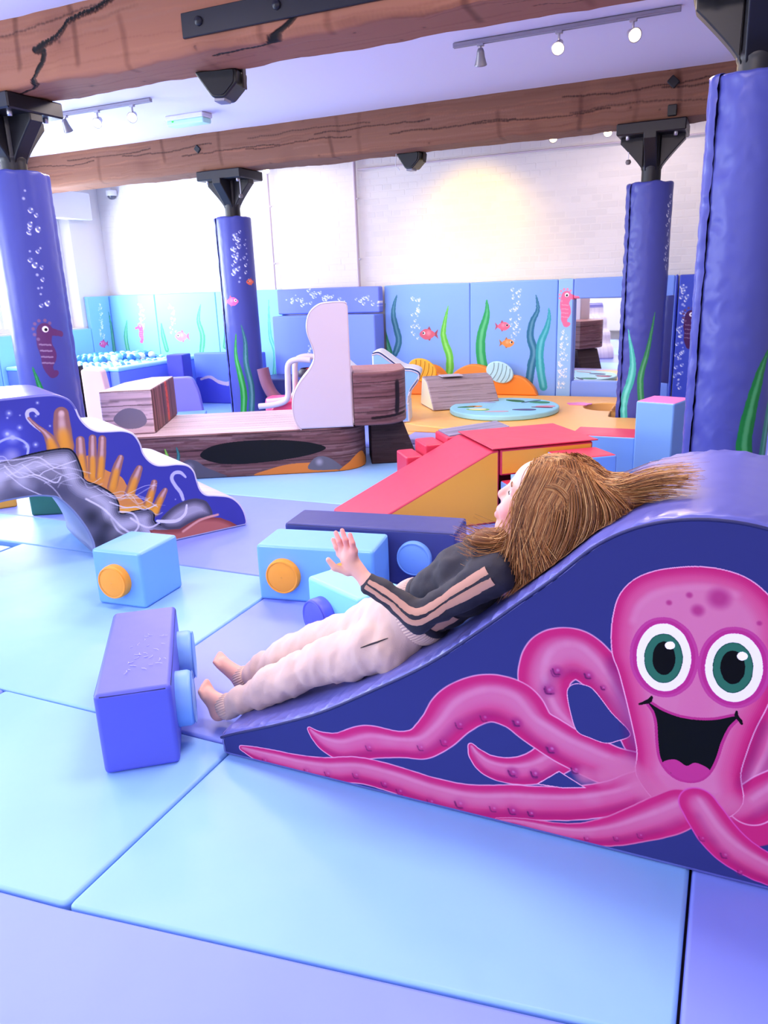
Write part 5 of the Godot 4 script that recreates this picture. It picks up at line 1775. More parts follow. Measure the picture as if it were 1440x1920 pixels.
# ---------------------------------------------------------------- the sandy island
func island() -> void:
	var up := Transform3D(Basis(Vector3(1, 0, 0), Vector3(0, 0, -1), Vector3(0, 1, 0)), Vector3.ZERO)
	var o := thing("sand_island", "orange sand coloured foam island with a round hole, along the wall", "play mat", Vector3(-2.2, 0, -7.8))
	var ol := [[-1.42, -1.2], [-1.30, -0.55], [-1.05, -0.1], [-0.95, 0.45], [-0.75, 0.80], [-0.35, 0.98], [0.2, 1.06], [0.8, 1.02], [1.35, 0.94], [1.60, 0.72], [1.64, 0.36], [1.56, 0.14], [1.36, 0.125], [1.16, 0.12], [1.12, -0.05], [1.10, -0.6], [1.10, -1.2]]
	var poly := PackedVector2Array()
	for p in curve2(ol, true, 5):
		poly.append(Vector2(p[0], -clampf(p[1], -1.2, 1.2)))
	# the hole: a slit joins it to the back edge so that one outline holds both
	var hole := PackedVector2Array()
	var hc := Vector2(1.06, 0.50)
	for k in 28:
		var a := TAU * k / 28.0
		hole.append(hc + Vector2(0.27 * cos(a), 0.27 * sin(a)))
	var cut := PackedVector2Array()
	for i in poly.size():
		cut.append(poly[i])
	var b := MB.new()
	b.prism(with_hole(cut, hole), 0.12, 0.012, 7, up)
	part("cover", b, M.sand, o)
	var pk := MB.new()
	var bl := PackedVector2Array()
	for k in 14:
		var a := TAU * k / 14.0
		bl.append(Vector2(0.72, 0.62) + Vector2(cos(a) * 0.13, sin(a) * 0.09) * (1.0 + 0.15 * sin(a * 5)))
	pk.prism(bl, 0.008, 0.002, 7, up * T(0, 0, 0.119))
	part("pink_patch", pk, M.pink, o)
	# dune against the wall with a printed shell
	dune("sand_dune", "orange dune shaped pad with a pale shell on it, against the wall", [[-0.62, 0.0], [-0.52, 0.16], [-0.38, 0.29], [-0.22, 0.355], [-0.05, 0.335], [0.08, 0.27], [0.25, 0.24], [0.42, 0.21], [0.55, 0.10], [0.60, 0.0]], Vector3(-2.66, 0.122, -8.98), vinyl(Color(0.95, 0.55, 0.18)), Color(0.72, 0.90, 0.95), Vector3(0.155, 0.27, 0.08), 0.17)
	dune("sand_dune", "small orange dune pad with a yellow shell on it, behind the grey rock", [[-0.32, 0.0], [-0.28, 0.18], [-0.15, 0.29], [0.0, 0.30], [0.2, 0.26], [0.36, 0.14], [0.40, 0.0]], Vector3(-3.45, 0.122, -8.84), vinyl(Color(0.97, 0.56, 0.25)), Color(0.98, 0.72, 0.16), Vector3(0.02, 0.30, 0.08), 0.19)
	# rock: a grey ridge with a pale end
	var r := thing("grey_rock", "grey brown foam rock with a cream coloured end, on the orange island", "play block", Vector3(-3.06, 0.122, -7.92), -0.95)
	var rp := fillet(PackedVector2Array([Vector2(-0.24, 0), Vector2(0.34, 0), Vector2(0.06, 0.29), Vector2(-0.15, 0.33)]), 0.05, 4)
	var wr := wood_print(1.0, 0.9, 51, 260, Color(0.66, 0.58, 0.60))
	var rb := MB.new()
	rb.prism(rp, 0.75, 0.012, 2, T(0, 0, -0.75))
	for i in rb.uv.size():
		rb.uv[i] = Vector2(clampf(-rb.v[i].z / 0.8, 0, 1), fposmod(rb.uv[i].x, 0.88))
	part("printed_side", rb, printed(wr.tex(), 0.6), r)
	for w in [1, 4]:
		var re := MB.new()
		re.prism(rp, 0.75, 0.012, w, T(0, 0, -0.75))
		part("end_cover", re, vinyl(Color(0.93, 0.87, 0.70)), r)
	var cap := MB.new()
	cap.soft_box(Vector3(0.17, 0.012, 0.24), 0.005, 0.001, T(-0.04, 0.324, -0.3))
	part("white_patch", cap, M.white_vinyl, r)
	# the round rock pool with felt sea life
	var p := thing("rock_pool_disc", "flat pale turquoise foam disc with coloured shapes sewn on, lying on the island", "play mat", Vector3(-2.14, 0.122, -7.80))
	var pp := PackedVector2Array()
	for k in 48:
		var a := TAU * k / 48.0
		pp.append(Vector2(0.56 * cos(a), 0.60 * sin(a)))
	var pb := MB.new()
	pb.prism(pp, 0.055, 0.016, 7, up)
	part("cover", pb, vinyl(Color(0.60, 0.86, 0.92)), p)
	for q in [[-0.36, 0.14, 0.10, 0.035, 0.5, Color(0.20, 0.50, 0.30), "leaf_patch"], [-0.30, 0.10, 0.09, 0.035, 0.35, Color(0.93, 0.62, 0.30), "fruit_patch"], [-0.20, 0.28, 0.12, 0.06, 0.1, Color(0.55, 0.75, 0.45), "ring_patch"], [-0.20, 0.28, 0.09, 0.042, 0.1, Color(0.96, 0.93, 0.70), "cream_patch"],
		[0.02, -0.36, 0.12, 0.05, -0.4, Color(0.16, 0.42, 0.22), "leaf_patch"], [0.20, -0.34, 0.13, 0.02, 0.9, Color(0.30, 0.38, 0.50), "stalk_patch"], [0.30, -0.30, 0.11, 0.06, 0.0, Color(0.24, 0.55, 0.40), "leaf_patch"], [0.42, -0.05, 0.10, 0.03, 0.2, Color(0.90, 0.55, 0.62), "pink_patch"], [0.40, 0.02, 0.11, 0.02, 0.0, Color(0.45, 0.20, 0.30), "stalk_patch"],
		[0.26, 0.20, 0.12, 0.045, 0.2, Color(0.34, 0.34, 0.52), "dark_patch"], [0.02, 0.36, 0.12, 0.028, 0.3, Color(0.80, 0.66, 0.70), "pink_patch"], [-0.25, -0.20, 0.10, 0.03, 0.1, Color(0.62, 0.66, 0.80), "grey_patch"]]:
		var e := PackedVector2Array()
		for k in 18:
			var a := TAU * k / 18.0
			var v := Vector2(cos(a) * q[2], sin(a) * q[3] * (1.0 + 0.3 * cos(a))).rotated(q[4])
			e.append(Vector2(q[0] + v.x, -q[1] + v.y))
		var eb := MB.new()
		eb.prism(e, 0.005 if q[6] != "cream_patch" else 0.008, 0.0015, 3, up * T(0, 0, 0.0545))
		part(q[6], eb, flat_mat(q[5], 0.8), p)
	# the pale panel mat before the island
	var l1 := MB.new()
	l1.soft_box(Vector3(0.85, 0.045, 0.36), 0.012, 0.003, T(0, 0.025, 0))
	var lm := thing("panel_mat", "lavender folding mat with a wavy orange print, in front of the island", "floor mat", Vector3(-2.25, 0.0, -6.47), 0.06)
	part("lower_panel", l1, M.lav, lm)
	var l2 := MB.new()
	l2.soft_box(Vector3(0.85, 0.05, 0.34), 0.012, 0.003, T(0, 0.075, -0.03))
	part("upper_panel", l2, M.lav, lm)
	var w := PackedVector2Array()
	for q in curve2([[-0.42, 0.15], [-0.2, 0.13], [0.0, 0.08], [0.25, 0.03], [0.42, 0.06], [0.42, 0.17], [-0.42, 0.17]], true, 4):
		w.append(Vector2(q[0], q[1] + 0.03))
	var wb := MB.new()
	wb.prism(w, 0.004, 0.001, 3, up * T(0, 0, 0.102))
	part("orange_wave", wb, M.orange, lm)
	# blue wave block with a white crest
	wave_block("wave_block", "upright light blue foam wave with a white crest, to the right of the stern block", Vector3(-3.00, 0.122, -7.12), 0.30, 0.70)
	wave_block("wave_block", "second foam wave, only its white crest showing behind the sail", Vector3(-4.02, 0.0, -7.95), -0.2, 0.70)

func with_hole(outer: PackedVector2Array, hole: PackedVector2Array) -> PackedVector2Array:
	if Geometry2D.is_polygon_clockwise(outer):
		outer.reverse()
	if not Geometry2D.is_polygon_clockwise(hole):
		hole.reverse()
	var bi := 0
	var bj := 0
	var bd := 1e9
	for i in outer.size():
		for j in hole.size():
			var d := outer[i].distance_to(hole[j])
			if d < bd:
				bd = d; bi = i; bj = j
	var out := PackedVector2Array()
	for k in bi + 1:
		out.append(outer[k])
	for k in hole.size() + 1:
		var p := hole[(bj + k) % hole.size()]
		if k == hole.size():
			p += Vector2(0.0008, 0.0008)
		out.append(p)
	out.append(outer[bi] + Vector2(0.0008, 0.0008))
	for k in range(bi + 1, outer.size()):
		out.append(outer[k])
	return out

func dune(called: String, label: String, prof: Array, at: Vector3, m: Material, shell: Color, sp: Vector3, sr: float) -> void:
	var o := thing(called, label, "play block", at)
	var poly := PackedVector2Array()
	for p in curve2(prof, false, 4):
		poly.append(Vector2(p[0], p[1]))
	var b := MB.new()
	b.prism(poly, 0.10, 0.02, 7, T(0, 0, -0.06))
	part("cover", b, m, o)
	# a shell: a fan of ribs
	var fan := PackedVector2Array()
	for k in 25:
		var a := TAU * k / 24.0
		if k == 24:
			break
		fan.append(Vector2(cos(a) * sr, sin(a) * sr * 0.72).rotated(-0.35))
	var f := MB.new()
	f.prism(fan, 0.035, 0.014, 7, Transform3D(Basis(), Vector3(sp.x, sp.y, 0.036)))
	var s := part("shell", f, vinyl(shell), o)
	for k in 5:
		var x := (k - 2) * sr * 0.30
		var hgt := sqrt(maxf(0.0, 1.0 - pow(x / sr, 2))) * sr * 0.62
		var rb := MB.new()
		var pts := []
		for i in 7:
			var t := i / 6.0 * 2 - 1
			var v := Vector2(x + sr * 0.12 * (1 - t * t), t * hgt).rotated(-0.35)
			pts.append(Vector3(sp.x + v.x, sp.y + v.y, 0.072))
		rb.tube(pts, [0.005], 5)
		part("rib", rb, flat_mat(shell.darkened(0.25), 0.6), s)

func wave_block(called: String, label: String, at: Vector3, yaw: float, h: float) -> void:
	var o := thing(called, label, "play block", at, yaw)
	# seen from its side: an S-shaped sheet with a white edge
	var edge := curve2([[-0.26, h - 0.01], [-0.20, h], [-0.13, h - 0.045], [-0.04, h - 0.115], [0.04, h - 0.16], [0.12, h - 0.17], [0.19, h - 0.205], [0.18, h - 0.27], [0.10, h - 0.38], [0.07, h - 0.5], [0.075, 0.18], [0.08, 0.0]], false, 4)
	var poly := PackedVector2Array([Vector2(-0.27, 0.0)])
	poly.append(Vector2(-0.27, h - 0.05))
	for p in edge:
		poly.append(Vector2(p[0], p[1]))
	var b := MB.new()
	b.prism(poly, 0.34, 0.014, 5, T(0, 0, -0.17))
	part("side_cover", b, M.lb, o)
	var s := MB.new()
	s.prism(poly, 0.34, 0.014, 2, T(0, 0, -0.17))
	part("crest_cover", s, flat_mat(Color(0.86, 0.87, 0.90), 0.5), o)
	var ln := MB.new()
	var pts := []
	for p in edge.slice(0, 34):
		pts.append(Vector3(p[0] - 0.01, p[1] - 0.028, 0.170))
	ln.tube(pts, [0.007], 5)
	part("printed_line", ln, M.white_vinyl, o)
	var ln2 := MB.new()
	var pts2 := []
	for p in edge.slice(0, 34):
		pts2.append(Vector3(p[0] - 0.004, p[1] - 0.012, 0.170))
	ln2.tube(pts2, [0.006], 5)
	part("dark_line", ln2, M.dark_seam, o)
	var fl := MB.new()
	for k in 5:
		var a := TAU * k / 5.0
		fl.lathe([Vector2(0.001, 0.006), Vector2(0.014, 0.004), Vector2(0.016, 0)], 8, Transform3D(Basis(Vector3.RIGHT, PI / 2), Vector3(0.02 + cos(a) * 0.018, 0.12 + sin(a) * 0.018, 0.168)))
	part("pink_flower", fl, M.pink, o)

# ---------------------------------------------------------------- ball pit
func ball_pit() -> void:
	var rim := vinyl(Color(0.62, 0.84, 0.97))
	var pan := vinyl(Color(0.42, 0.50, 0.92))
	for q in [[Vector3(-7.60, 0, -7.12), Vector3(1.60, 0.60, 0.14), "front wall of the ball pit, periwinkle foam with a light blue rim"], [Vector3(-6.72, 0, -8.06), Vector3(0.14, 0.60, 1.86), "side wall of the ball pit, periwinkle foam with a light blue rim, behind the bow block"]]:
		var o := thing("ball_pit_wall", q[2], "foam wall", q[0])
		var b := MB.new()
		b.soft_box(Vector3(q[1].x, 0.56, q[1].z), 0.015, 0.003, T(0, 0.28, 0))
		part("panel", b, pan, o)
		var r := MB.new()
		r.soft_box(Vector3(q[1].x + 0.02, 0.05, q[1].z + 0.02), 0.02, 0.003, T(0, 0.583, 0))
		part("rim", r, rim, o)
	var fl := MB.new()
	fl.soft_box(Vector3(1.6, 0.5, 1.75), 0.02, 0.0, T(0, 0.25, 0))
	var base := thing("ball_pit_base", "light blue foam base under the balls of the ball pit", "foam block", Vector3(-7.62, 0, -8.08))
	part("cover", fl, rim, base)
	var rng := RandomNumberGenerator.new()
	rng.seed = 21
	var kinds := [["pale turquoise plastic ball in the ball pit", Color(0.48, 0.76, 0.88), "pale turquoise balls"], ["white plastic ball in the ball pit", Color(0.84, 0.86, 0.92), "white balls"], ["clear blue plastic ball in the ball pit", Color(0.20, 0.48, 0.85), "blue balls"]]
	var protos := []
	for kd in kinds:
		var m := flat_mat(kd[1], 0.25)
		var s := SphereMesh.new()
		s.radius = 0.05; s.height = 0.10; s.radial_segments = 16; s.rings = 8
		var o := part("ball", s, m)
		tag(o, kd[0], "ball", kd[2])
		protos.append(o)
	var n := 0
	for layer in 2:
		for i in 14:
			for j in 16:
				var x := -8.33 + 0.1025 * i + (0.051 if layer == 1 else 0.0)
				var z := -7.29 - 0.1025 * j - (0.051 if layer == 1 else 0.0)
				if layer == 1 and (pow(x + 7.75, 2) + pow(z + 8.3, 2) > 0.24 or rng.randf() < 0.2) or x > -6.88 or z < -8.88:
					continue
				var at := Vector3(x, 0.5505 + layer * 0.071 - rng.randf() * 0.002, z)
				var kd := 0 if rng.randf() < 0.42 else (1 if rng.randf() < 0.5 else 2)
				var pr: MeshInstance3D = protos[kd]
				if not pr.has_meta("used"):
					pr.set_meta("used", true)
					pr.position = at
				else:
					copy(pr, "ball", kinds[kd][0], at, 0.0, kinds[kd][2])
				n += 1
	for p in protos:
		p.remove_meta("used")

# ---------------------------------------------------------------- toys at the back, left
func far_toys() -> void:
	block3("foam_post", "dark blue foam post with a white edge, standing at the ball pit wall", Vector3(-6.40, 0, -7.95), Vector3(0.22, 0.69, 0.24), Basis(Vector3.UP, 0.2), vinyl(Color(0.24, 0.24, 0.68)), vinyl(Color(0.24, 0.24, 0.68)))
	# round-shouldered lavender backrest behind the bow block
	var o := thing("foam_chair", "lavender foam backrest with a rounded corner, behind the bow block", "play seat", Vector3(-5.63, 0, -7.05), 0.55)
	var b := MB.new()
	b.prism(fillet(PackedVector2Array([Vector2(-0.28, 0.0), Vector2(0.20, 0.0), Vector2(0.16, 0.36), Vector2(0.10, 0.53), Vector2(-0.28, 0.53)]), 0.06, 5), 0.16, 0.014)
	part("cover", b, vinyl(Color(0.50, 0.47, 0.84)), o)
	var s := MB.new()
	s.soft_box(Vector3(0.5, 0.16, 0.36), 0.014, 0.004, T(-0.02, 0.08, 0.34))
	part("seat", s, M.mid, o)
	# the panel with the curled arm print
	var cp := Cv.new(self, -0.5, 0, 0.5, 0.62, 300, Color(0.42, 0.54, 0.95))
	cp.poly([[-0.5, 0.30], [-0.3, 0.31], [-0.1, 0.25], [0.1, 0.22], [0.5, 0.25], [0.5, 0.0], [-0.5, 0.0]], Color(0.27, 0.30, 0.78))
	cp.stroke([[-0.42, 0.30, 0.012], [-0.28, 0.33, 0.018], [-0.15, 0.27, 0.022], [0.0, 0.25, 0.026], [0.15, 0.32, 0.034], [0.18, 0.42, 0.034], [0.10, 0.47, 0.03], [0.05, 0.41, 0.026], [0.09, 0.37, 0.02]], Color(0.80, 0.72, 0.80), 0.8)
	var pn := thing("printed_panel", "light blue foam panel printed with a curled pale arm, left of the slim column pad", "foam wall", Vector3(-6.02, 0.33, -8.50), 0.08)
	part("cover", front_printed(Vector3(1.0, 0.66, 0.14)), printed(cp.tex(), 0.45), pn)
	# white topped seat with a black and white printed end
	var w := thing("skeleton_seat", "peach foam seat back with a black and white printed edge, left of the bow block", "play seat", Vector3(-5.88, 0, -6.02), 0.45)
	var wb := MB.new()
	wb.prism(fillet(PackedVector2Array([Vector2(-0.12, 0.0), Vector2(0.16, 0.0), Vector2(0.08, 0.72), Vector2(-0.12, 0.74)]), 0.03, 4), 0.16, 0.012)
	part("back", wb, vinyl(Color(0.95, 0.76, 0.74)), w)
	var cb := Cv.new(self, 0, 0, 0.2, 0.76, 260, Color(0.05, 0.04, 0.08))
	var rng := RandomNumberGenerator.new()
	rng.seed = 2
	for k in 4:
		cb.dab(0.07 + rng.randf_range(-.02, .02), 0.62 - 0.085 * k, 0.04, Color(0.95, 0.92, 0.98), 0.8)
	cb.rect(0.0, 0.0, 0.2, 0.25, Color(0.75, 0.38, 0.36))
	for k in 12:
		cb.dab(rng.randf() * 0.2, rng.randf() * 0.25, 0.02, Color(0.92, 0.60, 0.55), 0.5)
	var eb := MB.new()
	eb.soft_box(Vector3(0.15, 0.77, 0.13), 0.012, 0.002)
	for i in eb.uv.size():
		eb.uv[i] = Vector2(clampf(eb.v[i].x / 0.15 + 0.5, 0.01, 0.99), clampf(0.5 - eb.v[i].y / 0.77, 0.01, 0.99))
	part("printed_edge", eb, printed(cb.tex(), 0.5), w, T(-0.21, 0.385, 0.08))
	# the red rocking seahorse behind the sail
	var k := thing("rocking_toy", "red and grey rocking toy with a white handle frame, half hidden by the sail", "ride-on toy", Vector3(-4.36, 0, -7.30), 0.3)
	var base := MB.new()
	base.prism(fillet(PackedVector2Array([Vector2(-0.24, 0.02), Vector2(0.40, 0.02), Vector2(0.36, 0.20), Vector2(0.1, 0.26), Vector2(-0.16, 0.26), Vector2(-0.26, 0.16)]), 0.05, 4), 0.26, 0.03, 7, T(0, 0, -0.13))
	part("rocker", base, vinyl(Color(0.92, 0.25, 0.42)), k)
	var hd := MB.new()
	hd.tube(curve3([[0.12, 0.22, 0], [0.20, 0.36, 0], [0.20, 0.50, 0], [0.17, 0.60, 0]], 5), [0.13, 0.13, 0.12, 0.12, 0.11, 0.11, 0.105, 0.10, 0.10, 0.10, 0.09, 0.085, 0.07, 0.06, 0.05, 0.04], 14)
	part("head", hd, vinyl(Color(0.93, 0.26, 0.38)), k)
	var ban := MB.new()
	ban.lathe([Vector2(0.10, 0.0), Vector2(0.128, 0.012), Vector2(0.13, 0.07), Vector2(0.10, 0.10)], 20, T(0.19, 0.50, 0))
	part("dark_band", ban, flat_mat(Color(0.22, 0.17, 0.22), 0.5), k)
	for z in [-0.17, 0.17]:
		var fr := MB.new()
		fr.tube(curve3([[-0.36, 0.22, z], [-0.16, 0.24, z], [-0.04, 0.30, z], [-0.02, 0.48, z], [0.0, 0.66, z], [0.10, 0.71, z], [0.24, 0.70, z]], 5), [0.032], 10)
		part("handle_frame", fr, M.white_vinyl, k)
	var eye := MB.new()
	eye.lathe([Vector2(0.001, 0.012), Vector2(0.02, 0.008), Vector2(0.026, 0)], 12, Transform3D(Basis(Vector3.RIGHT, PI / 2), Vector3(0.24, 0.44, 0.115)))
	part("eye", eye, flat_mat(Color(0.85, 0.75, 0.25), 0.4), k)
	var rol := thing("grey_rocker", "dull pink curved foam rocker on the floor, beside the slim column pad", "ride-on toy", Vector3(-4.72, 0, -7.78), 0.2)
	var rb := MB.new()
	rb.tube(curve3([[-0.30, 0.55, 0], [-0.26, 0.36, 0], [-0.16, 0.20, 0], [0.02, 0.13, 0], [0.22, 0.14, 0]], 6), [0.07], 12)
	part("curved_roll", rb, vinyl(Color(0.52, 0.33, 0.42)), rol)
	var rb2 := MB.new()
	rb2.soft_box(Vector3(0.42, 0.24, 0.2), 0.05, 0.01, T(-0.02, 0.12, 0.12))
	part("base", rb2, vinyl(Color(0.93, 0.36, 0.55)), rol)
	# glimpsed through the coral arch
	block3("green_block", "green foam block with rounded corners, glimpsed through the coral arch", Vector3(-4.27, 0, -3.80), Vector3(0.27, 0.30, 0.24), Basis(Vector3.UP, 0.5), vinyl(Color(0.16, 0.42, 0.34)), vinyl(Color(0.16, 0.42, 0.34)))
	block3("yellow_wedge", "low yellow foam slab, glimpsed through the coral arch", Vector3(-4.85, 0, -3.72), Vector3(0.36, 0.10, 0.26), Basis(Vector3.UP, 0.9), M.yellow, M.yellow)

# ---------------------------------------------------------------- lamps, speakers, pipes
func fittings() -> void:
	track("track_light", "grey ceiling track with three spot lamps, to the right between the beams", Vector3(-1.27, 3.095, -6.0), 1.55, [[-0.57, -0.6, 0], [-0.01, 0.35, 1], [0.48, 3.4, 1]], 2.0)
	track("track_light", "grey ceiling track with three spot lamps, to the left between the beams", Vector3(-5.55, 3.095, -6.1), 1.30, [[-0.37, -0.5, 0], [0.02, 2.2, 1], [0.43, 2.8, 1]], 2.0)
	track("track_light", "ceiling track behind the far beam, only its glowing lamps peeping out below", Vector3(-3.3, 2.985, -8.90), 5.4, [[-2.18, 1.2, 1], [1.37, 0.6, 1], [1.93, 0.5, 1]], 0.25, 0.115)
	# the lamp that makes the warm pool of light on the brick wall
	warm_spot(Vector3(-2.88, 2.86, -8.20), Vector3(-2.88, 1.72, -9.16), 48.0, 1.7)
	speaker(Vector3(-3.0, 2.72, -4.42), 0.2, "black loudspeaker hanging under the near beam")
	speaker(Vector3(-3.19, 2.72, -8.0), -0.1, "small black loudspeaker hanging under the far beam")
	var wire := MB.new()
	wire.tube(curve3([[-3.36, 2.73, -8.0], [-3.37, 2.62, -8.0], [-3.33, 2.565, -8.0], [-3.345, 2.60, -8.0], [-3.335, 2.61, -8.0]], 6), [0.004], 6)
	tag(part("speaker_cable", wire, M.plastic), "thin looped cable hanging beside the small loudspeaker under the far beam", "cable")
	# emergency light
	var e := thing("emergency_light", "white emergency light box with a green glow, on the ceiling between the beams", "light", Vector3(-5.08, 3.10, -6.86))
	var b := MB.new()
	b.box(Vector3(0.46, 0.045, 0.16), T(0, -0.0225, 0), 0.008)
	part("housing", b, M.plastic, e)
	var df := MB.new()
	df.soft_box(Vector3(0.44, 0.05, 0.14), 0.015, 0.0, T(0, -0.068, 0))
	var dm := flat_mat(Color(0.75, 0.95, 0.88), 0.3)
	part("diffuser", df, dm, e)
	var led := MB.new()
	led.soft_box(Vector3(0.02, 0.012, 0.012), 0.004, 0.0, T(-0.14, -0.058, 0.074))
	var lm := flat_mat(Color(0.1, 0.9, 0.2), 0.3)
	lm.emission_enabled = true
	lm.emission = Color(0.15, 1.0, 0.2)
	lm.emission_energy_multiplier = 1.5
	part("indicator_lamp", led, lm, e)
	# camera dome in the corner
	var d := thing("camera_dome", "white security camera dome in the far left corner", "camera", Vector3(-8.18, 2.78, -9.10))
	var cb := MB.new()
	cb.lathe([Vector2(0.001, 0.06), Vector2(0.07, 0.06), Vector2(0.075, 0.05), Vector2(0.075, -0.005), Vector2(0.066, -0.015)], 20)
	part("housing", cb, M.plastic, d)
	var dome := MB.new()
	dome.lathe([Vector2(0.062, -0.014), Vector2(0.05, -0.042), Vector2(0.028, -0.058), Vector2(0.001, -0.062)], 20)
	part("dome", dome, flat_mat(Color(0.35, 0.35, 0.40), 0.1), d)
	# window blind box
	var bl := thing("blind_box", "pale box of a roller blind over the far window", "blind", Vector3(-8.42, 2.62, -7.6))
	var bb := MB.new()
	bb.box(Vector3(0.15, 0.36, 2.5), Transform3D(), 0.01)
	part("housing", bb, M.plastic, bl)
	var pipe_m := flat_mat(Color(0.80, 0.74, 0.78), 0.5)
	for q in [[-5.62, "thin white pipe running down the brick wall, left of the two", 0.014], [-4.39, "thicker white pipe running down the brick wall, right of the two", 0.022]]:
		var p := thing("wall_pipe", q[1], "pipe", Vector3(q[0], 0, -9.115))
		var t := MB.new()
		t.tube([Vector3(0, 1.35, 0), Vector3(0, 2.2, 0), Vector3(0, 3.09, 0)], [q[2]], 10)
		part("pipe", t, pipe_m, p)
		for y in [1.75, 2.45]:
			var c := MB.new()
			c.box(Vector3(q[2] * 3, 0.022, 0.035), T(0, y, -0.008), 0.003)
			part("clip", c, M.plastic, p)
	var cond := thing("wall_conduit", "thin white conduit running level along the top of the brick wall", "pipe", Vector3(-2.4, 2.78, -9.125))
	var ct := MB.new()
	ct.tube([Vector3(-1.95, 0, 0), Vector3(0, 0, 0), Vector3(2.8, 0, 0)], [0.010], 8)
	part("pipe", ct, pipe_m, cond)
	for q in [[Vector3(-5.17, 2.44, -7.80), "small pendant sensor beside the slim column head"], [Vector3(-1.02, 2.42, -7.86), "small round sensor beside the right column neck"]]:
		var sn := thing("hanging_sensor", q[1], "sensor", q[0])
		var sb := MB.new()
		sb.lathe([Vector2(0.001, 0.022), Vector2(0.018, 0.02), Vector2(0.026, 0.0), Vector2(0.018, -0.018), Vector2(0.001, -0.022)], 12)
		part("bulb", sb, flat_mat(Color(0.45, 0.42, 0.42), 0.4), sn)
		var st := MB.new()
		st.tube([Vector3(0, 0.02, 0), Vector3(0, 0.1, 0), Vector3(0, 0.26, 0)], [0.004], 6)
		part("cord", st, M.plastic, sn)

func warm_spot(at: Vector3, to: Vector3, angle: float, energy: float) -> void:
	var l := SpotLight3D.new()
	l.name = "warm_lamp_light"
	add_child(l, true)
	l.look_at_from_position(at, to, Vector3.RIGHT)
	l.spot_angle = angle
	l.spot_angle_attenuation = 1.0
	l.light_energy = energy
	l.light_color = Color(1.0, 0.84, 0.10)
	l.light_size = 0.03
	l.spot_range = 30.0
	l.spot_attenuation = 2.0
	l.shadow_enabled = true
	# the lamp itself, hanging behind the far beam
	var o := thing("spot_lamp", "warm spot lamp aimed at the brick wall, hanging behind the far beam", "spot lamp", Vector3(at.x, 3.099, at.z))
	var dir := (to - at).normalized()
	var tilt := Basis(Quaternion(Vector3.DOWN, dir))
	var p := Vector3(0, at.y - 3.099, 0) - dir * 0.06
	var hd := MB.new()
	hd.lathe([Vector2(0.001, 0.065), Vector2(0.018, 0.062), Vector2(0.026, 0.045), Vector2(0.030, 0.01), Vector2(0.042, -0.035), Vector2(0.046, -0.045), Vector2(0.040, -0.043), Vector2(0.02, -0.01)], 20, Transform3D(tilt, p))
	var hm := part("lamp_head", hd, M.metal, o)
	var bu := MB.new()
	bu.lathe([Vector2(0.038, -0.036), Vector2(0.030, -0.042), Vector2(0.001, -0.046)], 18, Transform3D(tilt, p))
	var bm := flat_mat(Color(1, 0.95, 0.8), 0.3)
	bm.emission_enabled = true
	bm.emission = Color(1.0, 0.86, 0.4)
	bm.emission_energy_multiplier = 6.0
	part("bulb", bu, bm, hm)
	var st := MB.new()
	st.tube([Vector3(0, 0, 0), Vector3(0, p.y * 0.5, 0.0), p + Vector3(0, 0.05, 0)], [0.009], 8)
	part("stem", st, M.metal, o)

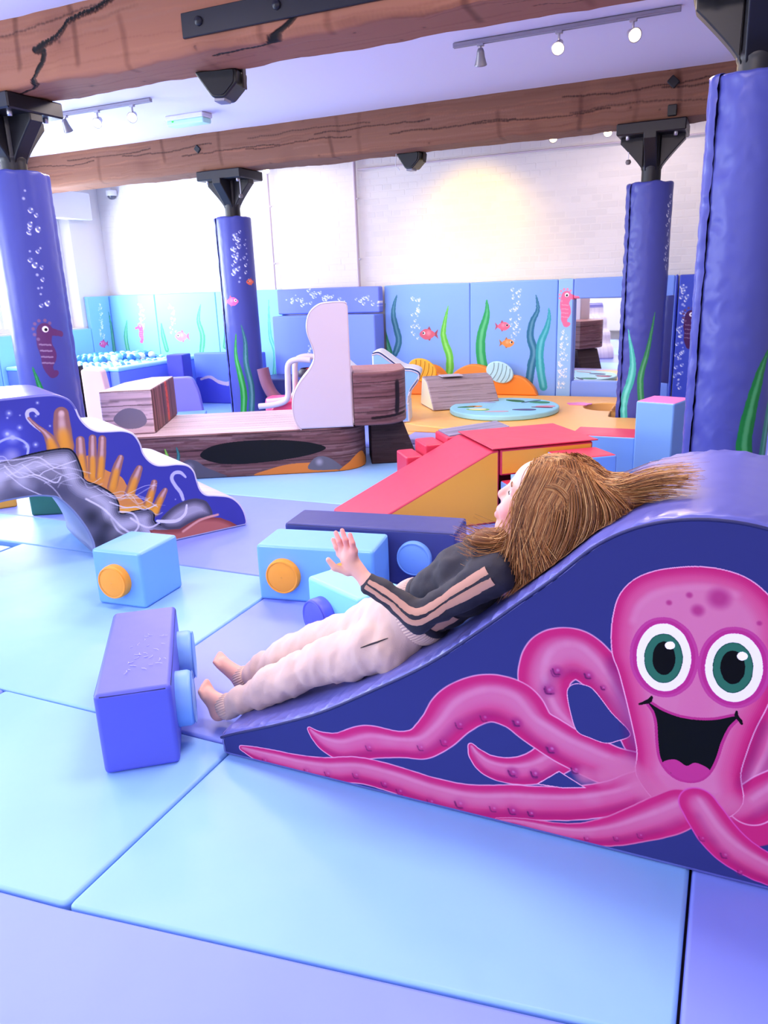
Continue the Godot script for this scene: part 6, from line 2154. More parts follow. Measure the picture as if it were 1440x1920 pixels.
func track(called: String, label: String, at: Vector3, w: float, heads: Array, energy: float, drop := 0.0) -> void:
	var o := thing(called, label, "track light", at)
	var r := MB.new()
	r.box(Vector3(w, 0.022, 0.036), T(0, -0.011, 0), 0.003)
	r.box(Vector3(w, 0.010, 0.010), T(0, -0.026, 0.012), 0.002)
	r.box(Vector3(w, 0.010, 0.010), T(0, -0.026, -0.012), 0.002)
	part("rail", r, flat_mat(Color(0.62, 0.60, 0.64), 0.4, 0.3), o)
	if drop > 0.0:
		for k in 3:
			var rod := MB.new()
			var rx := (k - 1) * w * 0.42
			rod.tube([Vector3(rx, -0.005, 0), Vector3(rx, drop * 0.5, 0), Vector3(rx, drop, 0)], [0.006], 8)
			part("hanger", rod, M.metal, o)
	for h in heads:
		var lit: bool = h[2] == 1
		var tilt := Basis(Vector3(0, 0, 1), 0.25 * h[1]) * Basis(Vector3(1, 0, 0), -0.95 if lit else 0.5)
		var p := Vector3(h[0], -0.12, 0.0)
		var hd := MB.new()
		hd.lathe([Vector2(0.001, 0.065), Vector2(0.018, 0.062), Vector2(0.026, 0.045), Vector2(0.030, 0.01), Vector2(0.042, -0.035), Vector2(0.046, -0.045), Vector2(0.040, -0.043), Vector2(0.02, -0.01)], 20, Transform3D(tilt, p))
		var hm := part("lamp_head", hd, M.metal if lit else flat_mat(Color(0.50, 0.49, 0.52), 0.35, 0.4), o)
		var st := MB.new()
		st.tube([Vector3(h[0], -0.03, 0), Vector3(h[0], -0.06, 0.002), Vector3(h[0], -0.085, 0.0)], [0.009], 8)
		st.box(Vector3(0.05, 0.025, 0.03), T(h[0], -0.035, 0), 0.004)
		part("stem", st, M.metal, o)
		var bu := MB.new()
		bu.lathe([Vector2(0.038, -0.036), Vector2(0.030, -0.042), Vector2(0.001, -0.046)], 18, Transform3D(tilt, p))
		if lit:
			var bm := flat_mat(Color(1, 0.95, 0.85), 0.3)
			bm.emission_enabled = true
			bm.emission = Color(1.0, 0.90, 0.70)
			bm.emission_energy_multiplier = 8.0
			part("bulb", bu, bm, hm)
			var l := SpotLight3D.new()
			l.name = "track_lamp_light"
			add_child(l, true)
			var dir := -(tilt.y)
			l.look_at_from_position(at + p + dir * 0.055, at + p + dir, Vector3.RIGHT)
			l.spot_angle = 38.0
			l.spot_angle_attenuation = 1.0
			l.light_energy = energy
			l.light_color = Color(1.0, 0.84, 0.58)
			l.light_size = 0.03
			l.spot_range = 30.0
			l.spot_attenuation = 2.0
			l.shadow_enabled = true
		else:
			part("lens", bu, flat_mat(Color(0.6, 0.6, 0.62), 0.1), hm)

func speaker(at: Vector3, yaw: float, label: String) -> void:
	var o := thing("loudspeaker", label, "speaker", at, yaw)
	var poly := fillet(PackedVector2Array([Vector2(-0.14, 0.0), Vector2(-0.10, -0.06), Vector2(-0.035, -0.15), Vector2(0.045, -0.155), Vector2(0.13, -0.08), Vector2(0.14, 0.0)]), 0.02, 3)
	var b := MB.new()
	b.prism(poly, 0.17, 0.012, 7, T(0, -0.005, -0.085))
	part("cabinet", b, M.black, o)
	var g := MB.new()
	var inner := PackedVector2Array()
	for p in poly:
		inner.append(p * 0.86 + Vector2(0, -0.008))
	g.prism(inner, 0.012, 0.003, 7, T(0, -0.005, 0.083))
	part("grille", g, flat_mat(Color(0.07, 0.07, 0.09), 0.7), o)
	var br := MB.new()
	br.box(Vector3(0.012, 0.12, 0.05), T(0.148, -0.045, 0.0), 0.003)
	br.box(Vector3(0.30, 0.012, 0.05), T(0.0, 0.0, 0.0), 0.003)
	part("bracket", br, flat_mat(Color(0.16, 0.10, 0.08), 0.5), o)
	var pl := MB.new()
	pl.box(Vector3(0.07, 0.022, 0.10), T(0.005, -0.163, 0.02), 0.004)
	part("badge_plate", pl, flat_mat(Color(0.5, 0.5, 0.56), 0.3), o)


# ---------------------------------------------------------------- a distance field on a grid, meshed by surface nets
class Field:
	var o: Vector3
	var cs: float
	var nx: int
	var ny: int
	var nz: int
	var d := PackedFloat32Array()
	func _init(lo: Vector3, hi: Vector3, cell: float) -> void:
		o = lo; cs = cell
		nx = int(ceil((hi.x - lo.x) / cs)) + 1
		ny = int(ceil((hi.y - lo.y) / cs)) + 1
		nz = int(ceil((hi.z - lo.z) / cs)) + 1
		d.resize(nx * ny * nz)
		d.fill(1.0)
	func span(lo: Vector3, hi: Vector3) -> Array:
		var a := ((lo - o) / cs).floor()
		var b := ((hi - o) / cs).ceil()
		return [maxi(0, int(a.x)), mini(nx - 1, int(b.x)), maxi(0, int(a.y)), mini(ny - 1, int(b.y)), maxi(0, int(a.z)), mini(nz - 1, int(b.z))]
	func bone(a: Vector3, b: Vector3, ra: float, rb: float, k := 0.03) -> void:
		var m := maxf(ra, rb) + k + 2 * cs
		var s := span(a.min(b) - Vector3(m, m, m), a.max(b) + Vector3(m, m, m))
		var ab := b - a
		var l2 := maxf(ab.length_squared(), 1e-9)
		for z in range(s[4], s[5] + 1):
			for y in range(s[2], s[3] + 1):
				var p := o + Vector3(s[0], y, z) * cs - a
				var i: int = (z * ny + y) * nx + s[0]
				for x in range(s[0], s[1] + 1):
					var t := clampf(p.dot(ab) / l2, 0.0, 1.0)
					var e := (p - ab * t).length() - lerpf(ra, rb, t)
					var c := d[i]
					var h := maxf(k - absf(c - e), 0.0) / k
					d[i] = minf(c, e) - h * h * k * 0.25
					p.x += cs
					i += 1
	func ell(c: Vector3, bas: Basis, r: Vector3, k := 0.03, cut := false) -> void:
		var m := maxf(r.x, maxf(r.y, r.z)) + k + 2 * cs
		var s := span(c - Vector3(m, m, m), c + Vector3(m, m, m))
		var inv := bas.transposed()
		var rm := minf(r.x, minf(r.y, r.z))
		for z in range(s[4], s[5] + 1):
			for y in range(s[2], s[3] + 1):
				for x in range(s[0], s[1] + 1):
					var p := inv * (o + Vector3(x, y, z) * cs - c)
					var q := p / r
					var l := q.length()
					var e := (l - 1.0) * l / maxf((q / r).length(), 1e-6)
					var i := (z * ny + y) * nx + x
					var a := d[i]
					if cut:
						e = -e
						var h := maxf(k - absf(a - e), 0.0) / k
						d[i] = maxf(a, e) + h * h * k * 0.25
					else:
						var h := maxf(k - absf(a - e), 0.0) / k
						d[i] = minf(a, e) - h * h * k * 0.25
	func halve(p: Vector3, nm: Vector3) -> void:  # cuts off what lies beyond a plane
		for z in nz:
			for y in ny:
				for x in nx:
					var i := (z * ny + y) * nx + x
					if d[i] < 0.05:
						d[i] = maxf(d[i], (o + Vector3(x, y, z) * cs - p).dot(nm))
	func crumple(f: FastNoiseLite, stretch: Vector3, amp: float) -> void:
		for z in nz:
			for y in ny:
				for x in nx:
					var i := (z * ny + y) * nx + x
					if absf(d[i]) < 0.05:
						var p := (o + Vector3(x, y, z) * cs) * stretch
						d[i] += amp * f.get_noise_3d(p.x, p.y, p.z)
	func at(p: Vector3) -> float:
		var q := (p - o) / cs
		var x := clampi(int(q.x), 0, nx - 2)
		var y := clampi(int(q.y), 0, ny - 2)
		var z := clampi(int(q.z), 0, nz - 2)
		var fx := q.x - x
		var fy := q.y - y
		var fz := q.z - z
		var i := (z * ny + y) * nx + x
		var j := i + nx * ny
		return lerpf(lerpf(lerpf(d[i], d[i + 1], fx), lerpf(d[i + nx], d[i + nx + 1], fx), fy), lerpf(lerpf(d[j], d[j + 1], fx), lerpf(d[j + nx], d[j + nx + 1], fx), fy), fz)
	func grad(p: Vector3) -> Vector3:
		var e := cs
		return Vector3(at(p + Vector3(e, 0, 0)) - at(p - Vector3(e, 0, 0)), at(p + Vector3(0, e, 0)) - at(p - Vector3(0, e, 0)), at(p + Vector3(0, 0, e)) - at(p - Vector3(0, 0, e))).normalized()
	func skin(p: Vector3, dir: Vector3) -> Vector3:  # the surface met outwards from p
		var t := 0.0
		for i in 60:
			var v := at(p + dir * t)
			if v >= -0.0005:
				break
			t += maxf(0.002, -v * 0.7)
		return p + dir * t
	func mesh_into(b: MB, off: Vector3, col: Callable) -> void:
		var where := PackedInt32Array()
		where.resize(nx * ny * nz)
		where.fill(-1)
		var sx := 1
		var sy := nx
		var sz := nx * ny
		var oo := [0, sx, sy, sx + sy, sz, sx + sz, sy + sz, sx + sy + sz]
		var cc := [Vector3(0, 0, 0), Vector3(1, 0, 0), Vector3(0, 1, 0), Vector3(1, 1, 0), Vector3(0, 0, 1), Vector3(1, 0, 1), Vector3(0, 1, 1), Vector3(1, 1, 1)]
		var ee := [[0, 1], [2, 3], [4, 5], [6, 7], [0, 2], [1, 3], [4, 6], [5, 7], [0, 4], [1, 5], [2, 6], [3, 7]]
		for z in nz - 1:
			for y in ny - 1:
				var i := (z * ny + y) * nx
				for x in nx - 1:
					var d0 := d[i]
					if absf(d0) < cs * 2.5:
						var neg := 0
						for k in 8:
							if d[i + oo[k]] < 0.0:
								neg += 1
						if neg != 0 and neg != 8:
							var s := Vector3.ZERO
							var n := 0
							for e in ee:
								var a := d[i + oo[e[0]]]
								var c := d[i + oo[e[1]]]
								if (a < 0.0) != (c < 0.0):
									s += cc[e[0]].lerp(cc[e[1]], a / (a - c))
									n += 1
							var p: Vector3 = o + (Vector3(x, y, z) + s / n) * cs
							where[i] = b.vert(p - off, grad(p), Vector2(p.x, p.y), col.call(p))
					i += 1
		for z in range(1, nz - 1):
			for y in range(1, ny - 1):
				var i := (z * ny + y) * nx
				for x in range(1, nx - 1):
					var j := i + x
					if where[j] < 0:
						continue
					var neg := d[j] < 0.0
					if neg != (d[j + sx] < 0.0):
						face(b, where[j], where[j - sy], where[j - sy - sz], where[j - sz])
					if neg != (d[j + sy] < 0.0):
						face(b, where[j], where[j - sx], where[j - sx - sz], where[j - sz])
					if neg != (d[j + sz] < 0.0):
						face(b, where[j], where[j - sx], where[j - sx - sy], where[j - sy])
	func face(b: MB, p: int, q: int, r: int, s: int) -> void:
		if p >= 0 and q >= 0 and r >= 0 and s >= 0:
			b.quad(p, q, r, s)

func lin(c: Color) -> Color:
	return c.srgb_to_linear()

func child() -> void:
	var joint := {"hip_l": Vector3(-0.898, 0.406, -1.91), "hip_r": Vector3(-1.005, 0.379, -2.06), "knee_l": Vector3(-1.136, 0.291, -1.91), "knee_r": Vector3(-1.221, 0.277, -2.07), "ankle_l": Vector3(-1.474, 0.085, -1.9), "ankle_r": Vector3(-1.529, 0.088, -2.08), "heel_l": Vector3(-1.528, 0.045, -1.9), "toe_l": Vector3(-1.587, 0.145, -1.9), "heel_r": Vector3(-1.554, 0.066, -2.08), "toe_r": Vector3(-1.667, 0.159, -2.08), "pelvis": Vector3(-0.843, 0.451, -1.97), "waist": Vector3(-0.763, 0.527, -1.96), "chest": Vector3(-0.636, 0.637, -1.95), "upper_chest": Vector3(-0.578, 0.7, -1.95), "neck": Vector3(-0.518, 0.756, -1.95), "head": Vector3(-0.432, 0.874, -1.95), "sh_l": Vector3(-0.534, 0.698, -1.85), "el_l": Vector3(-0.721, 0.575, -1.79), "wr_l": Vector3(-0.885, 0.646, -1.81), "sh_r": Vector3(-0.635, 0.68, -2.06), "el_r": Vector3(-0.759, 0.546, -2.15), "wr_r": Vector3(-0.84, 0.505, -2.1), "hand_l": Vector3(-0.945, 0.703, -1.82), "tip_l": Vector3(-0.989, 0.762, -1.83)}
	var base := Vector3(-0.95, 0.0, -1.95)
	var o := thing("person", "person with long hair, striped dark jacket and cream trousers, sliding with one hand raised", "person", base)
	var J := joint
	J["pelvis"] += Vector3(-0.005, 0.02, 0)
	var hc: Vector3 = J["head"]
	var U := Vector3(0.43, 0.903, 0).normalized()
	var Fw := Vector3(-0.903, 0.43, 0).normalized()
	var HB := Basis(Vector3(0, 0, 1), U, Fw)
	var H := func(s: float, u: float, f: float) -> Vector3:
		return hc + HB * Vector3(s, u, f)
	# ---- the body, one skin
	var skin := Color(0.88, 0.67, 0.61)
	var plain := func(_p: Vector3) -> Color:
		return lin(skin)
	var body := MB.new()
	body.colored = true
	var f := Field.new(Vector3(-1.55, 0.0, -2.24), Vector3(-0.42, 0.88, -1.72), 0.012)
	f.bone(J.pelvis, J.waist, 0.078, 0.072); f.bone(J.waist, J.chest, 0.072, 0.08); f.bone(J.chest, J.upper_chest, 0.08, 0.06)
	f.bone(J.sh_l, J.sh_r, 0.042, 0.042); f.bone(J.upper_chest, J.neck, 0.05, 0.04); f.bone(J.neck, H.call(0, -0.05, -0.01), 0.042, 0.045)
	for s in ["l", "r"]:
		f.bone(J.pelvis, J["hip_" + s], 0.07, 0.065)
		f.bone(J["hip_" + s], J["knee_" + s], 0.062, 0.045); f.bone(J["knee_" + s], J["ankle_" + s], 0.046, 0.028)
		f.bone(J["sh_" + s], J["el_" + s], 0.036, 0.029); f.bone(J["el_" + s], J["wr_" + s], 0.029, 0.021)
	f.mesh_into(body, base, plain)
	feet(body, J, base, plain)
	hand(body, J, base, plain)
	head_mesh(body, H, HB, hc, base, skin)
	var sm := flat_mat(Color.WHITE, 0.5)
	sm.vertex_color_use_as_albedo = true
	sm.subsurf_scatter_enabled = true
	sm.subsurf_scatter_strength = 0.1
	part("body", body, sm, o)
	for s in [-1.0, 1.0]:
		var e := MB.new()
		e.lathe([Vector2(0.001, 0.0135), Vector2(0.006, 0.0122), Vector2(0.010, 0.0092), Vector2(0.013, 0.003), Vector2(0.0132, -0.003)], 16, Transform3D(HB * Basis(Vector3.RIGHT, PI / 2), H.call(s * 0.034, 0.000, 0.0725)))
		var ep := part("eye", e, flat_mat(Color(0.92, 0.90, 0.90), 0.2), o, T(-base.x, -base.y, -base.z))
		var pu := MB.new()
		pu.lathe([Vector2(0.001, 0.0142), Vector2(0.004, 0.0138), Vector2(0.0062, 0.0124)], 14, Transform3D(HB * Basis(Vector3.RIGHT, PI / 2), H.call(s * 0.034, -0.001, 0.0725)))
		part("iris", pu, flat_mat(Color(0.25, 0.30, 0.34), 0.2), ep)
		var la := MB.new()
		var q := []
		for k in 7:
			var a := -1.0 + k / 3.0
			q.append(H.call(s * 0.034 + a * 0.013, 0.000 - 0.003 * a * a, 0.0878 - 0.006 * a * a))
		la.tube(q, [0.0012], 5)
		part("eyelash", la, flat_mat(Color(0.20, 0.13, 0.09), 0.6), ep)
		var br := MB.new()
		var w := []
		for k in 7:
			var a := -1.0 + k / 3.0
			w.append(H.call(s * 0.036 + a * 0.019, 0.028 - 0.005 * a * a, 0.0915 - 0.007 * a * a))
		br.tube(w, [0.0018], 5)
		part("eyebrow", br, flat_mat(Color(0.50, 0.35, 0.22), 0.7), ep)
	# ---- trousers
	var fn := FastNoiseLite.new()
	fn.seed = 12
	fn.frequency = 1.0
	fn.fractal_octaves = 3
	var tr := Field.new(Vector3(-1.60, 0.01, -2.22), Vector3(-0.70, 0.62, -1.76), 0.0085)
	for s in ["l", "r"]:
		var hip: Vector3 = J["hip_" + s]
		var kn: Vector3 = J["knee_" + s]
		var an: Vector3 = J["ankle_" + s]
		tr.bone(J.pelvis, hip, 0.092, 0.086, 0.03)
		tr.bone(hip, kn, 0.086, 0.066, 0.03)
		tr.bone(kn, kn.lerp(an, 0.42), 0.064, 0.066, 0.02)
		tr.bone(kn.lerp(an, 0.42), kn.lerp(an, 0.86), 0.064, 0.047, 0.02)
		tr.bone(kn.lerp(an, 0.86), an + (an - kn) * 0.02, 0.041, 0.038, 0.012)
		# gathers: soft rolls across the leg at the knee and above the cuff
		for t in [[hip, kn, 0.92, 0.0695], [kn, an, 0.36, 0.068]]:
			var c: Vector3 = t[0].lerp(t[1], t[2])
			tr.bone(c, c + (t[1] - t[0]).normalized() * 0.004, t[3], t[3], 0.008)
	tr.bone(J.pelvis, J.pelvis.lerp(J.waist, 0.55), 0.094, 0.088, 0.03)
	tr.crumple(fn, Vector3(10, 4, 5), 0.015)
	tr.crumple(fn, Vector3(24, 9, 10), 0.007)
	var tm := MB.new()
	tr.mesh_into(tm, base, plain)
	var cream := flat_mat(Color(0.80, 0.69, 0.66), 0.9)
	cream.rim_enabled = true
	cream.rim = 0.3
	cream.rim_tint = 0.5
	cream.normal_enabled = true
	cream.normal_texture = fine_normal
	cream.normal_scale = 0.25
	cream.uv1_triplanar = true
	cream.uv1_scale = Vector3(9, 9, 9)
	var trousers := part("trousers", tm, cream, o)
	var ax: Vector3 = (J.waist - J.pelvis).normalized()
	part("waistband", ribbed_ring(J.pelvis.lerp(J.waist, 0.66) - base, ax, Vector3(0, 0, 1), 0.098, 0.103, 0.058, 64), cream, trousers)
	for s in ["l", "r"]:
		var an: Vector3 = J["ankle_" + s]
		var d: Vector3 = (an - J["knee_" + s]).normalized()
		part("cuff", ribbed_ring(an + d * 0.012 - base, d, Vector3(0, 0, 1), 0.040, 0.040, 0.045, 30), cream, trousers)
	var pocket := MB.new()
	var pp := []
	for k in 9:
		var p := Vector3(-0.955, 0.395, -1.93).lerp(Vector3(-0.875, 0.43, -1.95), k / 8.0)
		pp.append(tr.skin(p, Vector3(0.25, 0.30, 0.92).normalized()) + Vector3(0, 0, 0.0006) - base)
	pocket.tube(pp, [0.001, 0.0018, 0.0022, 0.0026, 0.0028, 0.0026, 0.0022, 0.0018, 0.001], 6)
	part("pocket_slit", pocket, flat_mat(Color(0.20, 0.17, 0.20), 0.9), trousers)
	# ---- jacket
	var jk := Field.new(Vector3(-0.97, 0.42, -2.24), Vector3(-0.40, 0.84, -1.70), 0.008)
	jk.bone(J.waist + (J.pelvis - J.waist) * 0.18, J.chest, 0.093, 0.096, 0.03)
	jk.bone(J.chest, J.upper_chest, 0.096, 0.072, 0.03)
	jk.bone(J.sh_l, J.sh_r, 0.052, 0.052, 0.04)
	jk.bone(J.upper_chest, J.neck, 0.066, 0.05, 0.02)
	var hem_at: Vector3 = J.waist + (J.pelvis - J.waist) * 0.10
	jk.halve(hem_at, -ax)
	for s in ["l", "r"]:
		jk.bone(J["sh_" + s], J["el_" + s], 0.052, 0.042, 0.025)
		jk.bone(J["el_" + s], J["el_" + s].lerp(J["wr_" + s], 0.93), 0.040, 0.031, 0.018)
	jk.crumple(fn, Vector3(11, 16, 9), 0.010)
	var jm := MB.new()
	jk.mesh_into(jm, base, plain)
	var dark := flat_mat(Color(0.105, 0.10, 0.165), 0.75)
	dark.rim_enabled = true
	dark.rim = 0.2
	dark.normal_enabled = true
	dark.normal_texture = fine_normal
	dark.normal_scale = 0.2
	dark.uv1_triplanar = true
	dark.uv1_scale = Vector3(8, 8, 8)
	var jacket := part("jacket", jm, dark, o)
	var stripe := flat_mat(Color(0.74, 0.56, 0.50), 0.8)
	for off in [0.85, 0.0]:  # two stripes down the sleeve
		part("sleeve_stripe", stripe_on(jk, [J.sh_l, J.sh_l.lerp(J.el_l, 0.5), J.el_l, J.el_l.lerp(J.wr_l, 0.5), J.el_l.lerp(J.wr_l, 0.95)], off, 0.0105, base), stripe, jacket)
	for off in [-0.42, -0.95]:
		part("side_stripe", stripe_on(jk, [J.waist + (J.pelvis - J.waist) * 0.2, J.waist.lerp(J.chest, 0.15), J.waist.lerp(J.chest, 0.6)], off, 0.010, base), stripe, jacket)
	part("hem", ribbed_ring(hem_at + ax * 0.012 - base, ax, Vector3(0, 0, 1), 0.0945, 0.099, 0.028, 0), dark, jacket)
	part("undershirt_hem", ribbed_ring(hem_at - ax * 0.008 - base, ax, Vector3(0, 0, 1), 0.0935, 0.098, 0.024, 0), flat_mat(Color(0.90, 0.52, 0.66), 0.8), o)
	# ---- hair
	hair(o, H, HB, hc, base)

func ribbed_ring(c: Vector3, ax: Vector3, side: Vector3, ra: float, rb: float, w: float, ribs: int) -> MB:
	var b := MB.new()
	var y := ax.cross(side).normalized()
	var rows := []
	var n := maxi(48, ribs * 6)
	for q in [[-0.5, -0.010], [-0.46, 0.0], [-0.2, 0.003], [0.0, 0.0035], [0.2, 0.003], [0.46, 0.0], [0.5, -0.010]]:
		var row := PackedInt32Array()
		for k in n:
			var a := TAU * k / n
			var dir := side * cos(a) + y * sin(a)
			var r: float = q[1] + (0.0022 * cos(a * ribs) if ribs > 0 else 0.0)
			row.append(b.vert(c + ax * w * q[0] + side * cos(a) * (rb + r) + y * sin(a) * (ra + r), dir))
		rows.append(row)
	b.grid(rows, true)
	regular(b, rows)
	return b

func stripe_on(f: Field, path: Array, up: float, w: float, base: Vector3) -> MB:
	var b := MB.new()
	var q := []
	for p in path:
		q.append([p.x, p.y, p.z])
	var pts := curve3(q, 10)
	var rows := []
	for i in pts.size():
		var d: Vector3 = (pts[mini(i + 1, pts.size() - 1)] - pts[maxi(i - 1, 0)]).normalized()
		var out := Vector3(0.15, up, 1.0)
		out = (out - d * out.dot(d)).normalized()
		var side := d.cross(out).normalized()
		var row := PackedInt32Array()
		for k in 5:
			var s := (k - 2) / 2.0
			var dir := (out + side * s * w / 0.045).normalized()
			var p := f.skin(pts[i], dir)
			row.append(b.vert(p + dir * (0.0032 if absf(s) < 0.9 else -0.001) - base, dir))
		rows.append(row)
	b.grid(rows)
	return b

func feet(b: MB, J: Dictionary, base: Vector3, col: Callable) -> void:
	for s in ["l", "r"]:
		var an: Vector3 = J["ankle_" + s]
		var he: Vector3 = J["heel_" + s]
		var to: Vector3 = J["toe_" + s]
		var f := Field.new(an.min(to).min(he) - Vector3(0.06, 0.06, 0.06), an.max(to).max(he) + Vector3(0.06, 0.06, 0.06), 0.0045)
		var d := (to - he).normalized()
		f.bone(an + (J["knee_" + s] - an).normalized() * 0.04, an, 0.03, 0.029, 0.01)
		f.bone(an, he, 0.029, 0.024, 0.02)
		f.bone(he, he.lerp(to, 0.65), 0.025, 0.022, 0.02)
		f.bone(an, he.lerp(to, 0.6), 0.026, 0.021, 0.02)
		for k in 5:
			var z := (k - 2) * 0.0105
			var p := he.lerp(to, 0.66) + Vector3(0, 0, z)
			var l: float = [0.034, 0.033, 0.030, 0.026, 0.021][k if s == "r" else k]
			f.bone(p, p + d * l + Vector3(0, 0, z * 0.15), 0.0125, 0.0085 if k > 0 else 0.0105, 0.006)
		f.mesh_into(b, base, col)

func hand(b: MB, J: Dictionary, base: Vector3, col: Callable) -> void:
	var wr: Vector3 = J.wr_l
	var c := Vector3(-0.944, 0.700, -1.822)
	var f := Field.new(Vector3(-1.06, 0.61, -1.89), Vector3(-0.85, 0.80, -1.75), 0.0033)
	var d := (c - wr).normalized()
	f.bone(wr + (J.el_l - wr) * 0.12, wr, 0.022, 0.020, 0.01)
	f.bone(wr, c, 0.020, 0.024, 0.015)
	var kn := [Vector3(-0.982, 0.712, -1.835), Vector3(-0.967, 0.728, -1.826), Vector3(-0.947, 0.735, -1.819), Vector3(-0.926, 0.733, -1.815)]
	var tip := [Vector3(-1.003, 0.752, -1.838), Vector3(-0.990, 0.776, -1.832), Vector3(-0.966, 0.787, -1.826), Vector3(-0.939, 0.779, -1.820)]
	for k in 4:
		f.bone(c.lerp(kn[k], 0.15), kn[k], 0.017, 0.0115, 0.012)
	for k in 4:
		var mid: Vector3 = kn[k].lerp(tip[k], 0.5) + Vector3(0.004, 0.002, 0.007)
		f.bone(kn[k], mid, 0.0092, 0.0084, 0.004)
		f.bone(mid, tip[k], 0.0084, 0.0066, 0.004)
	var t0 := Vector3(-0.946, 0.672, -1.808)
	f.bone(c + Vector3(0.006, -0.012, 0.006), t0, 0.017, 0.013, 0.012)
	f.bone(t0, Vector3(-0.980, 0.683, -1.797), 0.0115, 0.0098, 0.005)
	f.bone(Vector3(-0.980, 0.683, -1.797), Vector3(-0.999, 0.706, -1.795), 0.0098, 0.0075, 0.004)
	f.mesh_into(b, base, func(p: Vector3) -> Color:
		return lin(Color(0.88, 0.67, 0.61).lerp(Color(0.90, 0.52, 0.52), clampf((p.y - 0.70) * 9.0, 0, 0.7))))
	# the far hand, resting behind the hip
	var w2: Vector3 = J.wr_r
	var g := Field.new(w2 - Vector3(0.16, 0.12, 0.09), w2 + Vector3(0.06, 0.06, 0.06), 0.004)
	var e := (w2 - Vector3(J.el_r)).normalized()
	var c2 := w2 + e * 0.045
	g.bone(w2 - e * 0.02, w2, 0.021, 0.019, 0.01)
	g.bone(w2, c2, 0.019, 0.022, 0.012)
	for k in 4:
		var p := c2 + e * 0.03 + Vector3(0.0, -0.004, (k - 1.5) * 0.016)
		g.bone(c2, p, 0.016, 0.010, 0.01)
		g.bone(p, p + e * 0.022 + Vector3(0, -0.006, 0), 0.0085, 0.008, 0.004)
		g.bone(p + e * 0.022 + Vector3(0, -0.006, 0), p + e * (0.040 - 0.003 * absf(k - 1.5)) + Vector3(0, -0.018, 0), 0.008, 0.0065, 0.004)
	g.bone(c2 + Vector3(0, 0, 0.012), c2 + e * 0.012 + Vector3(0, 0.006, 0.034), 0.012, 0.010, 0.006)
	g.bone(c2 + e * 0.012 + Vector3(0, 0.006, 0.034), c2 + e * 0.034 + Vector3(0, 0.0, 0.042), 0.009, 0.007, 0.004)
	g.mesh_into(b, base, col)

func head_mesh(b: MB, H: Callable, HB: Basis, hc: Vector3, base: Vector3, skin: Color) -> void:
	var f := Field.new(hc - Vector3(0.165, 0.17, 0.115), hc + Vector3(0.14, 0.16, 0.115), 0.0042)
	f.ell(H.call(0, 0.030, -0.012), HB, Vector3(0.082, 0.095, 0.100), 0.02)
	f.ell(H.call(0, -0.040, 0.028), HB, Vector3(0.066, 0.085, 0.064), 0.03)
	f.ell(H.call(0, 0.045, 0.045), HB, Vector3(0.062, 0.050, 0.046), 0.03)
	f.bone(H.call(0, -0.112, 0.062), H.call(0, -0.106, 0.050), 0.022, 0.026, 0.025)
	f.bone(H.call(-0.045, -0.085, 0.012), H.call(0.045, -0.085, 0.012), 0.022, 0.022, 0.03)
	f.bone(H.call(0, -0.05, -0.012), H.call(0, -0.16, -0.035), 0.046, 0.043, 0.02)
	for s in [-1.0, 1.0]:
		f.ell(H.call(s * 0.040, -0.042, 0.066), HB, Vector3(0.028, 0.028, 0.024), 0.02)
		f.ell(H.call(s * 0.034, 0.002, 0.098), HB, Vector3(0.020, 0.013, 0.016), 0.012, true)
		f.bone(H.call(s * 0.018, 0.022, 0.090), H.call(s * 0.050, 0.020, 0.078), 0.008, 0.006, 0.012)
		f.bone(H.call(s * 0.020, 0.006, 0.0835), H.call(s * 0.048, 0.004, 0.0755), 0.0075, 0.006, 0.004)
		f.ell(H.call(s * 0.084, -0.020, -0.012), HB * Basis(Vector3.UP, s * 0.4), Vector3(0.008, 0.030, 0.019), 0.006)
	f.bone(H.call(0, 0.012, 0.090), H.call(0, -0.026, 0.106), 0.0085, 0.0105, 0.012)
	f.bone(H.call(0, -0.031, 0.103), H.call(0, -0.034, 0.094), 0.0105, 0.012, 0.008)
	for s in [-1.0, 1.0]:
		f.bone(H.call(s * 0.011, -0.034, 0.092), H.call(s * 0.011, -0.035, 0.086), 0.0085, 0.008, 0.006)
	f.ell(H.call(0, -0.072, 0.088), HB, Vector3(0.024, 0.020, 0.014), 0.015)
	f.bone(H.call(-0.017, -0.066, 0.090), H.call(0.017, -0.066, 0.090), 0.0065, 0.0065, 0.006)
	f.bone(H.call(-0.014, -0.082, 0.089), H.call(0.014, -0.082, 0.089), 0.0075, 0.0075, 0.006)
	f.ell(H.call(0, -0.074, 0.104), HB, Vector3(0.019, 0.0045, 0.016), 0.004, true)
	var lip: Vector3 = H.call(0, -0.074, 0.096)
	var ck: Vector3 = H.call(0.052, -0.045, 0.06)
	var nose: Vector3 = H.call(0, -0.03, 0.112)
	f.mesh_into(b, base, func(p: Vector3) -> Color:
		var q := HB.transposed() * (p - lip)
		var l := exp(-(pow(q.x / 0.02, 2) + pow(q.y / 0.012, 2) + pow(q.z / 0.02, 2)))
		var c := skin.lerp(Color(0.94, 0.56, 0.56), 0.6 * exp(-pow((p - ck).length() / 0.04, 2)) + 0.35 * exp(-pow((p - nose).length() / 0.02, 2)))
		return lin(c.lerp(Color(0.80, 0.36, 0.40), clampf(l, 0, 1) * 0.8)))

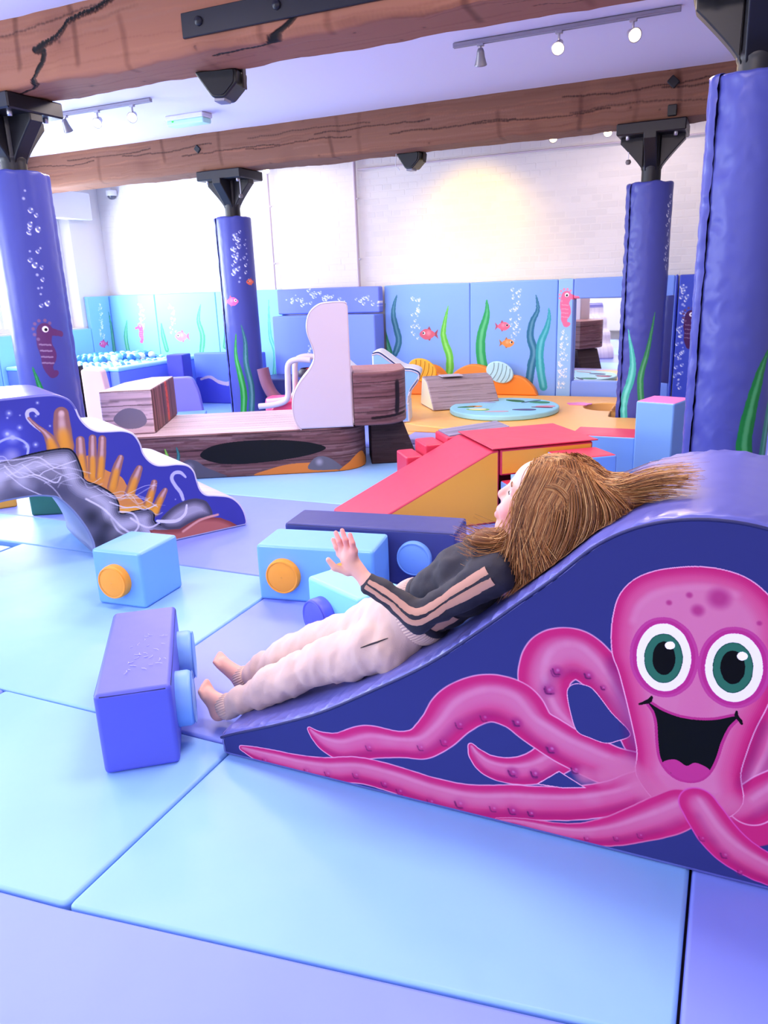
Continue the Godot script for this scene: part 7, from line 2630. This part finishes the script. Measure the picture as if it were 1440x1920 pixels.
func hair(o: Node3D, H: Callable, HB: Basis, hc: Vector3, base: Vector3) -> void:
	var hair0 := [[-0.451, 0.989, -1.93], [-0.47, 0.884, -1.93], [-0.502, 0.777, -1.93], [-0.541, 0.664, -1.93]]
	var hair1 := [[-0.41, 1, -1.93], [-0.407, 0.875, -1.93], [-0.446, 0.752, -1.93], [-0.503, 0.629, -1.93]]
	var hair2 := [[-0.376, 1.005, -1.93], [-0.352, 0.886, -1.93], [-0.383, 0.759, -1.93], [-0.459, 0.62, -1.93]]
	var hair3 := [[-0.342, 1.004, -1.93], [-0.305, 0.904, -1.93], [-0.322, 0.81, -1.93], [-0.388, 0.691, -1.93]]
	var hair4 := [[-0.317, 0.981, -1.93], [-0.266, 0.917, -1.93], [-0.263, 0.853, -1.93], [-0.3, 0.775, -1.93]]
	var hair5 := [[-0.298, 0.961, -1.93], [-0.234, 0.931, -1.93], [-0.205, 0.903, -1.93], [-0.224, 0.862, -1.93]]
	var hair6 := [[-0.334, 0.974, -1.93], [-0.248, 0.949, -1.93], [-0.155, 0.983, -1.93], [-0.055, 0.994, -1.93]]
	var hair7 := [[-0.341, 0.968, -1.93], [-0.241, 0.937, -1.93], [-0.141, 0.962, -1.93], [-0.077, 0.972, -1.93]]
	var hair8 := [[-0.314, 0.956, -1.93], [-0.228, 0.929, -1.93], [-0.168, 0.925, -1.93], [-0.136, 0.93, -1.93]]
	var hair9 := [[-0.469, 0.818, -1.93], [-0.527, 0.789, -1.93], [-0.587, 0.791, -1.93], [-0.644, 0.801, -1.93]]
	var hair10 := [[-0.447, 0.797, -1.93], [-0.52, 0.744, -1.93], [-0.572, 0.715, -1.93], [-0.618, 0.734, -1.93]]
	var hair11 := [[-0.437, 0.987, -1.93], [-0.485, 0.898, -1.93], [-0.52, 0.813, -1.93], [-0.557, 0.725, -1.93]]
	var groups := [[hair0, hair1, hair2, hair3, hair4, hair5], [hair6, hair7, hair8], [hair9, hair10]]
	# the mass under the strands
	var f := Field.new(Vector3(-0.66, 0.60, -2.10), Vector3(-0.02, 1.06, -1.78), 0.008)
	f.ell(H.call(0, 0.034, -0.022), HB, Vector3(0.089, 0.092, 0.102), 0.02)
	f.ell(H.call(0, -0.06, 0.075), HB, Vector3(0.075, 0.105, 0.085), 0.012, true)
	f.ell(H.call(0, 0.02, 0.12), HB, Vector3(0.08, 0.07, 0.06), 0.012, true)
	for g in [hair1, hair2, hair3, hair4, hair5]:
		for k in 3:
			for z in [-0.05, 0.03]:
				var a := Vector3(g[k][0], g[k][1], -1.95 + z)
				var c := Vector3(g[k + 1][0], g[k + 1][1], -1.95 + z)
				a.y = maxf(a.y, wave_y(a.x) + 0.04)
				c.y = maxf(c.y, wave_y(c.x) + 0.028)
				f.bone(a + (Vector3(0.004, -0.050, 0) if k == 0 else Vector3(0.004, -0.012, 0)), c + (Vector3(0, -0.012, 0) if k == 0 else Vector3.ZERO), 0.040 - 0.008 * k, 0.032 - 0.008 * k, 0.03)
	for g in [hair9, hair10]:
		f.bone(Vector3(g[0][0], g[0][1] - 0.02, -1.94), Vector3(g[2][0], g[2][1] - 0.015, -1.90), 0.03, 0.022, 0.02)
	for k in 3:
		f.bone(Vector3(hair7[k][0], hair7[k][1], -1.95), Vector3(hair7[k + 1][0], hair7[k + 1][1], -1.95), 0.022 - 0.006 * k, 0.016 - 0.006 * k, 0.02)
	var fn := FastNoiseLite.new()
	fn.seed = 3
	fn.frequency = 1.0
	f.crumple(fn, Vector3(30, 10, 30), 0.008)
	var m := MB.new()
	m.colored = true
	f.mesh_into(m, base, func(p: Vector3) -> Color:
		return lin(Color(0.38, 0.23, 0.13).lerp(Color(0.58, 0.38, 0.22), clampf((fn.get_noise_3d(p.x * 40, p.y * 12, p.z * 40) + 1) / 2, 0, 1))))
	var hm := flat_mat(Color.WHITE, 0.5)
	hm.vertex_color_use_as_albedo = true
	var hairp := part("hair", m, hm, o)
	# strands
	var rng := RandomNumberGenerator.new()
	rng.seed = 8
	var st := MB.new()
	st.colored = true
	var cols := [Color(0.74, 0.50, 0.28), Color(0.62, 0.39, 0.20), Color(0.48, 0.29, 0.15), Color(0.86, 0.66, 0.42), Color(0.38, 0.22, 0.12), Color(0.68, 0.43, 0.22)]
	var counts := [1500, 340, 260]
	for gi in 3:
		var gs: Array = groups[gi]
		for n in counts[gi]:
			var u := rng.randf() * (gs.size() - 1.001)
			var a: Array = gs[int(u)]
			var c: Array = gs[int(u) + 1]
			var fr := u - int(u)
			var near := 1.0 if rng.randf() < 0.72 else -1.0
			var w := near * 0.108 * sqrt(rng.randf())
			if gi == 1:
				w *= 0.75
			if gi == 2:
				w = rng.randf_range(-0.03, 0.09)
			var j := Vector3(rng.randf_range(-1, 1), rng.randf_range(-1, 1), rng.randf_range(-1, 1))
			var pts := []
			var lenf := rng.randf_range(0.8, 1.04)
			for k in 4:
				var t := k / 3.0
				var p := Vector3(lerpf(a[k][0], c[k][0], fr), lerpf(a[k][1], c[k][1], fr), -1.95)
				if k == 3:
					var p2 := Vector3(lerpf(a[2][0], c[2][0], fr), lerpf(a[2][1], c[2][1], fr), -1.95)
					p = p2.lerp(p, lenf)
				p += j * (0.005 + (0.013 if gi == 0 else 0.024) * t)
				p.z = -1.95 + w * ([0.45, 0.95, 1.0, 0.95][k] if gi != 1 else [0.6, 0.7, 0.7, 0.8][k]) + j.z * 0.01 * t
				pts.append([p.x, p.y, p.z])
			var cv := curve3(pts, 4)
			for k in cv.size():
				var q: Vector3 = HB.transposed() * (cv[k] - (H.call(0, 0.035, -0.016) as Vector3))
				var e := Vector3(q.x / 0.094, q.y / 0.101, q.z / 0.106)
				if e.length() < 1.0 and e.length() > 0.01:
					var dirz := Vector3(cv[k].x, cv[k].y, cv[k].z)
					var push := e.normalized()
					cv[k] = (H.call(0, 0.035, -0.016) as Vector3) + HB * Vector3(push.x * 0.096, push.y * 0.103, push.z * 0.108)
				cv[k].y = maxf(cv[k].y, wave_y(cv[k].x) + 0.006 + rng.randf() * 0.004 if cv[k].z < -1.75 else cv[k].y)
			lay_on(f, cv)
			var r := rng.randf_range(0.0006, 0.0014)
			var rad := []
			for k in cv.size():
				rad.append(r * (1.0 - 0.7 * float(k) / cv.size()))
			st.tube(cv, rad, 3, lin(cols[rng.randi() % 6]), false)
	# the hair that lies over the crown, from the forehead back
	for n in 620:
		var s := 0.094 * (1.0 if rng.randf() < 0.7 else -1.0) * pow(rng.randf(), 0.8)
		var kx := sqrt(1.0 - pow(s / 0.100, 2))
		var a0 := rng.randf_range(0.75, 1.15)
		var a1 := rng.randf_range(2.4, 3.5)
		var pts := []
		for k in 6:
			var an := lerpf(a0, a1, k / 5.0)
			var lift := 1.03 + 0.03 * rng.randf()
			pts.append(H.call(s * (1.0 + 0.04 * k / 5.0), 0.040 + 0.104 * kx * lift * sin(an), -0.022 + 0.110 * kx * lift * cos(an)))
		var last: Vector3 = pts[5]
		pts.append(last + Vector3(rng.randf_range(0.0, 0.06), rng.randf_range(-0.10, -0.03), rng.randf_range(-0.01, 0.01)))
		var arr := []
		for p in pts:
			arr.append([p.x, maxf(p.y, wave_y(p.x) + 0.01), p.z])
		var cq := curve3(arr, 3)
		lay_on(f, cq)
		st.tube(cq, [rng.randf_range(0.0007, 0.0015)], 3, lin(cols[rng.randi() % 6]), false)
	# side locks from the parting down past the cheek
	for n in 420:
		var a := rng.randf_range(0.55, 1.9)
		var p0: Vector3 = H.call(0.03, 0.040 + 0.104 * sin(a), -0.022 + 0.110 * cos(a))
		var p1: Vector3 = H.call(0.085, 0.040 + 0.06 * sin(a), -0.022 + 0.10 * cos(a))
		var p2: Vector3 = H.call(0.100, -0.03, -0.03 + 0.085 * cos(a))
		var fall := Vector3(rng.randf_range(-0.02, 0.05), -0.15 - 0.03 * rng.randf(), rng.randf_range(-0.01, 0.02))
		var p3 := p2 + fall * rng.randf_range(0.6, 1.0)
		var arr := []
		for p in [p0, p1, p2, p3]:
			arr.append([p.x + rng.randf_range(-.006, .006), maxf(p.y, wave_y(p.x) + 0.012), p.z])
		var cq := curve3(arr, 4)
		lay_on(f, cq)
		st.tube(cq, [rng.randf_range(0.0007, 0.0014)], 3, lin(cols[rng.randi() % 6]), false)
	# a few fine hairs across the cheek
	for n in 34:
		var s := rng.randf_range(0.02, 0.085)
		var p0: Vector3 = H.call(s * 0.7, 0.10 + rng.randf_range(-.02, .02), 0.05 + rng.randf_range(-.02, .02))
		var p1: Vector3 = H.call(s + 0.012, 0.01, 0.075 - s * 0.4 + rng.randf_range(-.02, .02))
		var p2: Vector3 = H.call(s + 0.006, -0.09, 0.06 - s * 0.4 + rng.randf_range(-.025, .03))
		var p3: Vector3 = H.call(s - 0.01, -0.15 + rng.randf_range(-.02, .02), 0.06 + rng.randf_range(-.04, .04))
		st.tube(curve3([[p0.x, p0.y, p0.z], [p1.x, p1.y, p1.z], [p2.x, p2.y, p2.z], [p3.x, p3.y, p3.z]], 5), [0.001], 3, lin(cols[[0, 3, 3][n % 3]]), false)
	for i in st.v.size():
		st.v[i] -= base
	var sp := part("strands", st, hm, hairp)
	sp.set_meta("kind", "stuff")

func lay_on(f: Field, pts: Array) -> void:  # lifts a strand out of the mass it lies on
	for k in pts.size():
		var v := f.at(pts[k])
		if v < 0.002 and v > -0.06:
			pts[k] += f.grad(pts[k]) * (0.0025 - v)
